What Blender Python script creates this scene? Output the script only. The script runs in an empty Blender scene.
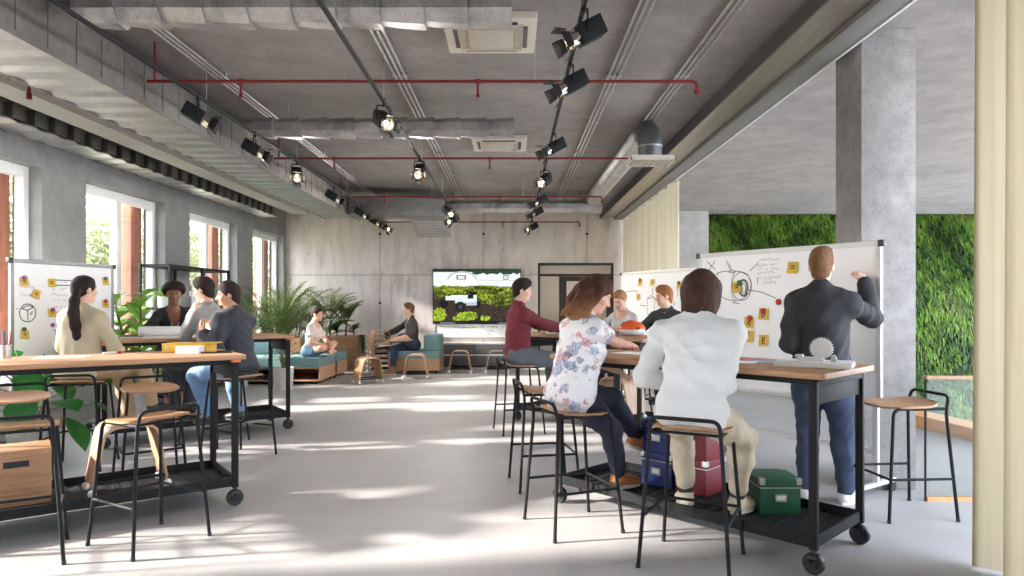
import bpy, bmesh, math, random
import numpy as np
from mathutils import Vector, Matrix

R = math.radians
PI = math.pi
rnd = random.Random(7)
SC = bpy.context.scene
COL = SC.collection

# ---------------------------------------------------------------- colours
def lin(c):
    c = c / 255.0
    return c / 12.92 if c <= 0.04045 else ((c + 0.055) / 1.055) ** 2.4
def rgb(r, g, b):
    return (lin(r), lin(g), lin(b), 1.0)

# ---------------------------------------------------------------- materials
class NT:
    """small wrapper to lay out a node tree"""
    def __init__(s, name):
        s.m = bpy.data.materials.new(name)
        s.m.use_nodes = True
        s.t = s.m.node_tree
        s.t.nodes.clear()
        s.out = s.t.nodes.new('ShaderNodeOutputMaterial')
    def n(s, kind, **kw):
        nd = s.t.nodes.new('ShaderNode' + kind)
        for k, v in kw.items():
            if k in nd.inputs: nd.inputs[k].default_value = v
            else: setattr(nd, k, v)
        return nd
    def l(s, a, b): s.t.links.new(a, b)
    def coord(s, scale=(1, 1, 1), rot=(0, 0, 0), kind='Object'):
        tc = s.n('TexCoord'); mp = s.n('Mapping')
        mp.inputs['Scale'].default_value = scale
        mp.inputs['Rotation'].default_value = rot
        s.l(tc.outputs[kind], mp.inputs['Vector'])
        return mp.outputs['Vector']
    def noise(s, vec, scale, detail=5, rough=0.55, dist=0.0):
        nd = s.n('TexNoise'); nd.inputs['Scale'].default_value = scale
        nd.inputs['Detail'].default_value = detail; nd.inputs['Roughness'].default_value = rough
        nd.inputs['Distortion'].default_value = dist
        if vec is not None: s.l(vec, nd.inputs['Vector'])
        return nd.outputs['Fac']
    def ramp(s, fac, stops):
        r = s.n('ValToRGB'); e = r.color_ramp.elements
        while len(e) < len(stops): e.new(0.5)
        for el, (p, c) in zip(e, stops):
            el.position = p; el.color = c if len(c) == 4 else (*c, 1)
        s.l(fac, r.inputs['Fac'])
        return r.outputs['Color']
    def mix(s, fac, a, b, blend='MIX'):
        m = s.n('MixRGB', blend_type=blend)
        for inp, v in ((m.inputs['Fac'], fac), (m.inputs['Color1'], a), (m.inputs['Color2'], b)):
            if isinstance(v, (int, float)): inp.default_value = v
            elif isinstance(v, tuple): inp.default_value = v
            else: s.l(v, inp)
        return m.outputs['Color']
    def math(s, op, a, b=None):
        m = s.n('Math', operation=op)
        for i, v in enumerate((a, b)):
            if v is None: continue
            if isinstance(v, (int, float)): m.inputs[i].default_value = v
            else: s.l(v, m.inputs[i])
        return m.outputs[0]
    def bump(s, h, strength=0.2, dist=0.01):
        b = s.n('Bump'); b.inputs['Strength'].default_value = strength; b.inputs['Distance'].default_value = dist
        s.l(h, b.inputs['Height'])
        return b.outputs['Normal']
    def bsdf(s, color, rough=0.5, metal=0.0, normal=None, **kw):
        p = s.n('BsdfPrincipled')
        for nm, v in (('Base Color', color), ('Roughness', rough), ('Metallic', metal)):
            if isinstance(v, (int, float, tuple)): p.inputs[nm].default_value = v
            else: s.l(v, p.inputs[nm])
        if normal is not None: s.l(normal, p.inputs['Normal'])
        for k, v in kw.items(): p.inputs[k].default_value = v
        s.l(p.outputs[0], s.out.inputs['Surface'])
        return p

def plain(name, col, rough=0.5, metal=0.0, var=0.06, scale=12.0, bump=0.0, bscale=60.0, **kw):
    """one base colour with a slight mottling of its own"""
    t = NT(name); v = t.coord()
    f = t.noise(v, scale, 4)
    lo = tuple(max(0, c * (1 - var)) for c in col[:3]) + (1,)
    hi = tuple(min(1, c * (1 + var)) for c in col[:3]) + (1,)
    c = t.ramp(f, [(0.3, lo), (0.7, hi)])
    nm = None
    if bump: nm = t.bump(t.noise(v, bscale, 3), bump, 0.01)
    t.bsdf(c, rough, metal, nm, **kw)
    return t.m

def wood(name, c1, c2, scale=1.0, rough=0.45, axis=0):
    t = NT(name)
    sc = [14 * scale] * 3; sc[axis] = 1.0 * scale
    v = t.coord(tuple(sc))
    f = t.noise(v, 2.2, 6, 0.6, 0.8)
    f2 = t.noise(v, 9, 3, 0.5, 0.2)
    fac = t.mix(0.3, f, f2)
    c = t.ramp(fac, [(0.3, c1), (0.68, c2)])
    t.bsdf(c, rough, 0.0, t.bump(f2, 0.08, 0.004))
    return t.m

def concrete(name, c_dark, c_mid, c_light, rough=0.8, scale=1.0, pits=0.0, stretch=(1, 1, 1), spec=None, bump=0.25):
    t = NT(name)
    v = t.coord(stretch)
    big = t.noise(v, 0.55 * scale, 6, 0.6, 0.3)
    med = t.noise(v, 3.2 * scale, 8, 0.65)
    fine = t.noise(v, 28 * scale, 4, 0.6)
    f = t.mix(0.5, big, med)
    f = t.mix(0.18, f, fine)
    c = t.ramp(f, [(0.33, c_dark), (0.5, c_mid), (0.66, c_light)])
    h = fine
    if pits:
        vo = t.n('TexVoronoi'); vo.inputs['Scale'].default_value = 13 * scale
        t.l(v, vo.inputs['Vector'])
        msk = t.noise(v, 2.3 * scale, 3)
        d = t.math('ADD', vo.outputs['Distance'], t.math('MULTIPLY', msk, 0.25))
        pm = t.ramp(d, [(0.17, (0, 0, 0)), (0.24, (1, 1, 1))])
        dark = tuple(x * 0.45 for x in c_dark[:3]) + (1,)
        c = t.mix(t.math('MULTIPLY', t.math('SUBTRACT', 1.0, pm), pits), c, dark)
        h = t.mix(0.5, fine, pm)
    t.bsdf(c, rough, 0.0, t.bump(h, bump, 0.006))
    return t, c

M = {}
M['ceiling'] = concrete('ceiling concrete', rgb(118, 113, 111), rgb(143, 137, 133), rgb(165, 158, 152), 0.85, 1.1, 0.3)[0].m
M['pillar'] = concrete('pillar concrete', rgb(112, 108, 105), rgb(142, 137, 133), rgb(170, 164, 159), 0.8, 1.9, 0.9)[0].m
M['wall_left'] = concrete('pier concrete', rgb(118, 117, 117), rgb(138, 136, 134), rgb(156, 154, 151), 0.85, 1.0, 0.1)[0].m

M['wall_right'] = concrete('wall end concrete', rgb(136, 132, 128), rgb(160, 156, 151), rgb(178, 174, 169), 0.85, 1.3, 0.2)[0].m
def back_wall_mat():
    t = NT('board formed concrete'); v = t.coord()
    big = t.noise(v, 0.8, 6, 0.6, 0.3)
    vs = t.coord((2.4, 1, 0.5))
    streak = t.noise(vs, 2.4, 8, 0.65, 0.3)
    fine = t.noise(v, 22, 4)
    f = t.mix(0.55, big, streak); f = t.mix(0.15, f, fine)
    c = t.ramp(f, [(0.34, rgb(174, 163, 157)), (0.48, rgb(217, 206, 200)), (0.64, rgb(236, 226, 219))])
    vo = t.n('TexVoronoi'); vo.inputs['Scale'].default_value = 7; t.l(v, vo.inputs['Vector'])
    pm = t.ramp(t.math('ADD', vo.outputs['Distance'], t.math('MULTIPLY', streak, 0.25)), [(0.18, (0, 0, 0)), (0.23, (1, 1, 1))])
    c = t.mix(t.math('MULTIPLY', t.math('SUBTRACT', 1.0, pm), 0.6), c, rgb(105, 100, 95))
    # formwork joints every 2.32 m and one lift joint, plus tie holes
    sp = t.n('SeparateXYZ'); tc = t.n('TexCoord'); t.l(tc.outputs['Object'], sp.inputs[0])
    x = t.math('ADD', sp.outputs['X'], 2.96 + 23.2)
    fx = t.math('ABSOLUTE', t.math('SUBTRACT', t.math('FRACT', t.math('ADD', t.math('DIVIDE', x, 2.32), 0.5)), 0.5))
    dx = t.math('MULTIPLY', fx, 2.32)
    wob = t.math('MULTIPLY', t.math('SUBTRACT', t.noise(v, 6, 3), 0.5), 0.03)
    dz = t.math('ABSOLUTE', t.math('ADD', t.math('SUBTRACT', sp.outputs['Z'], 2.03), wob))
    jn = t.math('MINIMUM', dx, dz)
    jm = t.ramp(t.math('MULTIPLY', jn, 10), [(0.05, (0, 0, 0)), (0.3, (1, 1, 1))])
    c = t.mix(t.math('MULTIPLY', t.math('SUBTRACT', 1.0, jm), 0.38), c, rgb(112, 107, 101))
    dz2 = t.math('MULTIPLY', t.math('ABSOLUTE', t.math('SUBTRACT', t.math('FRACT', t.math('ADD', t.math('DIVIDE', t.math('SUBTRACT', sp.outputs['Z'], 1.4), 1.55), 0.5)), 0.5)), 1.55)
    dx2 = dx
    dd = t.math('SQRT', t.math('ADD', t.math('POWER', dx2, 2), t.math('POWER', dz2, 2)))
    hm = t.ramp(t.math('MULTIPLY', dd, 10), [(0.28, (0, 0, 0)), (0.34, (1, 1, 1))])
    c = t.mix(t.math('SUBTRACT', 1.0, hm), c, rgb(52, 48, 45))
    t.bsdf(c, 0.85, 0.0, t.bump(t.mix(0.5, fine, jm), 0.25, 0.008))
    return t.m
M['wall_back'] = back_wall_mat()

def floor_mat():
    t = NT('polished concrete floor'); v = t.coord()
    big = t.noise(v, 0.5, 5, 0.6, 0.6)
    med = t.noise(v, 2.6, 8, 0.62, 0.4)
    fine = t.noise(v, 40, 3)
    f = t.mix(0.45, big, med); f = t.mix(0.12, f, fine)
    c = t.ramp(f, [(0.32, rgb(150, 148, 148)), (0.5, rgb(170, 167, 166)), (0.68, rgb(186, 182, 179))])
    vo = t.n('TexVoronoi', feature='DISTANCE_TO_EDGE'); vo.inputs['Scale'].default_value = 0.5
    wv = t.n('VectorMath', operation='ADD')
    nz = t.n('TexNoise'); nz.inputs['Scale'].default_value = 2.0; t.l(v, nz.inputs['Vector'])
    t.l(v, wv.inputs[0]); t.l(nz.outputs['Color'], wv.inputs[1]); t.l(wv.outputs[0], vo.inputs['Vector'])
    cr = t.ramp(vo.outputs['Distance'], [(0.0, (0, 0, 0)), (0.006, (1, 1, 1))])
    c = t.mix(t.math('MULTIPLY', t.math('SUBTRACT', 1.0, cr), 0.25), c, rgb(130, 127, 124))
    ro = t.ramp(med, [(0.3, (0.38,) * 3), (0.7, (0.55,) * 3)])
    t.bsdf(c, ro, 0.0, t.bump(fine, 0.04, 0.003))
    return t.m
M['floor'] = floor_mat()

def galv(name, c1, c2, rough=0.35, scale=3.0):
    t = NT(name); v = t.coord()
    f = t.noise(v, scale, 5, 0.6, 0.6)
    fac = t.mix(0.35, f, t.noise(v, scale * 12, 3))
    c = t.ramp(fac, [(0.3, c1), (0.7, c2)])
    ro = t.ramp(f, [(0.3, (rough - 0.08,) * 3), (0.7, (rough + 0.12,) * 3)])
    t.bsdf(c, ro, 0.9, t.bump(f, 0.12, 0.02))
    return t.m
M['galv'] = galv('galvanised sheet steel', rgb(160, 160, 160), rgb(206, 205, 204), 0.42)
M['galv_duct'] = galv('gored duct steel', rgb(138, 138, 138), rgb(206, 204, 202), 0.4, 5.0)
M['galv_dull'] = galv('dull duct steel', rgb(108, 106, 103), rgb(148, 144, 140), 0.5, 1.4)
M['pelmet'] = plain('satin steel track', rgb(176, 168, 158), 0.38, 1.0, 0.05, 2.0)
M['pelmet_dark'] = plain('dark track edge', rgb(92, 88, 86), 0.5, 0.3)
M['red_pipe'] = plain('red sprinkler pipe paint', rgb(122, 26, 32), 0.5)
M['black'] = plain('black powder coat', rgb(27, 28, 30), 0.65, 0.0, 0.08, **{'Specular IOR Level': 0.25})
M['black_plastic'] = plain('black plastic', rgb(24, 24, 26), 0.45)
M['white_frame'] = plain('white window paint', rgb(232, 231, 228), 0.45, 0, 0.02)
M['white_plastic'] = plain('white plastic', rgb(232, 231, 228), 0.4, 0, 0.02)
M['offwhite'] = plain('beige painted panel', rgb(206, 196, 182), 0.6, 0, 0.04)
M['timber'] = wood('red brown timber', rgb(138, 84, 64), rgb(178, 116, 92), 0.8, 0.7, 2)
M['oak'] = wood('oak worktop', rgb(148, 106, 72), rgb(190, 146, 106), 1.0, 0.5, 0)
M['ply'] = wood('oak ply', rgb(160, 122, 88), rgb(194, 156, 120), 1.2, 0.45, 2)
M['ply_dark'] = wood('walnut ply', rgb(126, 88, 62), rgb(158, 116, 86), 1.2, 0.5, 2)
M['crate'] = wood('crate wood', rgb(152, 108, 74), rgb(186, 142, 104), 0.8, 0.55, 0)
M['kerb'] = wood('orange timber edging', rgb(196, 140, 84), rgb(222, 172, 116), 0.5, 0.5, 1)
M['box_side'] = wood('sofa base ply', rgb(172, 132, 98), rgb(198, 160, 126), 0.6, 0.5, 0)
M['teal'] = plain('teal wool', rgb(112, 142, 142), 0.9, 0, 0.08, 40, 0.2, 220)
M['glow'] = None

def glass_mat(name, tint=(1, 1, 1, 1), ior=1.35):
    t = NT(name)
    tr = t.n('BsdfTransparent'); tr.inputs['Color'].default_value = tint
    gl = t.n('BsdfGlossy'); gl.inputs['Roughness'].default_value = 0.02
    lw = t.n('LayerWeight'); lw.inputs['Blend'].default_value = 0.5
    fr = t.n('Math', operation='MULTIPLY_ADD'); fr.inputs[1].default_value = 0.55; fr.inputs[2].default_value = 0.025
    t.l(t.math('POWER', lw.outputs['Facing'], 5.0), fr.inputs[0])
    mx = t.n('MixShader')
    t.l(fr.outputs[0], mx.inputs[0]); t.l(tr.outputs[0], mx.inputs[1]); t.l(gl.outputs[0], mx.inputs[2])
    t.l(mx.outputs[0], t.out.inputs['Surface'])
    return t.m
M['glass'] = glass_mat('window glass')
M['guard_glass'] = glass_mat('guard glass', (0.95, 0.97, 0.96, 1))
def emis(name, col, s):
    t = NT(name); e = t.n('Emission'); e.inputs['Color'].default_value = col; e.inputs['Strength'].default_value = s
    t.l(e.outputs[0], t.out.inputs['Surface']); return t.m
M['bulb'] = emis('lamp filament', (1.0, 0.78, 0.5, 1), 30)
M['panel_light'] = emis('lamp diffuser', (1.0, 0.95, 0.88, 1), 10)
def sheer():
    t = NT('cream sheer curtain'); v = t.coord((1, 1, 0.02))
    c = t.ramp(t.noise(v, 30, 3), [(0.3, rgb(194, 182, 156)), (0.7, rgb(208, 197, 171))])
    d = t.n('BsdfDiffuse'); tl = t.n('BsdfTranslucent'); mx = t.n('MixShader'); mx.inputs[0].default_value = 0.45
    t.l(c, d.inputs['Color']); t.l(c, tl.inputs['Color'])
    t.l(d.outputs[0], mx.inputs[1]); t.l(tl.outputs[0], mx.inputs[2]); t.l(mx.outputs[0], t.out.inputs['Surface'])
    return t.m
M['sheer'] = sheer()
def leaf(name, c1, c2, scale=3.0, trans=0.35):
    t = NT(name); v = t.coord()
    c = t.ramp(t.noise(v, scale, 3), [(0.3, c1), (0.7, c2)])
    p = t.n('BsdfPrincipled'); p.inputs['Roughness'].default_value = 0.45
    tl = t.n('BsdfTranslucent'); mx = t.n('MixShader'); mx.inputs[0].default_value = trans
    t.l(c, p.inputs['Base Color']); t.l(c, tl.inputs['Color'])
    t.l(p.outputs[0], mx.inputs[1]); t.l(tl.outputs[0], mx.inputs[2]); t.l(mx.outputs[0], t.out.inputs['Surface'])
    return t.m

# ---------------------------------------------------------------- mesh builder
class MB:
    def __init__(s): s.v = []; s.f = []; s.mi = []
    def add(s, vs, fs, mi=0):
        b = len(s.v); s.v.extend([tuple(v) for v in vs]); s.f.extend([tuple(b + i for i in f) for f in fs]); s.mi.extend([mi] * len(fs)); return s
    def box(s, x0, x1, y0, y1, z0, z1, mi=0, T=None):
        vs = [Vector((x, y, z)) for z in (z0, z1) for y in (y0, y1) for x in (x0, x1)]
        if T is not None: vs = [T @ v for v in vs]
        return s.add(vs, [(0, 2, 3, 1), (4, 5, 7, 6), (0, 1, 5, 4), (2, 6, 7, 3), (0, 4, 6, 2), (1, 3, 7, 5)], mi)
    def cbox(s, c, d, mi=0, T=None):
        return s.box(c[0] - d[0] / 2, c[0] + d[0] / 2, c[1] - d[1] / 2, c[1] + d[1] / 2, c[2] - d[2] / 2, c[2] + d[2] / 2, mi, T)
    def tube(s, pts, r, n=8, closed=False, cap=True, mi=0, up=None):
        """round tube along pts; r a number or one radius per point"""
        P = [Vector(p) for p in pts]; k = len(P)
        rr = r if isinstance(r, (list, tuple)) else [r] * k
        rings = []; prev = None
        for i in range(k):
            if closed: d = P[(i + 1) % k] - P[i - 1]
            elif i == 0: d = P[1] - P[0]
            elif i == k - 1: d = P[-1] - P[-2]
            else: d = (P[i + 1] - P[i]).normalized() + (P[i] - P[i - 1]).normalized()
            if d.length < 1e-9: d = Vector((0, 0, 1))
            d.normalize()
            if prev is None:
                a = Vector((0, 0, 1)) if abs(d.z) < 0.9 else Vector((1, 0, 0))
                u = d.cross(a).normalized()
            else:
                u = (prev - d * prev.dot(d))
                u = u.normalized() if u.length > 1e-6 else d.orthogonal().normalized()
            prev = u; w = d.cross(u)
            rings.append([P[i] + (u * math.cos(2 * PI * j / n) + w * math.sin(2 * PI * j / n)) * rr[i] for j in range(n)])
        vs = [v for rg in rings for v in rg]; fs = []
        m = k if closed else k - 1
        for i in range(m):
            a = i * n; b = ((i + 1) % k) * n
            for j in range(n): fs.append((a + j, a + (j + 1) % n, b + (j + 1) % n, b + j))
        if cap and not closed:
            fs.append(tuple(range(n - 1, -1, -1))); fs.append(tuple((k - 1) * n + j for j in range(n)))
        return s.add(vs, fs, mi)
    def bar(s, a, b, w, h, mi=0):
        """rectangular bar from a to b, w across (horizontal), h the other way"""
        a = Vector(a); b = Vector(b); d = (b - a).normalized()
        u = d.cross(Vector((0, 0, 1)))
        u = u.normalized() if u.length > 1e-4 else Vector((1, 0, 0))
        t = u.cross(d)
        vs = [p + u * (sx * w / 2) + t * (sz * h / 2) for p in (a, b) for sx, sz in ((-1, -1), (1, -1), (1, 1), (-1, 1))]
        return s.add(vs, [(0, 1, 2, 3), (7, 6, 5, 4), (0, 4, 5, 1), (1, 5, 6, 2), (2, 6, 7, 3), (3, 7, 4, 0)], mi)
    def lathe(s, prof, n=16, T=None, mi=0, cap=True):
        vs = []; fs = []
        for (r, z) in prof:
            for j in range(n):
                v = Vector((r * math.cos(2 * PI * j / n), r * math.sin(2 * PI * j / n), z))
                vs.append(T @ v if T is not None else v)
        k = len(prof)
        for i in range(k - 1):
            for j in range(n): fs.append((i * n + j, i * n + (j + 1) % n, (i + 1) * n + (j + 1) % n, (i + 1) * n + j))
        if cap:
            fs.append(tuple(range(n - 1, -1, -1))); fs.append(tuple((k - 1) * n + j for j in range(n)))
        return s.add(vs, fs, mi)
    def prism(s, poly, z0, z1, T=None, mi=0):
        k = len(poly)
        vs = [Vector((x, y, z)) for z in (z0, z1) for x, y in poly]
        if T is not None: vs = [T @ v for v in vs]
        fs = [tuple(range(k - 1, -1, -1)), tuple(range(k, 2 * k))] + [(i, (i + 1) % k, k + (i + 1) % k, k + i) for i in range(k)]
        return s.add(vs, fs, mi)
    def ball(s, c, r, n=12, m=8, mi=0, sc=(1, 1, 1)):
        vs = []; fs = []
        for i in range(m + 1):
            th = PI * i / m
            for j in range(n):
                ph = 2 * PI * j / n
                vs.append((c[0] + r * sc[0] * math.sin(th) * math.cos(ph), c[1] + r * sc[1] * math.sin(th) * math.sin(ph), c[2] + r * sc[2] * math.cos(th)))
        for i in range(m):
            for j in range(n): fs.append((i * n + j, (i + 1) * n + j, (i + 1) * n + (j + 1) % n, i * n + (j + 1) % n))
        return s.add(vs, fs, mi)
    def strip(s, path, half, t, mi=0):
        """a bent sheet: path = list of (point, width vector), thickness t, closed solid"""
        k = len(path); vs = []; P = [Vector(p) for p, _ in path]; Wd = [Vector(w) for _, w in path]
        for i in range(k):
            d = (P[min(i + 1, k - 1)] - P[max(i - 1, 0)]).normalized()
            nrm = d.cross(Wd[i]).normalized() * (t / 2)
            for sx, sn in ((-1, -1), (1, -1), (1, 1), (-1, 1)): vs.append(P[i] + Wd[i] * sx + nrm * sn)
        fs = [(3, 2, 1, 0), tuple((k - 1) * 4 + j for j in range(4))]
        for i in range(k - 1):
            for j in range(4): fs.append((i * 4 + j, i * 4 + (j + 1) % 4, (i + 1) * 4 + (j + 1) % 4, (i + 1) * 4 + j))
        return s.add(vs, fs, mi)
    def build(s, name, mat, parent=None, smooth=30, bevel=0.0, bseg=2, loc=None, rz=None):
        me = bpy.data.meshes.new(name); me.from_pydata(s.v, [], s.f)
        mats = mat if isinstance(mat, (list, tuple)) else [mat]
        for m in mats: me.materials.append(m)
        if len(mats) > 1: me.polygons.foreach_set('material_index', s.mi)
        bm = bmesh.new(); bm.from_mesh(me)
        bmesh.ops.recalc_face_normals(bm, faces=bm.faces)
        if bevel:
            es = [e for e in bm.edges if len(e.link_faces) == 2 and e.calc_face_angle(0) > R(40)]
            bmesh.ops.bevel(bm, geom=es, offset=bevel, segments=bseg, affect='EDGES', profile=0.6, clamp_overlap=True)
        bm.to_mesh(me); bm.free()
        return link(name, me, parent, smooth, loc, rz)

def link(name, me, parent=None, smooth=30, loc=None, rz=None):
    if smooth:
        me.polygons.foreach_set('use_smooth', [True] * len(me.polygons))
        if smooth < 180: me.set_sharp_from_angle(angle=R(smooth))
    me.update()
    o = bpy.data.objects.new(name, me); COL.objects.link(o)
    if parent is not None: o.parent = parent
    if loc is not None: o.location = loc
    if rz is not None: o.rotation_euler = (0, 0, rz)
    return o

def tag(o, label, cat, group=None, kind=None):
    o['label'] = label; o['category'] = cat
    if group: o['group'] = group
    if kind: o['kind'] = kind
    return o
def thing(name, label, cat, loc=(0, 0, 0), rz=0.0, group=None):
    o = bpy.data.objects.new(name, None); COL.objects.link(o); o.empty_display_size = 0.1
    o.location = loc; o.rotation_euler = (0, 0, rz)
    return tag(o, label, cat, group)
def struct(o, label=None, cat=None):
    o['kind'] = 'structure'
    if label: o['label'] = label
    if cat: o['category'] = cat
    return o
def copy_tree(o, parent=None, loc=None, rz=None, label=None):
    c = o.copy(); COL.objects.link(c)
    if parent is not None: c.parent = parent
    if loc is not None: c.location = loc
    if rz is not None: c.rotation_euler = (0, 0, rz)
    if label: c['label'] = label
    for ch in list(o.children): copy_tree(ch, c)
    return c
def rrect(w, d, r, n=5, cx=0, cy=0):
    pts = []
    for (sx, sy, a0) in ((1, 1, 0), (-1, 1, 90), (-1, -1, 180), (1, -1, 270)):
        for i in range(n + 1):
            a = R(a0 + 90 * i / n)
            pts.append((cx + sx * (w / 2 - r) + r * math.cos(a), cy + sy * (d / 2 - r) + r * math.sin(a)))
    return pts
def arc(c, r, a0, a1, n, plane='xz'):
    out = []
    for i in range(n + 1):
        a = R(a0 + (a1 - a0) * i / n); u = r * math.cos(a); w = r * math.sin(a)
        out.append({'xz': (c[0] + u, c[1], c[2] + w), 'xy': (c[0] + u, c[1] + w, c[2]), 'yz': (c[0], c[1] + u, c[2] + w)}[plane])
    return out
def fillet(pts, r, n=5):
    """round the corners of a polyline"""
    P = [Vector(p) for p in pts]; out = [P[0]]
    for i in range(1, len(P) - 1):
        a = (P[i - 1] - P[i]); b = (P[i + 1] - P[i])
        rr = min(r, a.length * 0.45, b.length * 0.45)
        p0 = P[i] + a.normalized() * rr; p1 = P[i] + b.normalized() * rr
        for k in range(n + 1):
            t = k / n
            out.append(p0 * (1 - t) ** 2 + P[i] * 2 * t * (1 - t) + p1 * t * t)
    out.append(P[-1])
    return out
# ================================================================ the room
XL, YB, ZC, YN = -5.06, 15.3, 3.46, -4.0
EDGE = [(5.1, YN), (5.1, 4.2), (4.67, 6.93), (4.17, 11.1), (3.72, 14.9), (3.72, YB + 3.4)]

b = MB(); b.prism([(XL - 0.32, YN)] + EDGE + [(XL - 0.32, YB + 3.4)], -0.3, 0.0)
struct(b.build('floor', M['floor'], smooth=0), 'pale grey polished concrete floor across the whole hall', 'floor')
# unseen opening added in the slab's near right, lets skylight onto the foreground
b = MB(); b.prism([(XL - 0.32, YN), (4.2, YN), (4.2, 4.4), (11.3, 4.4), (11.3, YB + 0.9), (XL - 0.32, YB + 0.9)], ZC, ZC + 0.3)
struct(b.build('ceiling', M['ceiling'], smooth=0), 'grey exposed concrete ceiling slab above the hall', 'ceiling')

# left wall with its row of windows
WINS = [(-2.33, -0.49), (0.28, 2.12), (2.89, 4.73), (5.50, 7.35), (8.11, 9.96), (10.72, 12.57), (13.33, 15.12)]
SILL, HEAD = 0.60, 2.86
b = MB()
ys = [YN] + [y for w in WINS for y in w] + [YB]
for i in range(0, len(ys), 2): b.box(XL - 0.32, XL, ys[i], ys[i + 1], 0, ZC)
for y0, y1 in WINS:
    b.box(XL - 0.32, XL, y0, y1, 0, SILL); b.box(XL - 0.32, XL, y0, y1, HEAD, ZC)
struct(b.build('wall_left', M['wall_left'], smooth=0), 'grey concrete wall of piers between tall white windows', 'wall')
for i, (y0, y1) in enumerate(WINS):
    x0, x1 = XL - 0.24, XL - 0.14
    b = MB(); t = 0.085; ym = (y0 + y1) / 2
    b.box(x0, x1, y0, y0 + t, SILL, HEAD).box(x0, x1, y1 - t, y1, SILL, HEAD)
    b.box(x0, x1, y0 + t, y1 - t, SILL, SILL + t).box(x0, x1, y0 + t, y1 - t, HEAD - t - 0.03, HEAD)
    w = b.build('window_%d' % (i + 1), M['white_frame'], bevel=0.006)
    struct(w, 'tall white framed window in the concrete wall, bay %s from the back' % ['seventh', 'sixth', 'fifth', 'fourth', 'third', 'second', 'first'][i], 'window')
    b = MB(); b.box(x0, x1, ym - 0.05, ym + 0.05, SILL + t, HEAD - t - 0.03); b.build('mullion', M['white_frame'], w, bevel=0.006)
    for a0, a1 in ((y0 + t, ym - 0.05), (ym + 0.05, y1 - t)):
        b = MB(); b.box(XL - 0.195, XL - 0.187, a0, a1, SILL + t, HEAD - t - 0.03); b.build('pane', M['glass'], w, smooth=0)
    b = MB(); b.box(XL - 0.14, XL + 0.02, y0 + 0.002, y1 - 0.002, SILL, SILL + 0.03); b.build('window_sill', M['white_frame'], w, bevel=0.004)
    b = MB(); b.box(XL - 0.55, XL - 0.33, y1 - 0.3, y1 - 0.02, -0.5, 3.9)
    struct(b.build('trim_%d' % (i + 1), M['timber'], bevel=0.01), 'red brown timber post outside the window', 'timber post')

# back wall with the glazed partition opening
DX0, DX1, DZ = 0.58, 2.28, 2.30
b = MB()
b.box(XL - 0.32, DX0, YB, YB + 0.3, 0, ZC).box(DX1, 3.55, YB, YB + 0.3, 0, ZC).box(DX0, DX1, YB, YB + 0.3, DZ, ZC)
struct(b.build('wall_back', M['wall_back'], smooth=0), 'pale board marked concrete wall at the far end', 'wall')
# unseen wall added behind the camera to cut the frontal light
b = MB(); b.box(XL - 0.32, 5.1, YN - 0.3, YN, 0, ZC)
struct(b.build('wall_light_block', M['wall_left'], smooth=0), 'unseen concrete wall at the near end, added to cut frontal light', 'wall')
b = MB(); b.box(3.55, 4.41, YB, YB + 0.3, 0, ZC)
struct(b.build('wall_right', M['wall_right'], smooth=0), 'short grey concrete wall end between the sheer curtain and the green wall', 'wall')
# corridor behind the glass
m_corr = plain('corridor plaster', rgb(196, 188, 178), 0.8, 0, 0.03, 3)
b = MB()
b.box(DX0 - 0.8, DX1 + 0.8, YB + 3.0, YB + 3.2, 0, 2.7).box(DX0 - 0.9, DX0 - 0.8, YB + 0.3, YB + 3.2, 0, 2.7).box(DX1 + 0.8, DX1 + 0.9, YB + 0.3, YB + 3.2, 0, 2.7).box(DX0 - 0.9, DX1 + 0.9, YB + 0.3, YB + 3.2, 2.7, 2.8)
struct(b.build('wall_corridor', m_corr, smooth=0), 'plain plaster walls of the corridor behind the glazed door', 'wall')
L = thing('corridor_light', 'white ceiling light panel in the corridor seen through the glass above the door', 'ceiling light', (1.55, YB + 1.7, 2.698))
b = MB(); b.box(-0.62, 0.62, -0.17, 0.17, -0.05, 0.0); b.build('housing', M['white_plastic'], L, bevel=0.004)
b = MB(); b.box(-0.6, 0.6, -0.15, 0.15, -0.056, -0.0505); b.build('diffuser', M['panel_light'], L, smooth=0)

m_frame = plain('dark bronze door frame', rgb(62, 56, 52), 0.45, 0.3)
D = MB(); f = 0.055
y0, y1 = YB + 0.02, YB + 0.1
D.box(DX0, DX0 + f, y0, y1, 0, DZ).box(DX1 - f, DX1, y0, y1, 0, DZ).box(DX0 + f, DX1 - f, y0, y1, DZ - f, DZ)
D.box(DX0 + f, DX1 - f, y0, y1, 2.0, 2.055).box(1.06, 1.12, y0, y1, 0, 2.0).box(DX0 + f, 1.06, y0, y1, 0, 0.08)
door = D.build('door_1', m_frame, bevel=0.004)
struct(door, 'dark framed glazed door and sidelight in the far concrete wall', 'door')
leafd = MB(); leafd.box(1.125, 1.225, y0 + 0.01, y1 - 0.01, 0.01, 1.995).box(2.12, 2.22, y0 + 0.01, y1 - 0.01, 0.01, 1.995).box(1.225, 2.12, y0 + 0.01, y1 - 0.01, 1.89, 1.995).box(1.225, 2.12, y0 + 0.01, y1 - 0.01, 0.01, 0.22)
lf = leafd.build('door_leaf', m_frame, door, bevel=0.004)
b = MB(); b.box(1.225, 2.12, YB + 0.055, YB + 0.063, 0.22, 1.89); b.build('pane', M['glass'], lf, smooth=0)
b = MB(); b.tube([(1.17, YB + 0.03, 1.0), (1.17, YB - 0.03, 1.0), (1.27, YB - 0.03, 1.0)], 0.01); b.build('door_handle', M['galv'], lf)
b = MB(); b.box(DX0 + f, 1.06, YB + 0.055, YB + 0.063, 0.08, 2.0); b.build('sidelight', M['glass'], door, smooth=0)
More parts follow.
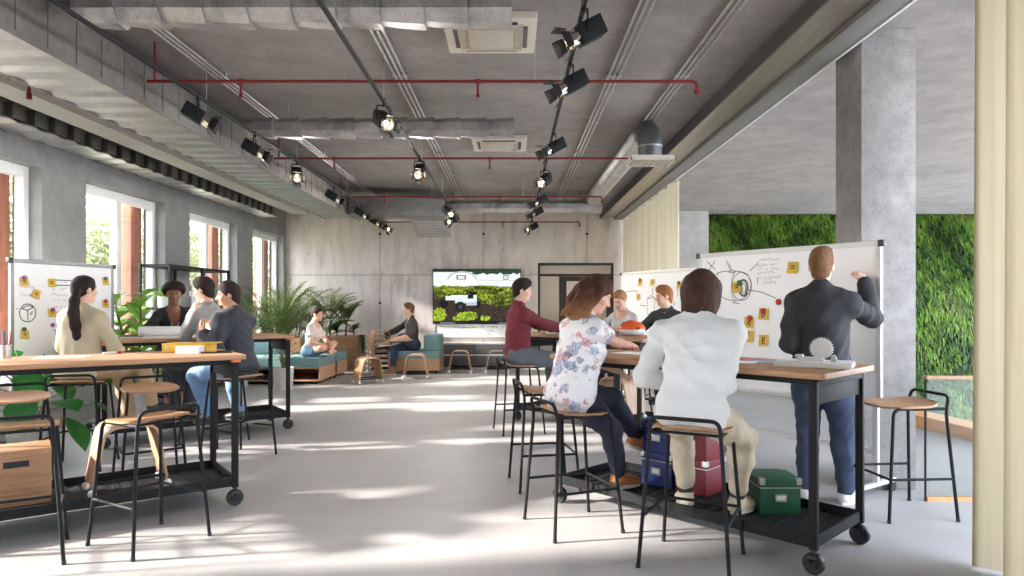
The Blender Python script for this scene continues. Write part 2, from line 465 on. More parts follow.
b = MB(); b.box(DX0 + f, DX1 - f, YB + 0.055, YB + 0.063, 2.055, DZ - f); b.build('transom_pane', M['glass'], door, smooth=0)

# concrete column
b = MB(); b.box(2.62, 3.03, 5.12, 5.53, 0, ZC)
struct(b.build('pillar', M['pillar'], bevel=0.008), 'square speckled concrete column behind the big whiteboard', 'column')

# atrium beyond the slab edge: lower floor, timber edging, planted wall
m_low = concrete('atrium stone', rgb(196, 192, 186), rgb(212, 208, 202), rgb(224, 220, 214), 0.8, 0.8)[0].m
b = MB(); b.box(3.4, 16, YN, YB + 0.95, -2.3, -2.1)
struct(b.build('ground', m_low, smooth=0), 'lower stone floor of the planted atrium', 'floor')
b = MB(); b.box(5.2, 6.8, 6.6, 9.6, -1.1, -0.9).box(5.3, 6.7, 6.7, 9.5, -2.1, -1.1)
struct(b.build('platform', M['kerb'], bevel=0.01), 'timber seating platform below the floor edge', 'platform')
b = MB(); pts = [(5.1, 3.4)] + EDGE[1:5]
for p, q in zip(pts, pts[1:]):
    a = Vector((p[0], p[1], 0)); c = Vector((q[0], q[1], 0)); d = (c - a).normalized(); n = Vector((d.y, -d.x, 0)) * 0.32
    b.add([a, c, c + n, a + n, a + Vector((0, 0, .13)), c + Vector((0, 0, .13)), c + n + Vector((0, 0, .13)), a + n + Vector((0, 0, .13))],
          [(0, 1, 2, 3), (4, 5, 6, 7), (0, 1, 5, 4), (1, 2, 6, 5), (2, 3, 7, 6), (3, 0, 4, 7)])
struct(b.build('trim_8', M['kerb'], smooth=0), 'orange timber edging along the slab edge by the planted wall', 'edging')

m_soil = plain('dark planting felt', rgb(34, 48, 20), 0.95, 0, 0.3, 3)
b = MB(); b.box(4.15, 15.6, YB + 0.6, YB + 0.9, -2.1, ZC)
struct(b.build('wall_planted', m_soil, smooth=0), 'dark felt backing of the living green wall', 'wall')

def moss():
    """living wall: tufts of narrow fronds drooping from the felt, a few leaf colours"""
    rng = np.random.default_rng(5)
    N = 54000
    X = rng.uniform(4.2, 15.4, N); Z = rng.uniform(-1.9, ZC - 0.01, N)
    def fld(x, z, s, ph):
        return np.sin(x * s + ph) * np.cos(z * s * 1.3 + ph * 2) + 0.6 * np.sin(x * s * 2.3 + z * s * 1.7 + ph * 3)
    g = fld(X, Z, 1.7, 0.4) + 0.6 * fld(X, Z, 4.1, 1.3) + rng.normal(0, 0.45, N) + 0.5 * fld(X, Z, 9.0, 2.1)
    L = rng.uniform(0.07, 0.18, N) * (1 + 0.25 * np.sin(X * 3 + Z * 2))
    W = rng.uniform(0.012, 0.026, N)
    a = rng.normal(0, 0.9, N) + 0.5 * np.sin(X * 1.1 + Z * 0.7)
    out = rng.uniform(0.05, 0.2, N)
    vs = np.zeros((N, 6, 3)); y0 = YB + 0.6
    sx = np.sin(a); sz = -np.cos(a)
    for k, (t, w) in enumerate(((0, 0.3), (0.5, 1.0), (1.0, 0.1))):
        px = X + sx * L * t; pz = Z + sz * L * t + out * 0.5 * math.sin(PI * t)
        py = y0 - 0.005 - out * (t ** 0.7)
        for e in (0, 1):
            s = (-1 if e == 0 else 1) * W * w
            vs[:, k * 2 + e, 0] = px + s * (-sz); vs[:, k * 2 + e, 1] = py - 0.3 * s; vs[:, k * 2 + e, 2] = np.minimum(pz + s * sx, ZC - 0.005)
    base = np.arange(N)[:, None] * 6
    f = np.concatenate([base + np.array([[0, 1, 3, 2]]), base + np.array([[2, 3, 5, 4]])], axis=1).reshape(-1, 4)
    me = bpy.data.meshes.new('moss'); me.from_pydata(vs.reshape(-1, 3).tolist(), [], f.tolist())
    cols = [((30, 52, 14), (46, 76, 20)), ((60, 92, 26), (84, 120, 34)), ((96, 134, 40), (126, 160, 56)), ((76, 90, 46), (108, 112, 64))]
    for i, (c1, c2) in enumerate(cols): me.materials.append(leaf('living wall green %d' % i, rgb(*c1), rgb(*c2), 4, 0.3))
    idx = np.digitize(g, [-0.75, 0.35, 1.35])
    idx[rng.random(N) < 0.06] = 3
    me.polygons.foreach_set('material_index', np.repeat(idx, 2).astype(np.int32))
    o = link('moss', me, None, 0)
    tag(o, 'lush green moss and fern planting covering the atrium wall', 'moss', kind='stuff')
moss()

# glass guard beside the column
G = thing('glass_guard', 'glass guard panel with pale timber top rail standing beside the column', 'glass guard', (2.92, 4.83, 0))
b = MB(); b.box(0.02, 1.5, -0.006, 0.006, 0.03, 0.86); b.build('glass_panel', M['guard_glass'], G, smooth=0)
b = MB(); b.box(0, 1.52, -0.025, 0.025, 0.86, 0.885); b.build('top_rail', M['ply'], G, bevel=0.004)
b = MB(); b.box(0, 0.009, -0.007, 0.007, 0, 0.86); b.build('edge_post', M['black'], G, smooth=0)
b = MB(); b.box(0.014, 1.52, -0.012, 0.012, 0, 0.03); b.build('bottom_rail', M['kerb'], G, smooth=0)

# ================================================================ curtains and their track
def curtain(name, label, pts, z0, z1, amp, wl):
    """pleated sheet following a plan polyline, with hem and heading"""
    P = [Vector((p[0], p[1], 0)) for p in pts]; total = sum((q - p).length for p, q in zip(P, P[1:]))
    n = int(total / wl * 10); vs = []; fs = []; zs = np.linspace(z0, z1, 7)
    acc = 0; cum = [0]
    for p, q in zip(P, P[1:]): acc += (q - p).length; cum.append(acc)
    rg = random.Random(len(name) + int(z1 * 10)); jit = [rg.uniform(0.75, 1.3) for _ in range(400)]
    for i in range(n + 1):
        s = total * i / n; k = max(j for j in range(len(P) - 1) if cum[j] <= s + 1e-6)
        d = (P[k + 1] - P[k]).normalized(); nr = Vector((d.y, -d.x, 0)); base = P[k] + d * (s - cum[k])
        ph = s / wl * 2 * PI; ii = int(s / wl)
        for j, z in enumerate(zs):
            flare = 1.0 + 0.25 * (1 - (z - z0) / (z1 - z0))
            o = nr * amp * flare * jit[ii] * math.sin(ph) + d * 0.25 * amp * math.sin(2 * ph)
            vs.append(base + o + Vector((0, 0, z)))
    m = len(zs)
    for i in range(n):
        for j in range(m - 1): fs.append((i * m + j, (i + 1) * m + j, (i + 1) * m + j + 1, i * m + j + 1))
    b = MB(); b.add(vs, fs)
    me = bpy.data.meshes.new(name); me.from_pydata(b.v, [], b.f)
    o = link(name, me, None, 180); me.materials.append(M['sheer'])
    return tag(o, label, 'curtain')
curtain('curtain', 'cream floor length curtain hanging in the near corner, close beside the bar stool', [(2.5, 3.64), (2.5, 2.0)], 0.02, 3.25, 0.085, 0.24)
curtain('curtain', 'cream sheer curtain hanging from the track beyond the whiteboards', [(2.48, 10.2), (2.50, 15.2)], 0.02, 3.25, 0.06, 0.62)

T = thing('curtain_track', 'long suspended satin steel curtain track below the concrete ceiling', 'curtain track', (0, 0, 0))
Y0, Y1 = -1.0, YB - 0.05
b = MB(); b.box(1.97, 2.10, Y0, Y1, 3.28, 3.38); b.build('fascia', M['pelmet'], T, bevel=0.004)
b = MB(); b.box(1.955, 1.9695, Y0, Y1, 3.275, 3.40); b.build('edge_strip', M['pelmet_dark'], T, smooth=0)
b = MB(); b.box(2.10, 2.27, Y0, Y1, 3.30, 3.32); b.build('soffit', M['pelmet'], T, smooth=0)
b = MB(); b.box(2.27, 2.46, Y0, Y1, 3.26, 3.34); b.build('rail', plain('grey curtain rail', rgb(120, 117, 114), 0.5), T, bevel=0.003)
b = MB(); b.box(2.4602, 2.475, Y0, Y1, 3.25, 3.345); b.build('edge_trim', M['white_frame'], T, smooth=0)
for k in range(13):
    b = MB(); y = 3.1 + k * 0.95; b.tube([(2.03, y, 3.38), (2.03, y, ZC)], 0.004, 6); b.build('hanger', M['black'], T)

# ================================================================ ducts
def seam_box(name, label, x0, x1, y0, y1, z0, z1, pitch, fin, mat_bottom=None, cat='duct'):
    t = thing(name, label, cat, ((x0 + x1) / 2, y0, z0)); hw = (x1 - x0) / 2; ln = y1 - y0; h = z1 - z0
    b = MB(); b.box(-hw, hw, 0, ln, 0.012, h); b.build('casing', M['galv_dull'], t, smooth=0)
    # folded sheet underside: a shallow zigzag running across the duct
    fold_sheet(-hw - fin, hw + fin, ln, pitch, 'folded_underside', t)
    for s_ in (-1, 1):
        b = MB(); b.box(s_ * hw - 0.005, s_ * hw + 0.005, 0, ln, -0.022, 0.012); b.build('bottom_lip', M['galv_dull'], t, smooth=0)
    for i in range(int(ln / pitch) + 1):
        y = i * pitch + 0.05
        if y > ln: break
        b = MB(); b.box(hw, hw + 0.005, y - 0.008, y + 0.008, 0.012, h); b.build('seam_flange', M['galv_dull'], t, smooth=0)
    return t
def fold_sheet(x0, x1, ln, pitch, name, t):
    n = int(ln / pitch); vs = []; fs = []
    for i in range(n * 4 + 1):
        y = ln * i / (n * 4); z = (0.0, -0.018, -0.015, -0.003)[i % 4] if i < n * 4 else 0
        vs += [(x0, y, z), (x1, y, z)]
    m = len(vs)
    vs += [(v[0], v[1], v[2] + 0.012) for v in vs]
    for i in range(n * 4):
        a = i * 2; fs.append((a, a + 1, a + 3, a + 2)); fs.append((m + a, m + a + 2, m + a + 3, m + a + 1)); fs.append((a, a + 2, m + a + 2, m + a)); fs.append((a + 1, m + a + 1, m + a + 3, a + 3))
    fs += [(0, m, m + 1, 1), (m - 2, m - 1, 2 * m - 1, 2 * m - 2)]
    b = MB(); b.add(vs, fs); b.build(name, M['galv'], t, smooth=0)
seam_box('ventilation_duct', 'wide rectangular steel duct with folded underside running along the window side', -3.47, -2.90, 0.3, 12.75, 2.98, 3.31, 0.28, 0.0)

# narrow castellated duct along the wall
t = thing('ventilation_duct', 'narrow castellated steel duct hugging the window wall above the heads', 'duct', (-4.85, 0.3, 3.12))
b = MB(); b.box(-0.17, 0.10, 0, 13.4, 0.02, 0.17); b.build('casing', M['galv_dull'], t, smooth=0)
fold_sheet(-0.17, 0.17, 13.4, 0.3, 'folded_underside', t)
for k in range(44):
    y = 0.1 + k * 0.3
    b = MB(); b.box(0.10, 0.17, y, y + 0.17, 0.02, 0.17); b.build('rib', M['galv_dull'], t, bevel=0.006)
# boxed service strip between the two ducts
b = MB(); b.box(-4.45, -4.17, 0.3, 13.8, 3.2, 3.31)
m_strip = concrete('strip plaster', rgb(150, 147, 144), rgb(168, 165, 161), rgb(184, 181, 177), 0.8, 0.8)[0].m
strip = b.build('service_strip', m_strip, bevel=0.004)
b = MB(); b.box(-4.1699, -4.16, 0.3, 13.8, 3.2, 3.312); b.build('lit_side_face', M['white_frame'], strip, smooth=0)  # light on the strip's side face, painted in as a white layer
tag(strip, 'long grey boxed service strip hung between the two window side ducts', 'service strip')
for k in range(8):
    b = MB(); b.tube([(-4.31, 1.2 + k * 1.7, 3.31), (-4.31, 1.2 + k * 1.7, ZC)], 0.006, 6); b.build('hanger_rod', M['black'], strip)

def ring_duct(name, label, x0, x1, y, z, r, pitch):
    """spiral duct made of flared rings, along X"""
    t = thing(name, label, 'duct', (x0, y, z)); n = max(2, round((x1 - x0) / pitch)); L = (x1 - x0) / n
    T = Matrix.Rotation(R(90), 4, 'Y')
    for i in range(n):
        a = i * L
        prof = [(r * 0.86, a), (r * 0.97, a + L * 0.35), (r * 1.06, a + L * 0.93), (r * 1.06, a + L), (r * 0.84, a + L)]
        b = MB(); b.lathe(prof, 8, T @ Matrix.Rotation(R(22.5), 4, 'Z')); b.build('duct_ring', M['galv_duct'], t, smooth=0)
    for k in (0.15, 0.5, 0.85):
        b = MB(); b.tube([((x1 - x0) * k, 0, r * 0.95), ((x1 - x0) * k, 0, ZC - z)], 0.003, 6); b.build('hanger_rod', M['galv'], t)
    return t
ring_duct('spiral_duct', 'near ringed galvanised duct crossing below the ceiling, nearest of the three cross ducts', -2.72, 0.0, 4.3, 3.26, 0.125, 0.27)
ring_duct('spiral_duct', 'ringed galvanised duct crossing behind the first row of spotlights, middle of the three cross ducts', -2.7, 0.02, 7.0, 3.19, 0.105, 0.27)
ring_duct('spiral_duct', 'ringed galvanised duct crossing nearest the far concrete wall', -1.2, 1.66, 12.7, 3.19, 0.12, 0.33)

# cross branch at the far end: curved rectangular elbow with a ribbed drop
t = thing('duct_branch', 'curved rectangular duct branch turning across the far end of the ceiling', 'duct', (-2.88, 12.0, 2.985))
vs = []; fs = []; n = 22
for i in range(n + 1):
    u = i / n; x = 0.0 + 1.66 * u; sag = 0.11 * math.sin(PI * min(1, u * 1.15)) if u < 0.87 else 0.11 * math.sin(PI * 0.87 * 1.15) * 1
    fy = 0.0 + 0.35 * (1 - math.cos(u * PI / 2))
    vs += [(x, fy, 0.0 - 0.02), (x, fy, 0.286), (x, 0.75 + fy, 0.286), (x, 0.75 + fy, -0.02 - sag * 0.3)]
for i in range(n):
    for j in range(4): fs.append((i * 4 + j, i * 4 + (j + 1) % 4, (i + 1) * 4 + (j + 1) % 4, (i + 1) * 4 + j))
fs += [(0, 1, 2, 3), (n * 4 + 3, n * 4 + 2, n * 4 + 1, n * 4)]
b = MB(); b.add(vs, fs); b.build('elbow', M['galv_dull'], t, smooth=30)
b = MB(); n = 12; vs = []; fs = []
for i in range(n + 1):
    u = i / n; y = 1.12 + 0.9 * u; z = -0.02 - 0.22 * u + (0.015 if i % 2 else 0); z1 = 0.28 - 0.1 * u
    vs += [(0.95, y, z), (1.64, y, z), (1.64, y, z1), (0.95, y, z1)]
for i in range(n):
    for j in range(4): fs.append((i * 4 + j, i * 4 + (j + 1) % 4, (i + 1) * 4 + (j + 1) % 4, (i + 1) * 4 + j))
fs += [(0, 1, 2, 3), (n * 4 + 3, n * 4 + 2, n * 4 + 1, n * 4)]
b.add(vs, fs); b.build('ribbed_outlet', M['galv'], t, smooth=20)

# flexible spiral duct with a downward elbow and grille on the curtain side
t = thing('flexible_duct', 'ribbed silver flexible duct with down turned elbow and outlet grille', 'duct', (1.5, 7.4, 2.92))
prof = []; n = 130; ln = 6.2
pts = []; rr = []
for i in range(n + 1):
    pts.append((0, 0.35 + ln * i / n, 0.40)); rr.append(0.125 + (0.012 if i % 2 else -0.006))
b = MB(); b.tube(pts, rr, 20); b.build('ribbed_hose', M['galv'], t, smooth=15)
pa = [(0, 0.36, 0.40)] + [(0, 0.30 - 0.27 * math.sin(R(a)) , 0.40 - 0.25 * (1 - math.cos(R(a)))) for a in range(0, 91, 10)]
b = MB(); b.tube(pa + [(0, 0.03, 0.05)], 0.128, 22); b.build('elbow', galv('elbow steel', rgb(112, 114, 118), rgb(140, 142, 146), 0.4, 0.7), t, smooth=60)
b = MB(); b.tube([(0, 0.03, 0.17), (0, 0.03, 0.185)], 0.137, 22); b.build('collar', M['galv'], t, smooth=60)
b = MB(); b.box(-0.24, 0.24, -0.17, 0.23, 0.03, 0.05)
for k in range(13): b.box(-0.22 + k * 0.036, -0.205 + k * 0.036, -0.15, 0.21, 0.0, 0.03)
b.box(-0.24, -0.225, -0.17, 0.23, 0, 0.03).box(0.225, 0.24, -0.17, 0.23, 0, 0.03).box(-0.24, 0.24, -0.17, -0.15, 0, 0.03).box(-0.24, 0.24, 0.21, 0.23, 0, 0.03)
b.build('outlet_grille', M['offwhite'], t, smooth=0)

# ================================================================ air conditioning cassettes
def cassette(y, label):
    t = thing('ceiling_cassette', label, 'air conditioner', (-0.16, y, ZC - 0.06), 0, 'ceiling air cassettes')
    b = MB(); b.prism(rrect(0.68, 0.68, 0.02), 0.005, 0.06)
    b.build('panel', M['offwhite'], t, bevel=0.01)
    b = MB(); b.box(-0.17, 0.17, -0.17, 0.17, -0.012, 0.004)
    b.build('intake_grille', plain('grille beige', rgb(190, 180, 166), 0.6), t, bevel=0.006)
    for sx, sy in ((0, 1), (0, -1), (1, 0), (-1, 0)):
        b = MB()
        if sx: b.box(sx * 0.255 - 0.02, sx * 0.255 + 0.02, -0.2, 0.2, -0.002, 0.0052)
        else: b.box(-0.2, 0.2, sy * 0.255 - 0.02, sy * 0.255 + 0.02, -0.002, 0.0052)
        b.build('air_slot', M['black_plastic'], t, smooth=0)
    for k in range(3):
        r = 0.19 + 0.025 * k
        b = MB(); b.box(-r, r, r - 0.006, r, -0.008, 0.005).box(-r, r, -r, -r + 0.006, -0.008, 0.005).box(-r, -r + 0.006, -r, r, -0.008, 0.005).box(r - 0.006, r, -r, r, -0.008, 0.005)
        b.build('louvre_frame', M['offwhite'], t, smooth=0)
cassette(5.15, 'square beige air conditioning cassette on the ceiling nearest the camera')
cassette(8.7, 'square beige air conditioning cassette further back on the ceiling')

# ================================================================ sprinkler pipes
def sprinkler(y, x0, x1, drops, label):
    z = 3.15
    t = thing('sprinkler_pipe', label, 'pipe', (x0, y, z), 0, 'red sprinkler pipes')
    b = MB(); b.tube(fillet([(0, 0, 0), (x1 - x0, 0, 0), (x1 - x0, 0, -0.09)], 0.04), 0.013, 8); b.build('pipe', M['red_pipe'], t)
    for d in drops:
        b = MB(); b.tube([(d - x0, 0, 0), (d - x0, 0, -0.1)], 0.01, 8).tube([(d - x0 - 0.025, 0, 0), (d - x0 + 0.025, 0, 0)], 0.02, 8).lathe([(0.018, -0.125), (0.018, -0.115), (0.01, -0.1)], 10, Matrix.Translation((d - x0, 0, 0)))
        b.build('sprinkler_head', M['red_pipe'], t)
    b = MB(); b.lathe([(0.022, -0.1), (0.022, -0.07)], 10, Matrix.Translation((x1 - x0, 0, 0))); b.build('end_cap', M['red_pipe'], t)
    for k in range(int((x1 - x0) / 1.5) + 1):
        b = MB(); xx = 0.06 + k * 1.5; b.tube([(xx, 0, 0.013), (xx, 0, ZC - z)], 0.009 if k == 0 else 0.003, 6); b.build('hanger_rod', M['red_pipe'] if k == 0 else M['galv'], t)
sprinkler(5.39, -2.88, 1.46, (-2.14, -0.27), 'red sprinkler pipe crossing the ceiling, nearest the camera')
sprinkler(8.26, -2.88, 1.46, (-2.15, -0.27), 'red sprinkler pipe crossing just beyond the middle ringed duct')
sprinkler(11.24, -2.88, 1.48, (-2.1, -0.2), 'red sprinkler pipe crossing the ceiling, third from the camera')
sprinkler(14.75, -2.9, 1.46, (-2.1, -0.2), 'red sprinkler pipe crossing close to the far concrete wall')
t = thing('sprinkler_pipe', 'short red sprinkler stub below the service strip beside the wide duct', 'pipe', (-3.92, 5.5, 3.24))
b = MB(); b.tube(fillet([(-0.14, 0, -0.02), (0.03, 0, -0.02), (0.03, 0, -0.17)], 0.03), 0.013, 8); b.build('pipe', M['red_pipe'], t)
b = MB(); b.lathe([(0.02, -0.2), (0.02, -0.15)], 10, Matrix.Translation((0.03, 0, 0))); b.build('sprinkler_head', M['red_pipe'], t)

# ================================================================ ceiling conduits
def conduit(x, y0, y1, label):
    t = thing('conduit_run', label, 'conduit', (x, y0, ZC - 0.035), 0, 'surface conduit runs')
    for k, dx in enumerate((-0.045, 0, 0.045)):
        b = MB(); b.tube([(dx, 0, 0), (dx, y1 - y0, 0)], 0.011, 8); b.build('conduit', M['galv'], t)
    for k in range(int((y1 - y0) / 1.6)):
        b = MB(); b.box(-0.07, 0.07, 0.8 + 1.6 * k - 0.02, 0.8 + 1.6 * k + 0.02, 0.0, 0.034); b.build('saddle_clip', M['galv'], t, smooth=0)
conduit(-2.62, 0.5, 15.2, 'triple steel conduit run on the ceiling beside the wide window side duct')
conduit(-1.0, 0.5, 15.2, 'triple steel conduit run on the ceiling left of the beige cassettes')
conduit(0.91, 0.5, 15.2, 'triple steel conduit run on the ceiling right of the spotlight track over the aisle')
conduit(1.52, 0.5, 15.2, 'triple steel conduit run on the ceiling above the flexible duct')

# ================================================================ lighting tracks and spotlights
def track(x, y0, y1, label):
    t = thing('light_track', label, 'light track', (x, y0, 3.08), 0, 'spotlight tracks')
    b = MB(); b.tube([(0, 0, 0), (0, y1 - y0, 0)], 0.016, 10); b.build('rail', M['black'], t)
    for k in range(int((y1 - y0) / 2.4) + 1):
        b = MB(); b.tube([(0, 0.3 + 2.4 * k, 0.02), (0, 0.3 + 2.4 * k, ZC - 3.08)], 0.003, 6); b.build('hanger', M['galv'], t)
track(-2.55, 0.6, 13.9, 'dark spotlight track rail beside the wide window side duct')
track(-1.07, 0.6, 12.7, 'dark spotlight track rail over the middle of the hall')
track(0.405, 0.6, 14.3, 'dark spotlight track rail nearest the curtain side')

def make_spot(label):
    t = thing('spotlight', label, 'spotlight', (0, 0, 3.2), 0, 'track spotlights')
    # bracket hangs from the rail; the lamp body points along local -Y and down
    b = MB(); b.tube([(0, 0, 0.03), (0, 0, -0.05)], 0.02, 10); b.build('clamp', M['black'], t)
    b = MB(); b.tube(fillet([(-0.082, 0, -0.2), (-0.082, 0, -0.05), (0.082, 0, -0.05), (0.082, 0, -0.2)], 0.02, 3), 0.008, 6); b.build('bracket', M['black'], t)
    T = Matrix.Translation((0, 0, -0.2)) @ Matrix.Rotation(R(28), 4, 'X')
    b = MB(); b.box(-0.07, 0.07, -0.06, 0.16, -0.07, 0.07, 0, T)
    body = b.build('lamp_body', M['black'], t, bevel=0.008)
    TT = T @ Matrix.Rotation(R(90), 4, 'X')
    b = MB(); b.lathe([(0.062, 0.06), (0.066, 0.13), (0.070, 0.135), (0.070, 0.14), (0.058, 0.14), (0.05, 0.09), (0.0, 0.085)], 18, TT, cap=False); b.build('reflector', galv('lamp reflector', rgb(150, 140, 126), rgb(210, 200, 185), 0.2, 4), t, smooth=40)
    b = MB(); b.ball(tuple(T @ Vector((0, -0.105, 0))), 0.018, 10, 6); b.build('bulb', M['bulb'], t, smooth=180)
    for k in range(4):
        TB = T @ Matrix.Rotation(R(90 * k), 4, 'Y') @ Matrix.Translation((0, -0.14, 0.072)) @ Matrix.Rotation(R(-28), 4, 'X')
        b = MB(); b.add([TB @ Vector(v) for v in ((-0.05, 0, 0), (0.05, 0, 0), (0.062, -0.09, 0.0), (-0.062, -0.09, 0.0), (-0.05, 0, 0.004), (0.05, 0, 0.004), (0.062, -0.09, 0.004), (-0.062, -0.09, 0.004))],
                        [(0, 1, 2, 3), (7, 6, 5, 4), (0, 1, 5, 4), (1, 2, 6, 5), (2, 3, 7, 6), (3, 0, 4, 7)])
        b.build('barn_door', M['black'], t, smooth=0)
    return t
SP = [  # x, y, heading in degrees, where it hangs
    (-2.74, 5.9, 110, 'black track spotlight nearest the camera on the window side rail'),
    (-2.74, 7.2, 100, 'black track spotlight second from the camera on the window side rail'),
    (-2.74, 8.6, 20, 'glowing black track spotlight third from the camera on the window side rail'),
    (-2.74, 10.4, 100, 'black track spotlight fourth from the camera on the window side rail'),
    (-2.74, 12.3, 95, 'black track spotlight fifth from the camera on the window side rail'),
    (-2.74, 13.5, 95, 'black track spotlight sixth from the camera on the window side rail'),
    (-2.74, 14.5, 60, 'black track spotlight at the far end of the window side rail'),
    (-1.14, 6.05, 35, 'black track spotlight nearest the camera on the middle rail'),
    (-1.14, 8.4, 0, 'bright lit track spotlight facing the camera on the middle rail'),
    (-1.14, 12.1, 40, 'black track spotlight third from the camera on the middle rail'),
    (-1.14, 13.2, 320, 'black track spotlight at the far end of the middle rail'),
    (0.41, 4.1, 285, 'large black track spotlight nearest the camera above the aisle'),
    (0.41, 5.05, 285, 'black track spotlight second from the camera above the aisle, crossing the red pipe'),
    (0.41, 7.1, 290, 'black track spotlight third from the camera above the aisle'),
    (0.41, 9.0, 330, 'black track spotlight fourth from the camera above the aisle'),
    (0.41, 10.8, 290, 'black track spotlight fifth from the camera above the aisle'),
    (0.41, 12.2, 290, 'black track spotlight sixth from the camera above the aisle'),
    (0.41, 14.6, 300, 'lit track spotlight at the far end above the aisle')]
s0 = make_spot('x')
for i, (x, y, hd, lab) in enumerate(SP):
    s = s0 if i == 0 else copy_tree(s0)
    s.location = ({-2.74: -2.55, -1.14: -1.07, 0.41: 0.405}[x], y * 0.94, 3.08); s.rotation_euler = (0, 0, R(hd)); s.scale = (0.74, 0.74, 0.8); s['label'] = lab
    ld = bpy.data.lights.new('lamp', 'SPOT'); ld.energy = 11 if y < 9.5 else 32; ld.color = (1.0, 0.94, 0.88); ld.spot_size = R(120); ld.spot_blend = 1.0; ld.shadow_soft_size = 0.05
    lo = bpy.data.objects.new('lamp_light', ld); COL.objects.link(lo); lo.parent = s
    dv = Matrix.Rotation(R(28), 3, 'X') @ Vector((0, -1, 0)); lo.location = Vector((0, 0, -0.2)) + dv * 0.16; lo.rotation_euler = dv.to_track_quat('-Z', 'Y').to_euler()
# ================================================================ high tables on castors
def castor(parent, x, y, fork=True):
    b = MB(); b.box(x - 0.012, x + 0.012, y - 0.012, y + 0.012, 0.055, 0.135)
    b.box(x - 0.03, x + 0.03, y - 0.03, y - 0.022, 0.04, 0.1)
    c = b.build('castor', M['black_plastic'], parent, bevel=0.003)
    T = Matrix.Translation((x, y, 0.057)) @ Matrix.Rotation(R(90), 4, 'X')
    b = MB(); b.lathe([(0.018, -0.02), (0.05, -0.02), (0.056, -0.012), (0.056, 0.012), (0.05, 0.02), (0.018, 0.02)], 20, T); b.build('wheel', M['black_plastic'], c, smooth=35)
    b = MB(); b.box(x - 0.01, x + 0.01, y - 0.07, y - 0.02, 0.075, 0.085); b.build('brake_lever', M['black_plastic'], c, smooth=0)
m_orange = plain('orange corner clip', rgb(224, 108, 62), 0.5)
def make_table(name, label, loc, rz, clips):
    t = thing(name, label, 'table', loc, R(rz))
    hx, hy = 0.88, 0.3225
    b = MB(); b.prism(rrect(1.90, 0.74, 0.03), 1.01, 1.042); b.build('table_top', M['oak'], t, bevel=0.005)
    b = MB(); b.box(-hx, hx, -hy + 0.01, -hy + 0.04, 0.975, 1.009).box(-hx, hx, hy - 0.04, hy - 0.01, 0.975, 1.009)
    for k in (-0.4, 0.4): b.box(k - 0.02, k + 0.02, -hy + 0.04, hy - 0.04, 0.98, 1.009)
    b.build('under_frame', M['black'], t, smooth=0)
    for sx in (-1, 1):
        for sy in (-1, 1):
            b = MB(); b.box(sx * hx - 0.022, sx * hx + 0.022, sy * hy - 0.016, sy * hy + 0.016, 0.125, 0.995)
            b.build('leg', M['black'], t, bevel=0.006)
            castor(t, sx * hx, sy * hy)
            if clips:
                b = MB(); b.box(sx * hx - 0.03, sx * hx + 0.03, sy * (hy + 0.022) - 0.02, sy * (hy + 0.022) + 0.02, 0.992, 1.0095); b.build('corner_clip', m_orange, t, bevel=0.003)
        b = MB(); b.box(sx * hx - 0.02, sx * hx + 0.02, -hy, hy, 0.965, 0.9985)
        b.box(sx * hx - 0.006, sx * hx + 0.006, -hy + 0.02, hy - 0.02, 0.87, 0.965); b.build('end_bracket', M['black'], t, bevel=0.006)
    b = MB()
    b.box(-hx - 0.01, hx + 0.01, -hy - 0.01, hy + 0.01, 0.135, 0.145)
    for s in (-1, 1):
        b.box(-hx - 0.01, hx + 0.01, s * hy - 0.008, s * hy + 0.008, 0.145, 0.195)
        b.box(s * hx - 0.008, s * hx + 0.008, -hy, hy, 0.145, 0.195)
    for k in range(24): b.box(-hx + 0.04 + k * 0.0735, -hx + 0.075 + k * 0.0735, -hy + 0.03, hy - 0.03, 0.145, 0.15)
    b.build('tray', M['black'], t, smooth=0)
    return t
TR1 = ((1.18, 4.38, 0), -46.2); TR2 = ((0.91, 7.75, 0), -46.2); TL1 = ((-2.82, 4.47, 0), 36); TL2 = ((-3.39, 7.33, 0), 36)
make_table('high_table', 'oak high table on black castors with blue, red and green boxes on its tray', *TR1, False)
make_table('high_table', 'oak high table with the orange and white dome on it, behind the person in florals', *TR2, False)
make_table('high_table', 'oak high table with yellow box file on its corner, nearest the window side', *TL1, True)
make_table('high_table', 'oak high table carrying the white paper roll, in front of the black shelf', *TL2, True)
def tw(tb, x, y, z=0.0):
    (c, a) = tb; a = R(a)
    return (c[0] + x * math.cos(a) - y * math.sin(a), c[1] + x * math.sin(a) + y * math.cos(a), z)

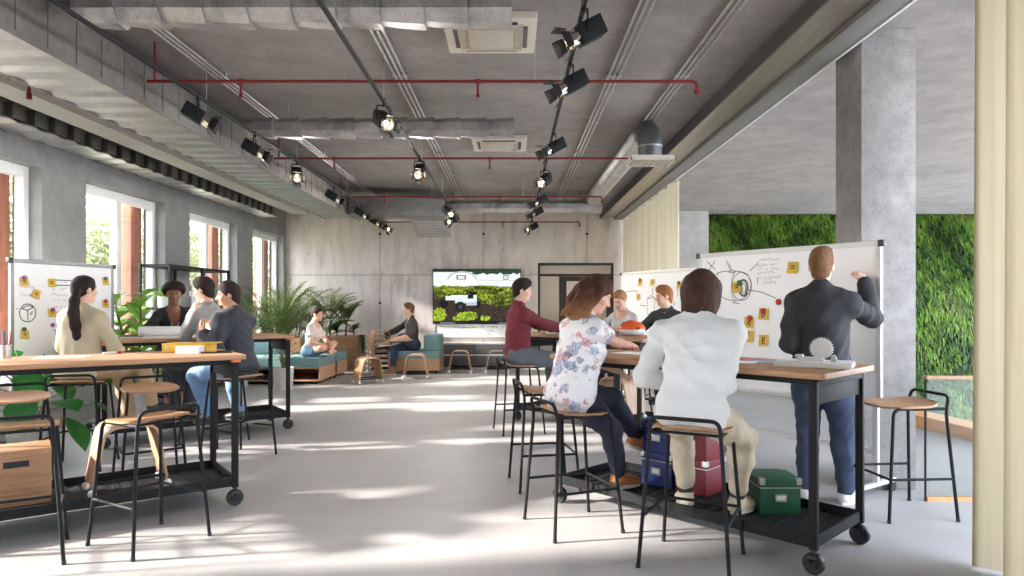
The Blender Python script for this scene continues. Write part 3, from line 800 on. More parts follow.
# ================================================================ bar stools
def make_stool(label):
    """sitter faces +Y; the tubular frame rises into a low back hoop at -Y"""
    t = thing('bar_stool', label, 'stool', (0, 0, 0), 0, 'black framed bar stools')
    b = MB(); n = 9; top = []; pl = rrect(0.40, 0.37, 0.13, 7)
    b2 = []; m = 12
    # dished seat: concentric rings
    vs = []; fs = []; rings = 6
    for lay, dz in ((0, 0.0), (1, -0.014)):
        for r in range(rings + 1):
            k = r / rings
            for (x, y) in pl:
                X, Y = x * k, y * k
                z = 0.735 + dz - 0.012 * (1 - k * k) + 0.022 * max(0, -Y / 0.185) ** 2 * (1 if Y < 0 else 0) - 0.012 * max(0, Y / 0.185) ** 3
                vs.append((X, Y, z))
    N = len(pl); half = (rings + 1) * N
    for r in range(rings):
        for j in range(N):
            a, bb = r * N + j, r * N + (j + 1) % N; c2, d2 = (r + 1) * N + (j + 1) % N, (r + 1) * N + j
            if r == 0: fs.append((a, c2, d2)) if False else fs.append((a, bb, c2, d2))
            else: fs.append((a, bb, c2, d2))
            fs.append((half + a, half + d2, half + c2, half + bb))
    for j in range(N): fs.append((rings * N + j, rings * N + (j + 1) % N, half + rings * N + (j + 1) % N, half + rings * N + j))
    b = MB(); b.add(vs, fs); b.build('seat', M['oak'], t, smooth=40)
    r = 0.0105
    sx, fy = 0.19, 0.165
    # rear legs joined by the back hoop
    b = MB(); b.tube(fillet([(-0.235, -0.235, 0), (-0.185, -0.19, 0.70), (-0.18, -0.215, 0.80), (0.18, -0.215, 0.80), (0.185, -0.19, 0.70), (0.235, -0.235, 0)], 0.06, 6), r, 10); b.build('back_hoop', M['black'], t, smooth=50)
    for s in (-1, 1):
        b = MB(); b.tube(fillet([(s * 0.225, 0.225, 0), (s * 0.175, 0.16, 0.715), (s * 0.18, -0.19, 0.715)], 0.05, 6), r, 10); b.build('leg', M['black'], t, smooth=50)
        for y in (0.225, -0.235):
            b = MB(); b.tube([(s * (0.225 if y > 0 else 0.235), y, 0), (s * (0.225 if y > 0 else 0.235), y * 0.995, 0.02)], 0.0125, 10); b.build('foot_cap', M['black_plastic'], t)
    b = MB(); b.tube([(-0.178, 0.1, 0.712), (0.178, 0.1, 0.712)], 0.008, 8).tube([(-0.18, -0.14, 0.714), (0.18, -0.14, 0.714)], 0.008, 8); b.build('seat_rail', M['black'], t, smooth=50)
    zb = 0.27
    b = MB(); b.tube(fillet([(-0.216, -0.217, zb), (-0.209, 0.202, zb), (0.209, 0.202, zb), (0.216, -0.217, zb)], 0.02, 4), 0.009, 8); b.build('foot_rest', M['black'], t, smooth=50)
    return t
STOOLS = [(0.985, 3.71, -28, 'bar stool under the person in the white sweater, at the oak table with the boxes'),
          (0.385, 4.285, -69, 'bar stool carrying the person in the floral blouse'),
          (0.25, 5.28, -80, 'empty bar stool just behind the person in the floral blouse'),
          (0.08, 7.45, -76, 'bar stool under the person in the maroon sweater'),
          (2.60, 4.58, 95, 'empty bar stool beside the concrete column'),
          (1.40, 8.45, 134, 'bar stool under the person in the grey tee, behind the table'),
          (1.84, 8.02, 134, 'bar stool under the person in the dark jacket near the far whiteboard'),
          (-2.14, 4.02, 60, 'empty bar stool before the table with a bentwood stool on its tray'),
          (-2.72, 3.74, 30, 'empty bar stool at the left frame edge, in front of the wooden crate'),
          (-3.52, 4.85, -144, 'empty bar stool behind the window side table beside the large green leaves'),
          (-2.85, 5.38, -144, 'empty bar stool between the two window side tables'),
          (-3.70, 5.85, 12, 'bar stool under the person with the ponytail'),
          (-2.50, 6.22, 62, 'bar stool under the person in blue jeans and dark blazer'),
          (-2.98, 6.82, 74, 'bar stool under the person in the grey shirt, behind the person in the blazer'),
          (-3.92, 7.90, -146, 'bar stool under the person with the round afro hair')]
s0 = make_stool('x')
for i, (x, y, a, lab) in enumerate(STOOLS):
    s = s0 if i == 0 else copy_tree(s0)
    s.location = (x, y, 0); s.rotation_euler = (0, 0, R(a)); s['label'] = lab

# ================================================================ low bentwood stools on castors
def make_bent(label, name='low_stool'):
    """a wide sheet of ply bent into an upside down U; side view in XZ"""
    t = thing(name, label, 'stool', (0, 0, 0), 0, 'bentwood low stools')
    side = fillet([(-0.215, 0, 0.07), (-0.15, 0, 0.44), (0.15, 0, 0.44), (0.215, 0, 0.07)], 0.085, 8)
    path = []
    for p in side:
        k = (p.z - 0.07) / 0.37
        path.append((p, (0, 0.140 + 0.035 * min(1, k * 1.1), 0)))
    b = MB(); b.strip(path, 0, 0.016); b.build('bent_seat', M['ply'], t, smooth=40)
    for s in (-1, 1):
        for y in (-0.125, 0.125):
            b = MB(); b.ball((s * 0.222, y, 0.026), 0.026, 14, 9); c = b.build('castor', M['white_plastic'], t, smooth=180)
            b = MB(); b.tube([(s * 0.216, y, 0.045), (s * 0.212, y, 0.085)], 0.008, 8); b.build('castor_pin', M['galv'], c)
    for y in (-0.125, 0.125):
        b = MB(); b.bar((-0.205, y, 0.085), (0.205, y, 0.085), 0.012, 0.022); b.build('cross_bar', M['black'], t, smooth=0)
    return t
B0 = make_bent('x')
BENT = [(tw(TL1, 0.26, -0.02, 0.151), 40, 'bentwood stool with white castors stored on the window side table tray'),
        (tw(TR2, 0.42, -0.02, 0.151), -46, 'bentwood stool stored on the tray of the table with the dome'),
        ((-2.52, 11.95, 0), 38, 'walnut toned bentwood stool turned at an angle near the bench end'),
        ((-1.79, 12.75, 0), 0, 'bentwood stool seen edge on in front of the seated person on the sofa'),
        ((-1.04, 13.7, 0), 0, 'bentwood stool before the dark sideboard, beside the sofa'),
        ((-0.30, 13.7, 0), 0, 'bentwood stool before the dark sideboard, nearest the person in maroon')]
for i, (p, a, lab) in enumerate(BENT):
    s = B0 if i == 0 else copy_tree(B0)
    s.location = p; s.rotation_euler = (0, 0, R(a)); s['label'] = lab
for i in range(5):
    s = copy_tree(B0); s.location = (-2.66, 13.75, 0.10 * i); s.rotation_euler = (0, 0, R(25))
    s['label'] = ['bottom bentwood stool of the tall stack by the concrete wall', 'second bentwood stool from the bottom of the stack by the wall', 'middle bentwood stool of the stack by the wall', 'second bentwood stool from the top of the stack by the wall', 'topmost bentwood stool of the tall stack by the concrete wall'][i]
    s['group'] = 'stacked bentwood stools'
    if i:
        for c in s.children:
            pass

# ================================================================ whiteboards
m_board = plain('whiteboard enamel', rgb(248, 247, 246), 0.3, 0, 0.01)
m_wframe = plain('white steel frame', rgb(216, 214, 210), 0.4, 0.1, 0.02)
m_gframe = plain('grey aluminium frame', rgb(140, 138, 138), 0.4, 0.5, 0.03)
m_ink = plain('marker ink', rgb(48, 46, 48), 0.7)
m_ink2 = plain('thin grey marker ink', rgb(112, 110, 112), 0.7)
def ribbon(b, pts, w, y, wob=0.0, rg=None):
    """flat ink stroke on the board plane (x, z) at depth y"""
    P = [Vector((p[0], p[1])) for p in pts]; vs = []; n = len(P)
    for i in range(n):
        d = (P[min(i + 1, n - 1)] - P[max(i - 1, 0)]).normalized(); nr = Vector((-d.y, d.x)) * w / 2
        vs += [(P[i].x + nr.x, y, P[i].y + nr.y), (P[i].x - nr.x, y, P[i].y - nr.y)]
    b.add(vs, [(2 * i, 2 * i + 1, 2 * i + 3, 2 * i + 2) for i in range(n - 1)])
def scribble(b, p0, p1, h, w, y, rg):
    """a line of illegible handwriting between two points"""
    a = Vector(p0); c = Vector(p1); L = (c - a).length; d = (c - a) / L; nr = Vector((-d.y, d.x)); s = 0; pts = []
    while s < L:
        if rg.random() < 0.10:
            if len(pts) > 2: ribbon(b, pts, w, y)
            pts = []; s += h * 0.7; continue
        pts.append(a + d * (s + rg.uniform(-.15, .15) * h) + nr * h * rg.choice((-0.45, -0.3, 0.1, 0.45, 0.8)) * rg.uniform(0.5, 1)); s += h * rg.uniform(0.22, 0.42)
    if len(pts) > 2: ribbon(b, pts, w, y)
def whiteboard(label, loc, rz, w, z0, z1, strokes, texts, frame, caps=True, sw=0.007):
    t = thing('mobile_whiteboard', label, 'whiteboard', loc, R(rz)); hw = w / 2
    b = MB(); b.box(-hw + 0.03, hw - 0.03, -0.010, 0.010, z0 + 0.03, z1 - 0.035); b.build('writing_surface', m_board, t, smooth=0)
    b = MB(); b.box(-hw, hw, -0.016, 0.016, z1 - 0.04, z1).box(-hw, hw, -0.016, 0.016, z0, z0 + 0.035).box(-hw, -hw + 0.035, -0.016, 0.016, z0 + 0.035, z1 - 0.04).box(hw - 0.035, hw, -0.016, 0.016, z0 + 0.035, z1 - 0.04)
    b.build('board_frame', frame, t, bevel=0.004)
    for s in (-1, 1):
        b = MB(); b.box(s * (hw - 0.06) - 0.02, s * (hw - 0.06) + 0.02, 0.018, 0.05, 0.09, z1 - 0.3); b.build('post', frame, t, bevel=0.004)
        b = MB(); b.box(s * (hw - 0.06) - 0.02, s * (hw - 0.06) + 0.02, -0.22, 0.29, 0.07, 0.1); f = b.build('foot', frame, t, bevel=0.004)
        for y in (-0.19, 0.26):
            b = MB(); x = s * (hw - 0.06); b.lathe([(0.012, -0.016), (0.034, -0.016), (0.036, 0), (0.034, 0.016), (0.012, 0.016)], 14, Matrix.Translation((x, y, 0.036)) @ Matrix.Rotation(R(90), 4, 'Y')).box(x - 0.018, x + 0.018, y - 0.018, y + 0.018, 0.05, 0.071)
            b.build('castor', M['black_plastic'], f, smooth=35)
        if caps:
            b = MB(); b.box(s * hw - 0.022, s * hw + 0.022, -0.02, 0.02, z1 - 0.045, z1 + 0.004); b.build('corner_cap', M['black_plastic'], t, bevel=0.004)
    b = MB(); b.box(-hw + 0.06, hw - 0.06, 0.02, 0.045, 0.3, 0.34); b.build('stretcher', frame, t, smooth=0)
    b = MB(); b.box(-0.3, 0.3, -0.07, -0.017, z0 + 0.004, z0 + 0.014); b.build('pen_tray', frame, t, smooth=0)
    b = MB(); rg = random.Random(len(label))
    for st in strokes: ribbon(b, st, sw, -0.0112)
    if strokes: b.build('marker_drawing', m_ink, t, smooth=0)
    for p0, p1 in texts:
        b = MB(); scribble(b, p0, p1, 0.022, 0.003, -0.0110, rg)
        if b.v: b.build('handwriting', m_ink2, t, smooth=0)
    return t
m_note = plain('yellow sticky note', rgb(226, 186, 78), 0.8, 0, 0.05, 8)
def board_pt(B, u, z, off):
    (c, a, w, z0, z1) = B; a = R(a)
    return (c[0] + u * math.cos(a) + off * math.sin(a), c[1] + u * math.sin(a) - off * math.cos(a), z)
LET = {'A': [[(-.5, -1), (0, 1), (.5, -1)], [(-.3, -.2), (.3, -.2)]], 'D': [[(-.45, -1), (-.45, 1), (.2, .8), (.5, 0), (.2, -.8), (-.45, -1)]],
       'F': [[(-.4, -1), (-.4, 1), (.5, 1)], [(-.4, .1), (.3, .1)]], 'B': [[(-.4, -1), (-.4, 1), (.2, .9), (.3, .5), (-.3, .1), (.4, -.3), (.3, -.9), (-.4, -1)]],
       '~': [[(-.7, .4), (-.2, .6), (.3, .3), (.7, .5)], [(-.6, -.3), (0, -.1), (.6, -.4)]]}
def note(B, u, z, letter, label, size=0.078, tilt=0.0, group=None):
    t = thing('sticky_note', label, 'sticky note', board_pt(B, u, z, 0.0125), R(B[1]), group)
    h = size / 2; vs = []; fs = []; n = 5
    ca, sa = math.cos(R(tilt)), math.sin(R(tilt))
    for j in range(n + 1):
        v = -h + size * j / n; y = -0.016 * (1 - j / n) ** 2
        for x in (-h, h): vs.append((x * ca - v * sa, y - 0.0004, x * sa + v * ca))
    for j in range(n + 1):
        v = -h + size * j / n; y = -0.016 * (1 - j / n) ** 2
        for x in (-h, h): vs.append((x * ca - v * sa, y + 0.0008, x * sa + v * ca))
    m = 2 * (n + 1)
    for j in range(n):
        fs += [(2 * j, 2 * j + 1, 2 * j + 3, 2 * j + 2), (m + 2 * j, m + 2 * j + 2, m + 2 * j + 3, m + 2 * j + 1), (2 * j, 2 * j + 2, m + 2 * j + 2, m + 2 * j), (2 * j + 1, m + 2 * j + 1, m + 2 * j + 3, 2 * j + 3)]
    fs += [(0, m, m + 1, 1), (2 * n, 2 * n + 1, m + 2 * n + 1, m + 2 * n)]
    b = MB(); b.add(vs, fs); b.build('paper', m_note, t, smooth=40)
    b = MB()
    for st in LET.get(letter, LET['~']): ribbon(b, [(x * h * 0.62, zz * h * 0.6) for x, zz in st], size * 0.1, 0)
    b.v = [(x, -0.0016 - 0.016 * (1 - (z2 + h) / size) ** 2, z2) for x, y, z2 in b.v]
    b.build('letter', m_ink, t, smooth=0)
    return t
MAG = {}
def magnet(B, u, z, colr, label, off=0.0115, r=0.021):
    if colr not in MAG: MAG[colr] = plain('%s magnet' % colr, {'red': rgb(190, 40, 52), 'green': rgb(44, 110, 62), 'purple': rgb(142, 74, 160)}[colr], 0.4)
    b = MB(); b.lathe([(r * 0.98, 0), (r, 0.006), (r * 0.85, 0.011), (0.0, 0.0125)], 18, Matrix.Rotation(R(90), 4, 'X'), cap=False)
    o = b.build('magnet', MAG[colr], None, smooth=50, loc=board_pt(B, u, z, off), rz=R(B[1]))
    tag(o, label, 'magnet', 'board magnets')

BR1 = ((2.185, 5.58, 0), -55.8, 1.66, 0.65, 1.85)
BR2 = ((1.995, 9.37, 0), -66.8, 1.80, 0.65, 1.85)
BL = ((-4.55, 6.96, 0), 76.6, 1.21, 0.72, 1.82)
R1S = [[(-0.684, 1.611), (-0.61, 1.668), (-0.542, 1.68), (-0.454, 1.68), (-0.367, 1.67), (-0.287, 1.631), (-0.262, 1.56), (-0.279, 1.489), (-0.35, 1.433), (-0.428, 1.415), (-0.531, 1.437), (-0.615, 1.475)], [(-0.258, 1.542), (-0.263, 1.505), (-0.277, 1.472), (-0.298, 1.445), (-0.326, 1.428), (-0.357, 1.422), (-0.388, 1.428), (-0.416, 1.446), (-0.439, 1.473), (-0.453, 1.508), (-0.458, 1.546), (-0.453, 1.584), (-0.439, 1.618), (-0.416, 1.645), (-0.388, 1.661), (-0.357, 1.666), (-0.326, 1.659), (-0.298, 1.641), (-0.277, 1.613), (-0.263, 1.579), (-0.258, 1.542)], [(-0.298, 1.529), (-0.3, 1.508), (-0.306, 1.489), (-0.316, 1.474), (-0.328, 1.465), (-0.342, 1.462), (-0.356, 1.465), (-0.368, 1.475), (-0.378, 1.49), (-0.384, 1.509), (-0.387, 1.53), (-0.384, 1.551), (-0.378, 1.57), (-0.368, 1.585), (-0.356, 1.594), (-0.342, 1.597), (-0.328, 1.594), (-0.316, 1.584), (-0.306, 1.569), (-0.3, 1.55), (-0.298, 1.529)], [(-0.306, 1.529), (-0.308, 1.51), (-0.313, 1.493), (-0.321, 1.48), (-0.331, 1.472), (-0.342, 1.469), (-0.353, 1.472), (-0.363, 1.481), (-0.371, 1.494), (-0.376, 1.511), (-0.378, 1.53), (-0.376, 1.549), (-0.371, 1.566), (-0.363, 1.579), (-0.353, 1.588), (-0.342, 1.59), (-0.331, 1.587), (-0.321, 1.578), (-0.313, 1.565), (-0.308, 1.548), (-0.306, 1.529)], [(-0.316, 1.527), (-0.318, 1.515), (-0.321, 1.504), (-0.326, 1.496), (-0.333, 1.49), (-0.34, 1.488), (-0.347, 1.49), (-0.353, 1.496), (-0.359, 1.505), (-0.362, 1.516), (-0.363, 1.528), (-0.362, 1.54), (-0.359, 1.551), (-0.353, 1.56), (-0.347, 1.565), (-0.34, 1.567), (-0.333, 1.565), (-0.326, 1.559), (-0.321, 1.55), (-0.318, 1.539), (-0.316, 1.527)], [(-0.289, 1.529), (-0.292, 1.506), (-0.299, 1.486), (-0.31, 1.47), (-0.324, 1.46), (-0.34, 1.456), (-0.355, 1.46), (-0.37, 1.47), (-0.381, 1.487), (-0.388, 1.508), (-0.391, 1.53), (-0.388, 1.553), (-0.381, 1.574), (-0.37, 1.59), (-0.355, 1.6), (-0.34, 1.603), (-0.324, 1.599), (-0.31, 1.588), (-0.299, 1.572), (-0.292, 1.551), (-0.289, 1.529)], [(-0.606, 1.668), (-0.624, 1.628), (-0.629, 1.572), (-0.624, 1.516), (-0.61, 1.475)], [(-0.638, 1.699), (-0.731, 1.776)], [(-0.722, 1.683), (-0.642, 1.777)], [(-0.731, 1.688), (-0.703, 1.671)], [(-0.471, 1.674), (-0.52, 1.778)], [(-0.454, 1.677), (-0.493, 1.751)], [(-0.293, 1.511), (-0.16, 1.491), (-0.022, 1.438)], [(-0.279, 1.67), (-0.19, 1.74)], [(-0.498, 1.675), (-0.476, 1.663), (-0.428, 1.665), (-0.421, 1.676)], [(-0.652, 1.595), (-0.606, 1.59), (-0.606, 1.523), (-0.647, 1.524)], [(-0.2, 1.618), (-0.2, 1.558)], [(-0.454, 1.404), (-0.378, 1.395)], [(-0.432, 1.676), (-0.458, 1.613), (-0.465, 1.532), (-0.454, 1.45), (-0.415, 1.419)]]
R1T = [((-0.196, 1.758), (0.013, 1.754)), ((-0.2, 1.713), (-0.018, 1.715)), ((-0.196, 1.681), (0.013, 1.683)), ((-0.2, 1.65), (-0.026, 1.65)), ((-0.188, 1.611), (0.028, 1.611)), ((-0.16, 1.589), (-0.057, 1.593)), ((-0.152, 1.557), (-0.018, 1.565))]
R1N = [((-0.404, 1.538), 'g'), ((0.133, 1.683), ''), ((-0.281, 1.236), 'r A'), ((-0.136, 1.309), 'r D'), ((-0.281, 1.117), 'F'), ((-0.136, 1.088), 'B')]
R1M = [(0.003, 1.409), (-0.273, 1.271), (-0.14, 1.331), (-0.376, 1.573)]
R2S = [[(-0.224, 1.462), (-0.224, 1.242), (-0.05, 1.257), (-0.05, 1.472), (-0.224, 1.462)], [(-0.224, 1.462), (-0.141, 1.505), (-0.05, 1.472)], [(-0.099, 1.605), (-0.091, 1.504)], [(-0.182, 1.243), (-0.161, 1.147)], [(-0.12, 1.249), (-0.12, 1.136)], [(-0.85, 1.556), (-0.573, 1.577), (-0.44, 1.562)], [(-0.396, 1.369), (-0.267, 1.359)], [(0.372, 1.412), (0.391, 1.343), (0.41, 1.412)], [(0.465, 1.594), (0.469, 1.48)]]
R2N = [(-0.396, 1.693), (-0.095, 1.684), (-0.44, 1.488), (0.498, 1.632)]
LS = [[(-0.208, 1.632), (0.12, 1.628), (0.12, 1.578), (-0.203, 1.58), (-0.208, 1.632)], [(-0.346, 1.304), (-0.35, 1.277), (-0.362, 1.253), (-0.381, 1.234), (-0.405, 1.222), (-0.432, 1.219), (-0.458, 1.224), (-0.481, 1.236), (-0.499, 1.256), (-0.511, 1.28), (-0.515, 1.306), (-0.511, 1.333), (-0.499, 1.356), (-0.481, 1.375), (-0.458, 1.387), (-0.432, 1.391), (-0.405, 1.387), (-0.381, 1.375), (-0.362, 1.355), (-0.35, 1.331), (-0.346, 1.304)], [(-0.492, 1.347), (-0.432, 1.33), (-0.366, 1.363)], [(-0.432, 1.33), (-0.426, 1.23)], [(-0.489, 1.347), (-0.435, 1.375), (-0.37, 1.365)], [(-0.408, 1.296), (-0.381, 1.321), (-0.388, 1.284), (-0.408, 1.296)], [(-0.183, 1.302), (0.006, 1.317)], [(-0.154, 1.137), (-0.075, 1.076)], [(-0.545, 1.348), (-0.533, 1.347)]]
LT = [((-0.503, 1.791), (-0.335, 1.779)), ((-0.515, 1.552), (-0.353, 1.553)), ((-0.515, 1.484), (-0.381, 1.479)), ((-0.135, 1.617), (0.109, 1.606)), ((-0.174, 1.54), (0.109, 1.534)), ((-0.174, 1.484), (0.036, 1.476)), ((-0.17, 1.433), (0.016, 1.423)), ((-0.154, 1.357), (-0.015, 1.352)), ((-0.154, 1.267), (-0.035, 1.255)), ((-0.154, 1.093), (-0.055, 1.08))]
LN = [(-0.467, 1.603), (-0.344, 1.486), (-0.174, 1.6), (0.485, 1.638), (0.485, 1.39), (-0.17, 1.305), (-0.462, 1.099)]
LM = [(-0.469, 1.641), (0.485, 1.666), (0.487, 1.422), (-0.162, 1.332), (-0.162, 1.18), (-0.469, 1.149)]
whiteboard('large white mobile whiteboard with a round machine sketch, the standing person writes on it', *BR1[:3], BR1[3], BR1[4], R1S, R1T, m_wframe, sw=0.0055)
whiteboard('white mobile whiteboard behind the grey tee person, in front of the sheer curtain', *BR2[:3], BR2[3], BR2[4], R2S, [], m_wframe, sw=0.008)
whiteboard('grey framed mobile whiteboard by the window with notes around a ponytailed person', *BL[:3], BL[3], BL[4], LS, LT, m_gframe, sw=0.009)
for (u, z), k, lab, tl in zip([q[0] for q in R1N], ('~', '~', 'A', 'D', 'F', 'B'),
        ('yellow note stuck on the hub of the round machine sketch', 'yellow note with two lines near the standing person\'s head', 'yellow note lettered A under a red magnet', 'yellow note lettered D under a red magnet', 'yellow note lettered F on the large whiteboard', 'yellow note lettered B on the large whiteboard'), (5, -4, 2, -3, 1, 2)):
    note(BR1, u, z, k, lab, 0.094, tl)
for (u, z), c, lab in zip(R1M, ('red', 'red', 'red', 'green'), ('red magnet alone on the large whiteboard beside the person in black', 'red magnet holding the note lettered A', 'red magnet holding the note lettered D', 'green magnet on the round machine sketch')):
    magnet(BR1, u, z, c, lab, 0.0145 if 'alone' not in lab else 0.0115, 0.026)
for (u, z), lab in zip(R2N, ('yellow note top of the far whiteboard, with a red magnet', 'yellow note top of the far whiteboard, above the rocket sketch', 'lowest yellow note on the far whiteboard', 'yellow note under a green magnet beside the sweater wearer\'s hair')):
    note(BR2, u, z, '~', lab, 0.09, 4)
magnet(BR2, R2N[0][0] + 0.0, R2N[0][1] + 0.035, 'red', 'red magnet on the far whiteboard', 0.0145, 0.026)
magnet(BR2, R2N[3][0] + 0.0, R2N[3][1] + 0.03, 'green', 'green magnet on the far whiteboard', 0.0145, 0.026)
for i, ((u, z), lab) in enumerate(zip(LN, ('yellow note under a purple magnet in the top corner of the window whiteboard', 'yellow note beside two written lines on the window whiteboard, without magnet', 'yellow note at the start of the boxed heading on the window whiteboard', 'yellow note under a green magnet by the ponytailed person\'s face', 'yellow note under a red magnet by the ponytailed person\'s shoulder', 'yellow note under a purple magnet beside the lower written list', 'yellow note under a green magnet below the cube sketch'))):
    note(BL, u, z, '~', lab, 0.085, (6, -20, 3, 2, -4, 10, -8)[i])
for (u, z), c, lab in zip(LM, ('purple', 'green', 'red', 'purple', 'purple', 'green'), ('purple magnet in the top corner of the window whiteboard', 'green magnet by the ponytailed person\'s face', 'red magnet by the ponytailed person\'s shoulder', 'purple magnet beside the lower written list', 'purple magnet alone low on the window whiteboard', 'green magnet below the cube sketch')):
    magnet(BL, u, z, c, lab, 0.0145 if 'alone' not in lab else 0.0115, 0.022)

# ================================================================ boxes and crates on the trays
def lid_box(name, label, loc, rz, w, d, h, mat, group=None):
    t = thing(name, label, 'box', loc, rz, group); lh = 0.055
    b = MB(); b.box(-w / 2 + 0.004, w / 2 - 0.004, -d / 2 + 0.004, d / 2 - 0.004, 0, h - lh); b.build('box_body', mat, t, bevel=0.002)
    b = MB(); b.box(-w / 2, w / 2, -d / 2, d / 2, h - lh, h); l = b.build('lid', mat, t, bevel=0.003)
    b = MB(); b.box(-w / 2 - 0.001, w / 2 + 0.001, -d / 2 - 0.001, d / 2 + 0.001, h - lh, h - lh + 0.006); b.build('metal_edge', M['galv'], l, smooth=0)
    for sx in (-1, 1):
        for sy in (-1, 1):
            b = MB(); b.cbox((sx * (w / 2 - 0.014), sy * (d / 2 - 0.014), h - 0.016), (0.032, 0.032, 0.036)); b.build('metal_corner', M['galv'], l, smooth=0)
    b = MB(); b.box(-0.035, 0.035, -d / 2 - 0.003, -d / 2 + 0.004, h * 0.36, h * 0.36 + 0.045); p = b.build('label_holder', M['galv'], t, smooth=0)
    b = MB(); b.box(-0.027, 0.027, -d / 2 - 0.0042, -d / 2 - 0.003, h * 0.36 + 0.01, h * 0.36 + 0.038); b.build('label_card', M['white_plastic'], p, smooth=0)
    return t
m_blue = plain('blue board', rgb(44, 58, 122), 0.55, 0, 0.04); m_redb = plain('dark red board', rgb(124, 32, 42), 0.55, 0, 0.04); m_green = plain('dark green board', rgb(26, 84, 58), 0.55, 0, 0.04)
za = R(-46.2)
bx = tw(TR1, -0.335, 0.175); rx = tw(TR1, -0.075, 0.18)
lid_box('storage_box', 'dark blue lidded storage box on the tray, lower of two', (bx[0], bx[1], 0.151), za, 0.25, 0.26, 0.225, m_blue, 'blue storage boxes')
lid_box('storage_box', 'dark blue lidded storage box stacked on the other blue one', (bx[0], bx[1], 0.377), za, 0.25, 0.26, 0.225, m_blue, 'blue storage boxes')
lid_box('storage_box', 'dark red lidded storage box on the tray, lower of two', (rx[0], rx[1], 0.151), za, 0.235, 0.25, 0.225, m_redb, 'red storage boxes')
lid_box('storage_box', 'dark red lidded storage box stacked on the other red one', (rx[0], rx[1], 0.377), za, 0.235, 0.25, 0.225, m_redb, 'red storage boxes')
lid_box('storage_box', 'single dark green lidded storage box on the table tray', (1.585, 4.155, 0.151), R(0), 0.245, 0.26, 0.21, m_green)

def crate(label, loc, rz, w, d, h):
    t = thing('wooden_crate', label, 'crate', loc, rz); th = 0.014
    b = MB(); b.box(-w / 2, w / 2, d / 2 - th, d / 2, 0, h).box(-w / 2, -w / 2 + th, -d / 2 + th, d / 2 - th, 0, h).box(w / 2 - th, w / 2, -d / 2 + th, d / 2 - th, 0, h).box(-w / 2 + th, w / 2 - th, -d / 2 + th, d / 2 - th, 0, th)
    b.build('crate_body', M['crate'], t, smooth=0)
    # front with a slotted hand hole
    z0, z1, hx = h * 0.72, h * 0.84, 0.065
    b = MB(); f = -d / 2
    b.box(-w / 2, w / 2, f, f + th, 0, z0).box(-w / 2, w / 2, f, f + th, z1, h).box(-w / 2, -hx, f, f + th, z0, z1).box(hx, w / 2, f, f + th, z0, z1)
    fr = b.build('front_panel', M['crate'], t, smooth=0)
    b = MB(); b.box(-hx, hx, f + th, f + th + 0.003, z0, z1); b.build('hand_hole', M['black_plastic'], fr, smooth=0)
    b = MB()
    for k in range(5): b.box(-w * 0.36, w * 0.36, f - 0.008, f, h * 0.1 + k * h * 0.11, h * 0.1 + k * h * 0.11 + h * 0.075)
    b.build('front_slats', M['crate'], fr, bevel=0.002)
    b = MB(); b.box(-w / 2, w / 2, -d / 2, d / 2, h, h + 0.012); b.build('lid', M['crate'], t, bevel=0.002)
    return t
p = tw(TL1, -0.345, 0.05); crate('pale wooden crate with hand hole on the nearest window side table tray', (p[0], p[1], 0.151), R(36), 0.36, 0.30, 0.33)
p = tw(TL2, -0.02, 0.06); crate('wooden crate with hand hole on the tray beneath the paper roll table', (p[0], p[1], 0.151), R(36), 0.38, 0.28, 0.27)

# ================================================================ things on the tables
ZT = 1.0425
p = tw(TL1, 0.70, 0.21)
t = thing('box_file', 'yellow box file lying on the corner of the window side table', 'box file', (p[0], p[1], ZT), R(4))
m_yel = plain('yellow board', rgb(214, 172, 52), 0.5)
b = MB(); b.box(-0.16, 0.15, -0.11, 0.11, 0, 0.058); b.build('case', m_yel, t, bevel=0.004)
b = MB(); b.box(-0.165, 0.19, -0.112, 0.115, 0.058, 0.064); b.build('cover', m_yel, t, bevel=0.002)
b = MB(); b.tube([(-0.13, -0.1105, 0.03), (-0.13, -0.112, 0.03)], 0.011, 14); b.build('finger_ring', M['galv'], t)
p = tw(TL1, 0.665, 0.045)
t = thing('book', 'small white bound book in front of the yellow box file', 'book', (p[0], p[1], ZT), R(2))
b = MB(); b.box(-0.08, 0.08, -0.055, 0.055, 0.003, 0.045); b.build('pages', M['white_plastic'], t, smooth=0)
b = MB(); b.box(-0.084, 0.084, -0.058, 0.058, 0.0, 0.003).box(-0.084, 0.084, -0.058, 0.058, 0.045, 0.048).box(-0.084, 0.084, 0.055, 0.058, 0.003, 0.045); b.build('cover', M['white_frame'], t, smooth=0)
p = tw(TL1, 0.83, -0.03)
t = thing('tablet', 'dark tablet lying flat at the table corner beside the white book', 'tablet', (p[0], p[1], ZT), R(20))
b = MB(); b.prism(rrect(0.21, 0.15, 0.015), 0, 0.009); b.build('tablet_body', M['black_plastic'], t, bevel=0.002)
b = MB(); b.prism(rrect(0.19, 0.13, 0.008), 0.0091, 0.0096); b.build('screen', plain('dark glass', rgb(26, 28, 32), 0.1), t, smooth=0)
p = tw(TL1, -0.40, 0.24)
t = thing('pencil_cup', 'small cup of upright pencils at the left end of the window side table', 'pencil cup', (p[0], p[1], ZT))
b = MB(); b.lathe([(0.03, 0), (0.034, 0.085), (0.03, 0.085), (0.027, 0.004)], 16); b.build('cup', M['galv'], t, smooth=40)
for k, (dx, dy, c) in enumerate(((-0.01, 0.0, rgb(60, 88, 140)), (0.012, 0.008, rgb(150, 84, 60)), (0.004, -0.012, rgb(60, 60, 70)))):
    b = MB(); b.tube([(dx, dy, 0.006), (dx * 1.9, dy * 1.9, 0.17), (dx * 2, dy * 2, 0.185)], [0.005, 0.005, 0.001], 6); b.build('pencil', plain('pencil paint %d' % k, c, 0.4), t)
p = tw(TL1, -0.10, 0.12)
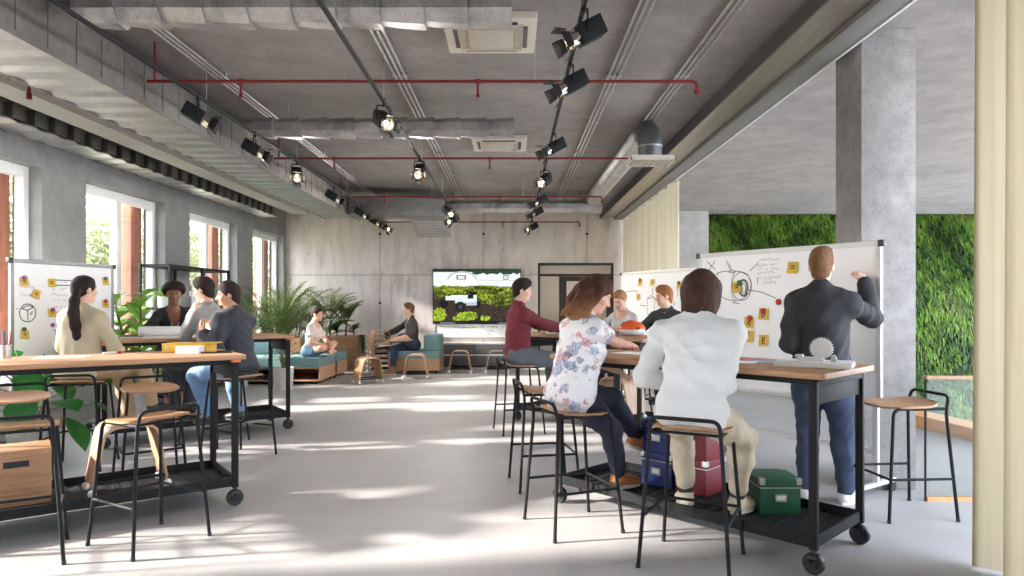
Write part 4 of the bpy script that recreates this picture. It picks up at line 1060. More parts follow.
t = thing('paper_sheet', 'loose white paper sheet on the window side table behind the crate', 'paper', (p[0], p[1], ZT), R(20))
b = MB(); b.box(-0.15, 0.15, -0.105, 0.105, 0, 0.0012); b.build('sheet', M['white_plastic'], t, smooth=0)
p = tw(TL1, 0.2, 0.25)
t = thing('marker_pen', 'white marker pen lying on the window side table', 'pen', (p[0], p[1], ZT), R(55))
b = MB(); b.tube([(-0.06, 0, 0.0085), (0.03, 0, 0.0085)], 0.0082, 10); b.build('barrel', M['white_plastic'], t)
b = MB(); b.tube([(0.03, 0, 0.0085), (0.062, 0, 0.0085)], 0.0085, 10); b.build('cap', MAG['red'], t)

p = tw(TL2, -0.30, 0.17)
m_paper = plain('drawing paper', rgb(246, 245, 242), 0.7, 0, 0.01)
def roll(label, loc, rz, L, r):
    t = thing('paper_roll', label, 'paper roll', loc, rz)
    prof = []; b = MB(); T = Matrix.Translation((0, 0, r)) @ Matrix.Rotation(R(90), 4, 'Y')
    b.lathe([(r * 0.82, -L / 2), (r, -L / 2), (r, L / 2), (r * 0.82, L / 2), (r * 0.82, -L / 2)], 24, T, cap=False); b.build('rolled_sheet', m_paper, t, smooth=40)
    b = MB(); b.lathe([(r * 0.6, -L / 2 + 0.004), (r * 0.68, -L / 2 + 0.002), (r * 0.68, L / 2 - 0.002), (r * 0.6, L / 2 - 0.004), (r * 0.6, -L / 2 + 0.004)], 20, T, cap=False); b.build('inner_turn', m_paper, t, smooth=40)
    return t
roll('long white roll of drawing paper lying on the table before the afro haired person', (p[0] - 0.02, p[1] + 0.02, ZT + 0.004), R(10), 0.44, 0.052)
p = tw(TL2, -0.38, 0.02)
t = thing('paper_sheet', 'flat white drawing sheets under the paper roll end', 'paper', (p[0] + 0.12, p[1] + 0.13, ZT), R(20))
b = MB(); b.box(-0.3, 0.3, -0.21, 0.21, 0, 0.0035); b.build('sheet', m_paper, t, smooth=0)
p = tw(TL2, -0.62, 0.0)
t = thing('notebook', 'dark notebook on the table beside the drawing sheets', 'notebook', (p[0], p[1], ZT), R(30))
b = MB(); b.box(-0.1, 0.1, -0.07, 0.07, 0, 0.016); b.build('cover', M['black_plastic'], t, bevel=0.003)
b = MB(); b.box(-0.096, 0.1005, -0.0705, 0.0705, 0.003, 0.013); b.build('pages', m_paper, t, smooth=0)

# model with gear on the right hand table
p = tw(TR1, 0.735, 0.04)
m_model = plain('white model card', rgb(232, 231, 230), 0.55, 0, 0.01)
t = thing('gear_model', 'white scale model of an upright gear wheel on a flat base plate', 'model', (p[0], p[1], ZT), R(-30))
b = MB(); b.prism(rrect(0.40, 0.27, 0.012), 0, 0.028); b.build('base_plate', m_model, t, bevel=0.003)
b = MB(); b.box(-0.09, 0.05, -0.03, 0.04, 0.026, 0.05).box(-0.10, -0.06, -0.03, 0.04, 0.05, 0.062); b.build('stand_block', m_model, t, bevel=0.002)
b = MB(); poly = []
for k in range(26):
    for a, rr in ((0, 0.056), (0.3, 0.056), (0.42, 0.064), (0.62, 0.064), (0.74, 0.056)):
        th = 2 * PI * (k + a) / 26; poly.append((rr * math.cos(th), rr * math.sin(th)))
T = Matrix.Translation((0.035, 0.012, 0.10)) @ Matrix.Rotation(R(90), 4, 'X')
b.prism(poly, -0.012, 0.012, T); b.build('gear_wheel', m_model, t, smooth=0)
b = MB(); b.tube([(0.035, 0.012, 0.1), (0.035, 0.04, 0.1)], 0.012, 12); b.build('axle', m_model, t)
b = MB(); b.box(0.085, 0.115, -0.02, 0.01, 0.026, 0.055).tube([(0.10, -0.005, 0.055), (0.10, -0.005, 0.066)], 0.01, 10); b.build('motor_block', M['galv'], t, bevel=0.002)
m_blpr = plain('blue printed paper', rgb(146, 176, 210), 0.6, 0, 0.25, 30); m_rdpr = plain('red printed paper', rgb(196, 92, 96), 0.6, 0, 0.3, 24)
for k, (x, y, a, m, lab) in enumerate(((0.37, 0.10, -40, m_blpr, 'blue printed sheet on the table beside the gear model'), (0.22, 0.18, -58, m_rdpr, 'red printed sheet on the table partly beside the sweater sleeve'), (0.32, -0.06, -30, m_paper, 'white sheet with pale print on the table near the gear model'))):
    p = tw(TR1, x, y); t = thing('printed_sheet', lab, 'paper', (p[0], p[1], ZT + 0.0015 * k), R(a))
    b = MB(); b.box(-0.105, 0.105, -0.075, 0.075, 0, 0.0013); b.build('sheet', m, t, smooth=0)
p = tw(TR1, -0.55, 0.12); t = thing('paper_sheet', 'drawing sheet under the floral person\'s hand on the table', 'paper', (p[0], p[1], ZT), R(-46))
b = MB(); b.box(-0.15, 0.15, -0.105, 0.105, 0, 0.0012); b.build('sheet', m_paper, t, smooth=0)

# orange and white dome on the second table
p = tw(TR2, 0.44, 0.15)
t = thing('helmet_model', 'glossy orange and white dome shaped model standing on the table before the grey tee person', 'model', (p[0], p[1], ZT), R(0))
b = MB(); b.lathe([(0.075, 0), (0.11, 0.012), (0.143, 0.045), (0.146, 0.068)], 28); b.build('white_base', M['white_plastic'], t, smooth=40)
b = MB(); b.lathe([(0.149, 0.068), (0.149, 0.08), (0.13, 0.118), (0.085, 0.148), (0.0, 0.16)], 28, cap=False); b.build('orange_shell', plain('orange shell', rgb(226, 96, 40), 0.25), t, smooth=40)
b = MB(); b.box(0.02, 0.06, -0.148, -0.1, 0.075, 0.095); b.build('dark_button', M['black_plastic'], t, bevel=0.004)
b = MB(); b.lathe([(0.05, 0.152), (0.05, 0.168), (0.0, 0.172)], 20, cap=False); b.build('top_cap', plain('dark orange cap', rgb(190, 74, 34), 0.3), t, smooth=40)
p = tw(TR2, -0.35, -0.08)
t = thing('paper_pad', 'white paper pad on the table under the maroon sleeved arm', 'paper', (p[0] - 0.02, p[1], ZT), R(-30))
b = MB(); b.box(-0.16, 0.16, -0.11, 0.11, 0, 0.03); b.build('pages', m_paper, t, smooth=0)
b = MB(); b.box(-0.16, 0.16, 0.1, 0.112, 0, 0.032); b.build('binding', M['galv'], t, smooth=0)

# ================================================================ black steel shelf by the window
t = thing('open_shelf', 'open black steel shelf frame standing against the window wall', 'shelf', (-4.81, 10.15, 0))
w, d, h = 0.40, 1.9, 1.93
for sx in (-1, 1):
    for y in (-d / 2, 0, d / 2):
        b = MB(); b.box(sx * w / 2 - 0.018, sx * w / 2 + 0.018, y - 0.018, y + 0.018, 0, h); b.build('upright', M['black'], t, bevel=0.003)
b = MB(); b.box(-w / 2, w / 2, -d / 2, d / 2, h - 0.045, h - 0.005); b.build('top_shelf', M['black'], t, smooth=0)
for z in (1.34, 0.75, 0.15):
    b = MB(); b.box(-w / 2, w / 2, -d / 2, d / 2, z - 0.03, z); b.build('shelf_board', M['black'], t, smooth=0)
def simple_book(label, x, y, z, w, d, h, col, rz=0, nm='magazine_file'):
    t = thing(nm, label, 'file', (x, y, z), rz); b = MB(); b.box(-w / 2, w / 2, -d / 2, d / 2, 0, h); b.build('case', plain(nm + ' ' + label[:8], col, 0.6), t, bevel=0.004)
    b = MB(); b.box(w / 2, w / 2 + 0.001, -d * 0.3, d * 0.3, h * 0.5, h * 0.75); b.build('spine_label', M['white_plastic'], t, smooth=0)
simple_book('grey magazine file on the black shelf above the seated person', -4.75, 9.82, 1.341, 0.24, 0.09, 0.31, rgb(110, 106, 104))
simple_book('white magazine file standing on the black shelf', -4.75, 10.25, 1.341, 0.24, 0.10, 0.32, rgb(214, 212, 208))
simple_book('sage magazine file at the far end of the black shelf', -4.75, 10.85, 1.341, 0.24, 0.2, 0.30, rgb(150, 160, 140))

# ================================================================ lounge: benches, sofa, planters
def bench(label, x0, x1, y0, y1, back=None, name='upholstered_bench', zs=0.46, closed=False):
    t = thing(name, label, 'sofa', ((x0 + x1) / 2, (y0 + y1) / 2, 0)); w = (x1 - x0) / 2; d = (y1 - y0) / 2
    b = MB(); th = 0.02
    b.box(-w, w, -d, d, 0.06, 0.06 + th).box(-w, w, -d, d, 0.275, 0.275 + th).box(-w, -w + th, -d, d, 0.08, 0.275).box(w - th, w, -d, d, 0.08, 0.275).box(-w + th, w - th, d - th, d, 0.08, 0.275)
    if closed: b.box(-w + th, w - th, -d, -d + th, 0.08, 0.275)
    b.build('plywood_base', M['box_side'], t, smooth=0)
    b = MB(); b.prism(rrect(2 * w, 2 * d, 0.03), 0.296, zs); b.build('seat_cushion', M['teal'], t, bevel=0.02, bseg=3)
    if back:
        bx0, bx1, by0, by1, bz = back
        b = MB(); b.prism(rrect(bx1 - bx0, by1 - by0, 0.04, 5, (bx0 + bx1) / 2, (by0 + by1) / 2), zs + 0.001, bz); b.build('back_cushion', M['teal'], t, bevel=0.03, bseg=3)
    for sx in (-1, 1):
        for sy in (-1, 1):
            b = MB(); x, y = sx * (w - 0.07), sy * (d - 0.07)
            b.lathe([(0.008, -0.012), (0.026, -0.012), (0.028, 0), (0.026, 0.012), (0.008, 0.012)], 12, Matrix.Translation((x, y, 0.028)) @ Matrix.Rotation(R(90), 4, 'Y')).box(x - 0.015, x + 0.015, y - 0.015, y + 0.015, 0.04, 0.061)
            b.build('castor', M['black_plastic'], t, smooth=35)
    return t
bench('teal bench on a ply base with the barefoot person on it', -4.13, -3.29, 11.68, 12.72)
bench('teal bench with back cushion close to the window wall', -5.0, -4.15, 11.68, 12.72, (-0.42, 0.42, 0.3, 0.5, 0.75))
bench('short teal bench behind the barefoot person, beside the planter', -4.1, -3.27, 12.78, 13.55, (-0.4, -0.08, 0.1, 0.36, 0.78))
bench('teal armchair sofa with side cushion under the person with crossed leg', -2.45, -1.44, 13.5, 14.45, (0.19, 0.5, -0.46, 0.46, 0.76), 'sofa', 0.45, True)

def planter(label, x0, x1, y0, y1, h):
    t = thing('planter_box', label, 'planter', ((x0 + x1) / 2, (y0 + y1) / 2, 0)); w = (x1 - x0) / 2; d = (y1 - y0) / 2; th = 0.025
    b = MB(); b.box(-w, w, -d, -d + th, 0.02, h).box(-w, w, d - th, d, 0.02, h).box(-w, -w + th, -d + th, d - th, 0.02, h).box(w - th, w, -d + th, d - th, 0.02, h).box(-w, w, -d, d, 0, 0.02)
    b.build('planter_case', M['box_side'], t, smooth=0)
    b = MB(); b.box(-w + th, w - th, -d + th, d - th, h - 0.09, h - 0.05); b.build('soil', plain('potting soil', rgb(60, 46, 36), 0.95, 0, 0.3, 30), t, smooth=0)
    return t
planter('long plywood planter box by the concrete wall holding small palms', -4.15, -3.24, 14.35, 14.9, 0.70)
planter('plywood planter box in the window corner holding the big palms', -5.02, -4.25, 13.7, 14.3, 0.70)

# ================================================================ screen wall
t = thing('television', 'large wall mounted screen showing a white robot in a green crop field', 'television', (-0.785, YB - 0.002, 1.545))
TW, TH = 1.97, 1.23
b = MB(); b.box(-TW / 2, TW / 2, -0.07, -0.01, -TH / 2, TH / 2); b.build('casing', M['black_plastic'], t, bevel=0.006)
b = MB(); b.box(-0.3, 0.3, -0.01, 0.0, -0.2, 0.2); b.build('wall_mount', M['black'], t, smooth=0)
def screen_picture(parent):
    W_, H_ = 256, 148
    u, v = np.meshgrid((np.arange(W_) + .5) / W_, (np.arange(H_) + .5) / H_)   # v = 0 at the top
    rg = np.random.default_rng(3)
    def nz(fx, fy, seed):
        r = np.random.default_rng(seed); g = r.random((fy + 2, fx + 2)); x = u * fx; y = v * fy; i = x.astype(int); j = y.astype(int); a = x - i; b_ = y - j
        a = a * a * (3 - 2 * a); b_ = b_ * b_ * (3 - 2 * b_)
        return (g[j, i] * (1 - a) + g[j, i + 1] * a) * (1 - b_) + (g[j + 1, i] * (1 - a) + g[j + 1, i + 1] * a) * b_
    def col(r, g, b): return np.array([r, g, b], float)
    n1 = nz(26, 12, 1); n2 = nz(60, 40, 2); n3 = nz(110, 60, 3)
    img = np.zeros((H_, W_, 3)); img[:] = col(70, 62, 58)
    def put(mask, c):
        c = np.asarray(c, float)
        if c.ndim == 1: img[mask] = c
        else: img[mask] = c[mask]
    put(v < 0.05, col(40, 52, 44)); put((v >= .05) & (v < .34), col(222, 226, 224))
    put((v < .05 + .06 * n1) & (u > .45), col(44, 66, 52))
    put((v > .12) & (v < .125), col(186, 190, 188)); put((v > .2) & (v < .215) & (u > .45), col(198, 202, 198))
    dome = ((u - .33) / .17) ** 2 + ((v - .2) / .17) ** 2 < 1
    put(dome & (v < .3), col(240, 242, 240)); ring = dome & (((u - .33) / .155) ** 2 + ((v - .21) / .15) ** 2 > 1) & (v < .2); put(ring, col(176, 186, 180))
    for cx in (.32, .835):
        w = .055 if cx < .5 else .03
        put((abs(u - cx) < w) & (abs(v - .15) < .045), col(70, 92, 70)); put((abs(u - cx) < w * .72) & (abs(v - .15) < .03), col(214, 220, 214))
    fol = (v > .30 + .04 * n1) & (v < .66 + .1 * n1 - .0 * u)
    g = np.clip((n2 * .6 + n3 * .6 - .25) * 1.3, 0, 1)[..., None]
    leafc = (col(44, 62, 20) * (1 - g) + col(188, 204, 62) * g) * (0.45 + 0.75 * nz(14, 22, 8)[..., None])
    put(fol, leafc); soil = (v > .55 + .18 * u + .05 * n1) | ((v > .55) & (u < .5) & (v > .5 + .06 * n1))
    sc = col(34, 28, 25) * (1 - n3[..., None]) + col(84, 68, 58) * n3[..., None]; put(soil, sc)
    put((v > .45) & (u < .14) & (v < .6) & (n2 > .5), sc)
    for cx, cy, rx, ry in ((.06, .9, .08, .13), (.35, .93, .1, .09), (.44, .9, .07, .08), (.6, .95, .06, .05), (.08, .8, .06, .05), (.28, .96, .06, .05)):
        m = ((u - cx) / rx) ** 2 + ((v - cy) / ry) ** 2 < .55 + .9 * n2
        put(m, col(84, 112, 26) * (1 - g) + col(206, 222, 70) * g)
    # the machine: white body, black wheels, black sensor arm
    for cx, cy, r in ((.12, .67, .052), (.51, .68, .042)):
        put(((u - cx) / r) ** 2 + ((v - cy) / (r * 1.6)) ** 2 < 1, col(26, 26, 28))
    body = (u > .14) & (u < .50) & (v > .50 + .02 * (u < .2)) & (v < .70 - .10 * (u < .25)) & (v < .76 - (abs(u - .31) < .07) * .1)
    put(body, col(214, 222, 230)); put(body & (v < .54), col(236, 240, 244)); put(body & (v > .64), col(178, 188, 200))
    put(((u - .31) / .058) ** 2 + ((v - .73) / .105) ** 2 < 1, col(30, 30, 32)); put(((u - .31) / .025) ** 2 + ((v - .73) / .045) ** 2 < 1, col(70, 70, 74))
    put((u > .395) & (u < .46) & (v > .5) & (v < .57), col(32, 32, 34)); put((u > .41) & (u < .50) & (v > .43) & (v < .48), col(24, 24, 26)); put((u > .43) & (u < .455) & (v > .46) & (v < .52), col(24, 24, 26))
    lin_ = np.where(img / 255 <= .04045, img / 255 / 12.92, ((img / 255 + .055) / 1.055) ** 2.4)
    # one mesh grid with a colour per corner
    sw, sh = TW - 0.03, TH - 0.09
    xs = np.linspace(-sw / 2, sw / 2, W_ + 1); zs = np.linspace(sh / 2 + .03, -sh / 2 + .03, H_ + 1)
    vs = [(x, -0.0715, z) for z in zs for x in xs]; fs = []
    for j in range(H_):
        for i in range(W_):
            a = j * (W_ + 1) + i; fs.append((a, a + W_ + 1, a + W_ + 2, a + 1))
    me = bpy.data.meshes.new('screen'); me.from_pydata(vs, [], fs)
    at = me.color_attributes.new('picture', 'FLOAT_COLOR', 'CORNER')
    c4 = np.concatenate([np.repeat(lin_.reshape(-1, 3), 4, axis=0), np.ones((W_ * H_ * 4, 1))], axis=1)
    at.data.foreach_set('color', c4.astype(np.float32).ravel())
    T_ = NT('lit screen'); vc = T_.n('VertexColor', layer_name='picture'); e = T_.n('Emission'); e.inputs['Strength'].default_value = 0.5
    gl = T_.n('BsdfGlossy'); gl.inputs['Roughness'].default_value = 0.15; gl.inputs['Color'].default_value = (0.03, 0.03, 0.03, 1); ad = T_.n('AddShader')
    T_.l(vc.outputs[0], e.inputs['Color']); T_.l(e.outputs[0], ad.inputs[0]); T_.l(gl.outputs[0], ad.inputs[1]); T_.l(ad.outputs[0], T_.out.inputs['Surface'])
    me.materials.append(T_.m); link('screen', me, parent, 0)
screen_picture(t)
b = MB(); b.box(-TW / 2 + 0.16, -TW / 2 + 0.5, -0.0725, -0.07, -TH / 2 + 0.015, -TH / 2 + 0.035).box(TW / 2 - 0.5, TW / 2 - 0.16, -0.0725, -0.07, -TH / 2 + 0.015, -TH / 2 + 0.035); b.build('speaker_grille', M['galv'], t, smooth=0)
t = thing('wall_whiteboard', 'low whiteboard with handwritten formulas on the wall below the screen', 'whiteboard', (-0.7, YB - 0.002, 0.63))
b = MB(); b.box(-1.0, 1.0, -0.03, 0, 0.0, 0.29); b.build('writing_surface', m_board, t, smooth=0)
b = MB(); b.box(-1.02, 1.02, -0.035, 0, -0.02, -0.001).box(-1.02, -1.001, -0.035, 0, 0, 0.29).box(1.001, 1.02, -0.035, 0, 0, 0.29); b.build('board_frame', m_gframe, t, smooth=0)
rg = random.Random(4)
for x0, x1, z in ((-.72, -.1, .23), (0.0, .6, .235), (-.6, -.2, .14), (.1, .32, .14), (.05, .45, .07), (-.85, -.7, .08)):
    b = MB(); scribble(b, (x0, z), (x1, z - 0.01), 0.05, 0.008, -0.0305, rg); b.build('handwriting', m_ink, t, smooth=0)
t = thing('sideboard', 'long low dark grey sideboard with pale edges under the screen', 'sideboard', (-0.45, YB - 0.24, 0))
m_dkgrey = plain('dark grey laminate', rgb(92, 91, 92), 0.55)
b = MB(); b.box(-1.05, 1.0, -0.2, 0.23, 0.03, 0.50); b.build('cabinet_body', m_dkgrey, t, smooth=0)
b = MB(); b.box(-1.07, 1.02, -0.215, 0.235, 0.50, 0.535); b.build('top_panel', m_wframe, t, bevel=0.003)
b = MB(); b.box(-1.075, -1.051, -0.21, 0.235, 0, 0.499); b.build('side_panel', M['ply'], t, smooth=0)
for z in (0.05, 0.285):
    for k in range(3):
        b = MB(); x0 = -1.03 + k * 0.68; b.box(x0, x0 + 0.66, -0.212, -0.2005, z, z + 0.2); b.build('drawer', m_dkgrey, t, bevel=0.002)
b = MB(); b.box(-1.05, 1.0, -0.216, -0.2005, 0.255, 0.28); b.build('edge_strip', m_wframe, t, smooth=0)

# chairs down in the planted court, only their round backs rise above the edging
def court_chair(label, loc, rz):
    t = thing('court_chair', label, 'chair', loc, rz, 'round backed wooden chairs')
    b = MB(); b.prism(rrect(0.42, 0.42, 0.12), 0.44, 0.465); b.build('seat', M['ply_dark'], t, bevel=0.005)
    path = [((0.2 * math.sin(R(a)), -0.2 * math.cos(R(a)), 0.72), (0, 0, 0.12)) for a in range(-60, 61, 12)]
    b = MB(); b.strip(path, 0, 0.016); b.build('backrest', M['ply_dark'], t, smooth=40)
    for sx, sy in ((-1, -1), (1, -1), (-1, 1), (1, 1)):
        b = MB(); b.tube([(sx * 0.19, sy * 0.19, 0), (sx * 0.16, sy * 0.16, 0.44 if sy > 0 else 0.62)], 0.012, 8); b.build('leg', M['black'], t)
court_chair('round backed wooden chair beyond the timber edging, nearer the column', (5.42, 8.9, -0.9), R(200))
court_chair('round backed wooden chair beyond the timber edging, nearer the curtain', (5.47, 8.2, -0.9), R(190))
# ================================================================ people: smooth blended bodies meshed from a distance field
F32 = np.float32
def v3(*a): return np.array(a, dtype=float)
def nrm(a):
    a = np.asarray(a, float); l = np.linalg.norm(a)
    return a / l if l > 1e-9 else a
def rotm(axis, deg):
    return np.array(Matrix.Rotation(R(deg), 3, Vector(axis)), float)

class Field:
    def __init__(s, lo, hi, h):
        s.h = h; s.lo = np.asarray(lo, float); s.n = np.maximum(4, np.ceil((np.asarray(hi) - s.lo) / h).astype(int) + 1)
        s.D = np.full(s.n, 0.5, F32)
    def block(s, lo, hi):
        a = np.clip(np.floor((lo - s.lo) / s.h).astype(int), 0, s.n); b = np.clip(np.ceil((hi - s.lo) / s.h).astype(int) + 1, 0, s.n)
        if (b <= a).any(): return None
        sl = tuple(slice(a[i], b[i]) for i in range(3))
        ax = [(s.lo[i] + s.h * np.arange(a[i], b[i])).astype(F32) for i in range(3)]
        return sl, ax[0][:, None, None], ax[1][None, :, None], ax[2][None, None, :]
    def smin(s, sl, d, k, sub=False):
        D = s.D[sl]
        if sub:
            d = -d; h = np.maximum(k - np.abs(D - d), 0) / k; s.D[sl] = np.maximum(D, d) + h * h * k * 0.25
        else:
            h = np.maximum(k - np.abs(D - d), 0) / k; s.D[sl] = np.minimum(D, d) - h * h * k * 0.25
    def put(s, p, infl=0.0, sub=False):
        k = max(p['k'], 0.002)
        if p['t'] == 'cone':
            a, b, ra, rb = p['a'], p['b'], p['ra'] + infl, p['rb'] + infl
            m = max(ra, rb) + 2 * k + 0.02
            bl = s.block(np.minimum(a, b) - m, np.maximum(a, b) + m)
            if bl is None: return
            sl, X, Y, Z = bl; ba = b - a; L2 = max(float(ba @ ba), 1e-9)
            px, py, pz = X - a[0], Y - a[1], Z - a[2]
            t = np.clip((px * ba[0] + py * ba[1] + pz * ba[2]) / L2, 0, 1).astype(F32)
            d = np.sqrt((px - t * ba[0]) ** 2 + (py - t * ba[1]) ** 2 + (pz - t * ba[2]) ** 2) - (ra + (rb - ra) * t)
        else:
            c, r, A = p['c'], p['r'] + infl, p['A']
            m = float(r.max()) + 2 * k + 0.02
            bl = s.block(c - m, c + m)
            if bl is None: return
            sl, X, Y, Z = bl; px, py, pz = X - c[0], Y - c[1], Z - c[2]
            q = [A[0, i] * px + A[1, i] * py + A[2, i] * pz for i in range(3)]
            k0 = np.sqrt(sum((q[i] / r[i]) ** 2 for i in range(3))) + 1e-6
            k1 = np.sqrt(sum((q[i] / r[i] ** 2) ** 2 for i in range(3))) + 1e-6
            d = k0 * (k0 - 1) / k1
        s.smin(sl, d.astype(F32), k, sub)
    def grid(s):
        ax = [(s.lo[i] + s.h * np.arange(s.n[i])).astype(F32) for i in range(3)]
        return ax[0][:, None, None], ax[1][None, :, None], ax[2][None, None, :]
    def mesh(s, name):
        D = s.D; n = s.n
        D[0] = D[-1] = 0.5; D[:, 0] = D[:, -1] = 0.5; D[:, :, 0] = D[:, :, -1] = 0.5
        S = D < 0
        cnt = np.zeros(n - 1, np.int8)
        for i in (0, 1):
            for j in (0, 1):
                for k in (0, 1): cnt += S[i:n[0] - 1 + i, j:n[1] - 1 + j, k:n[2] - 1 + k]
        I, J, K = np.nonzero((cnt > 0) & (cnt < 8))
        N = len(I); vid = np.full(n - 1, -1, np.int32); vid[I, J, K] = np.arange(N)
        val = {}
        for i in (0, 1):
            for j in (0, 1):
                for k in (0, 1): val[i, j, k] = D[I + i, J + j, K + k]
        acc = np.zeros((N, 3)); num = np.zeros(N)
        for ax in range(3):
            for u in (0, 1):
                for w in (0, 1):
                    c0 = [0, 0, 0]; o = [q for q in range(3) if q != ax]; c0[o[0]] = u; c0[o[1]] = w; c1 = list(c0); c1[ax] = 1
                    a, b = val[tuple(c0)], val[tuple(c1)]; m = (a < 0) != (b < 0)
                    t = np.where(m, a / np.where(m, a - b, 1), 0)
                    p = np.zeros((N, 3)); p[:, o[0]] = u; p[:, o[1]] = w; p[:, ax] = t
                    acc += p * m[:, None]; num += m
        V = (np.stack([I, J, K], 1) + acc / num[:, None]) * s.h + s.lo
        quads = []
        for ax in range(3):
            o = [q for q in range(3) if q != ax]
            s0 = [slice(1, -1)] * 3; s1 = [slice(1, -1)] * 3; s0[ax] = slice(0, -1); s1[ax] = slice(1, None)
            A, B = S[tuple(s0)], S[tuple(s1)]
            e = np.argwhere(A != B); 
            if len(e) == 0: continue
            flip = A[tuple(e.T)]; off = np.ones(3, int); off[ax] = 0; e = e + off
            def cell(du, dw):
                q = e.copy(); q[:, o[0]] -= du; q[:, o[1]] -= dw
                return vid[q[:, 0], q[:, 1], q[:, 2]]
            Q = np.stack([cell(1, 1), cell(0, 1), cell(0, 0), cell(1, 0)], 1)
            if ax == 1: flip = ~flip
            Q[~flip] = Q[~flip][:, ::-1]
            quads.append(Q)
        Q = np.concatenate(quads)
        me = bpy.data.meshes.new(name)
        me.vertices.add(N); me.vertices.foreach_set('co', V.astype(F32).ravel())
        me.loops.add(len(Q) * 4); me.loops.foreach_set('vertex_index', Q.ravel().astype(np.int32))
        me.polygons.add(len(Q)); me.polygons.foreach_set('loop_start', np.arange(0, len(Q) * 4, 4, dtype=np.int32))
        me.polygons.foreach_set('use_smooth', np.ones(len(Q), bool))
        me.update(calc_edges=True)
        return me

def cone(a, b, ra, rb, k=0.03, tag_=''): return dict(t='cone', a=np.asarray(a, float), b=np.asarray(b, float), ra=ra, rb=rb, k=k, tag=tag_)
def ell(c, r, A=None, k=0.03, tag_=''): return dict(t='ell', c=np.asarray(c, float), r=np.asarray(r, float), A=np.eye(3) if A is None else np.asarray(A, float), k=k, tag=tag_)
def bounds(prims, pad):
    lo = np.full(3, 9e9); hi = -lo
    for p in prims:
        if p['t'] == 'cone':
            m = max(p['ra'], p['rb']); lo = np.minimum(lo, np.minimum(p['a'], p['b']) - m); hi = np.maximum(hi, np.maximum(p['a'], p['b']) + m)
        else:
            e = np.sqrt(((p['A'] * p['r'][None, :]) ** 2).sum(1)); lo = np.minimum(lo, p['c'] - e); hi = np.maximum(hi, p['c'] + e)
    return lo - pad, hi + pad
def ik(a, t, l1, l2, pole):
    d = t - a; L = np.linalg.norm(d); mx = (l1 + l2) * 0.995
    if L > mx: t = a + d / L * mx; d = t - a; L = mx
    L = max(L, abs(l1 - l2) + 0.02); u = d / max(np.linalg.norm(d), 1e-6)
    x = (l1 * l1 - l2 * l2 + L * L) / (2 * L); h = math.sqrt(max(l1 * l1 - x * x, 1e-6))
    p = np.asarray(pole, float) - u * (np.asarray(pole, float) @ u); p = nrm(p)
    return a + u * x + p * h, t
def folds(X, Y, Z, seed, f=1.0):
    """cloth creases: ridged waves at a few scales, patchy so that some areas stay smooth (positive = pushed inward)"""
    r = np.random.default_rng(seed); out = 0; w1 = np.sin(7 * f * Y + 5 * f * Z + seed) + np.sin(6 * f * X - 8 * f * Z + 2 * seed)
    for i in range(6):
        q = r.normal(0, 1, 3); q[2] *= 1.2; q = q / np.linalg.norm(q) * (16 + 9 * i) * f
        a = q[0] * X + q[1] * Y + q[2] * Z + 0.9 * w1 + r.uniform(0, 6)
        patch = 0.5 + 0.5 * np.sin(r.uniform(5, 9) * f * X + r.uniform(5, 9) * f * Y + r.uniform(4, 8) * f * Z + r.uniform(0, 6))
        out = out + (np.abs(np.sin(a * 0.5)) - 0.6) * patch / (1 + 0.25 * i)
    return (out * 0.55).astype(F32)

SKIN = {}
def skin(kind):
    if kind not in SKIN:
        c = {'light': rgb(226, 178, 152), 'tan': rgb(196, 142, 112), 'dark': rgb(142, 94, 70)}[kind]
        SKIN[kind] = plain('skin ' + kind, c, 0.5, 0, 0.05, 18, 0.05, 200)
        p = [n for n in SKIN[kind].node_tree.nodes if n.type == 'BSDF_PRINCIPLED'][0]
        p.inputs['Subsurface Weight'].default_value = 0.08; p.inputs['Subsurface Radius'].default_value = (0.02, 0.008, 0.005)
    return SKIN[kind]
m_eye = plain('eye white', rgb(160, 154, 150), 0.4, 0, 0.0); m_iris = plain('iris brown', rgb(58, 40, 30), 0.15)
m_lips = {'light': plain('lips light', rgb(190, 112, 104), 0.45), 'tan': plain('lips tan', rgb(164, 96, 84), 0.45), 'dark': plain('lips dark', rgb(96, 50, 46), 0.45)}
def hair_mat(name, c1, c2):
    t = NT(name); v = t.coord((1, 1, 0.16)); f = t.noise(v, 95, 4, 0.6, 0.4); big = t.noise(t.coord(), 9, 3)
    c = t.ramp(t.mix(0.5, f, big), [(0.33, c1), (0.66, c2)])
    t.bsdf(c, 0.7, 0.0, t.bump(f, 0.5, 0.01), **{'Specular IOR Level': 0.2}); return t.m
HAIR = {'black': hair_mat('black brown hair', rgb(30, 22, 20), rgb(56, 42, 36)), 'dark': hair_mat('dark brown hair', rgb(46, 30, 24), rgb(82, 56, 44)),
        'brown': hair_mat('brown hair', rgb(84, 56, 38), rgb(134, 96, 66)), 'wavy': None,
        'ginger': hair_mat('ginger hair', rgb(118, 68, 40), rgb(176, 112, 68)), 'blond': hair_mat('dark blond hair', rgb(138, 94, 56), rgb(196, 150, 100))}
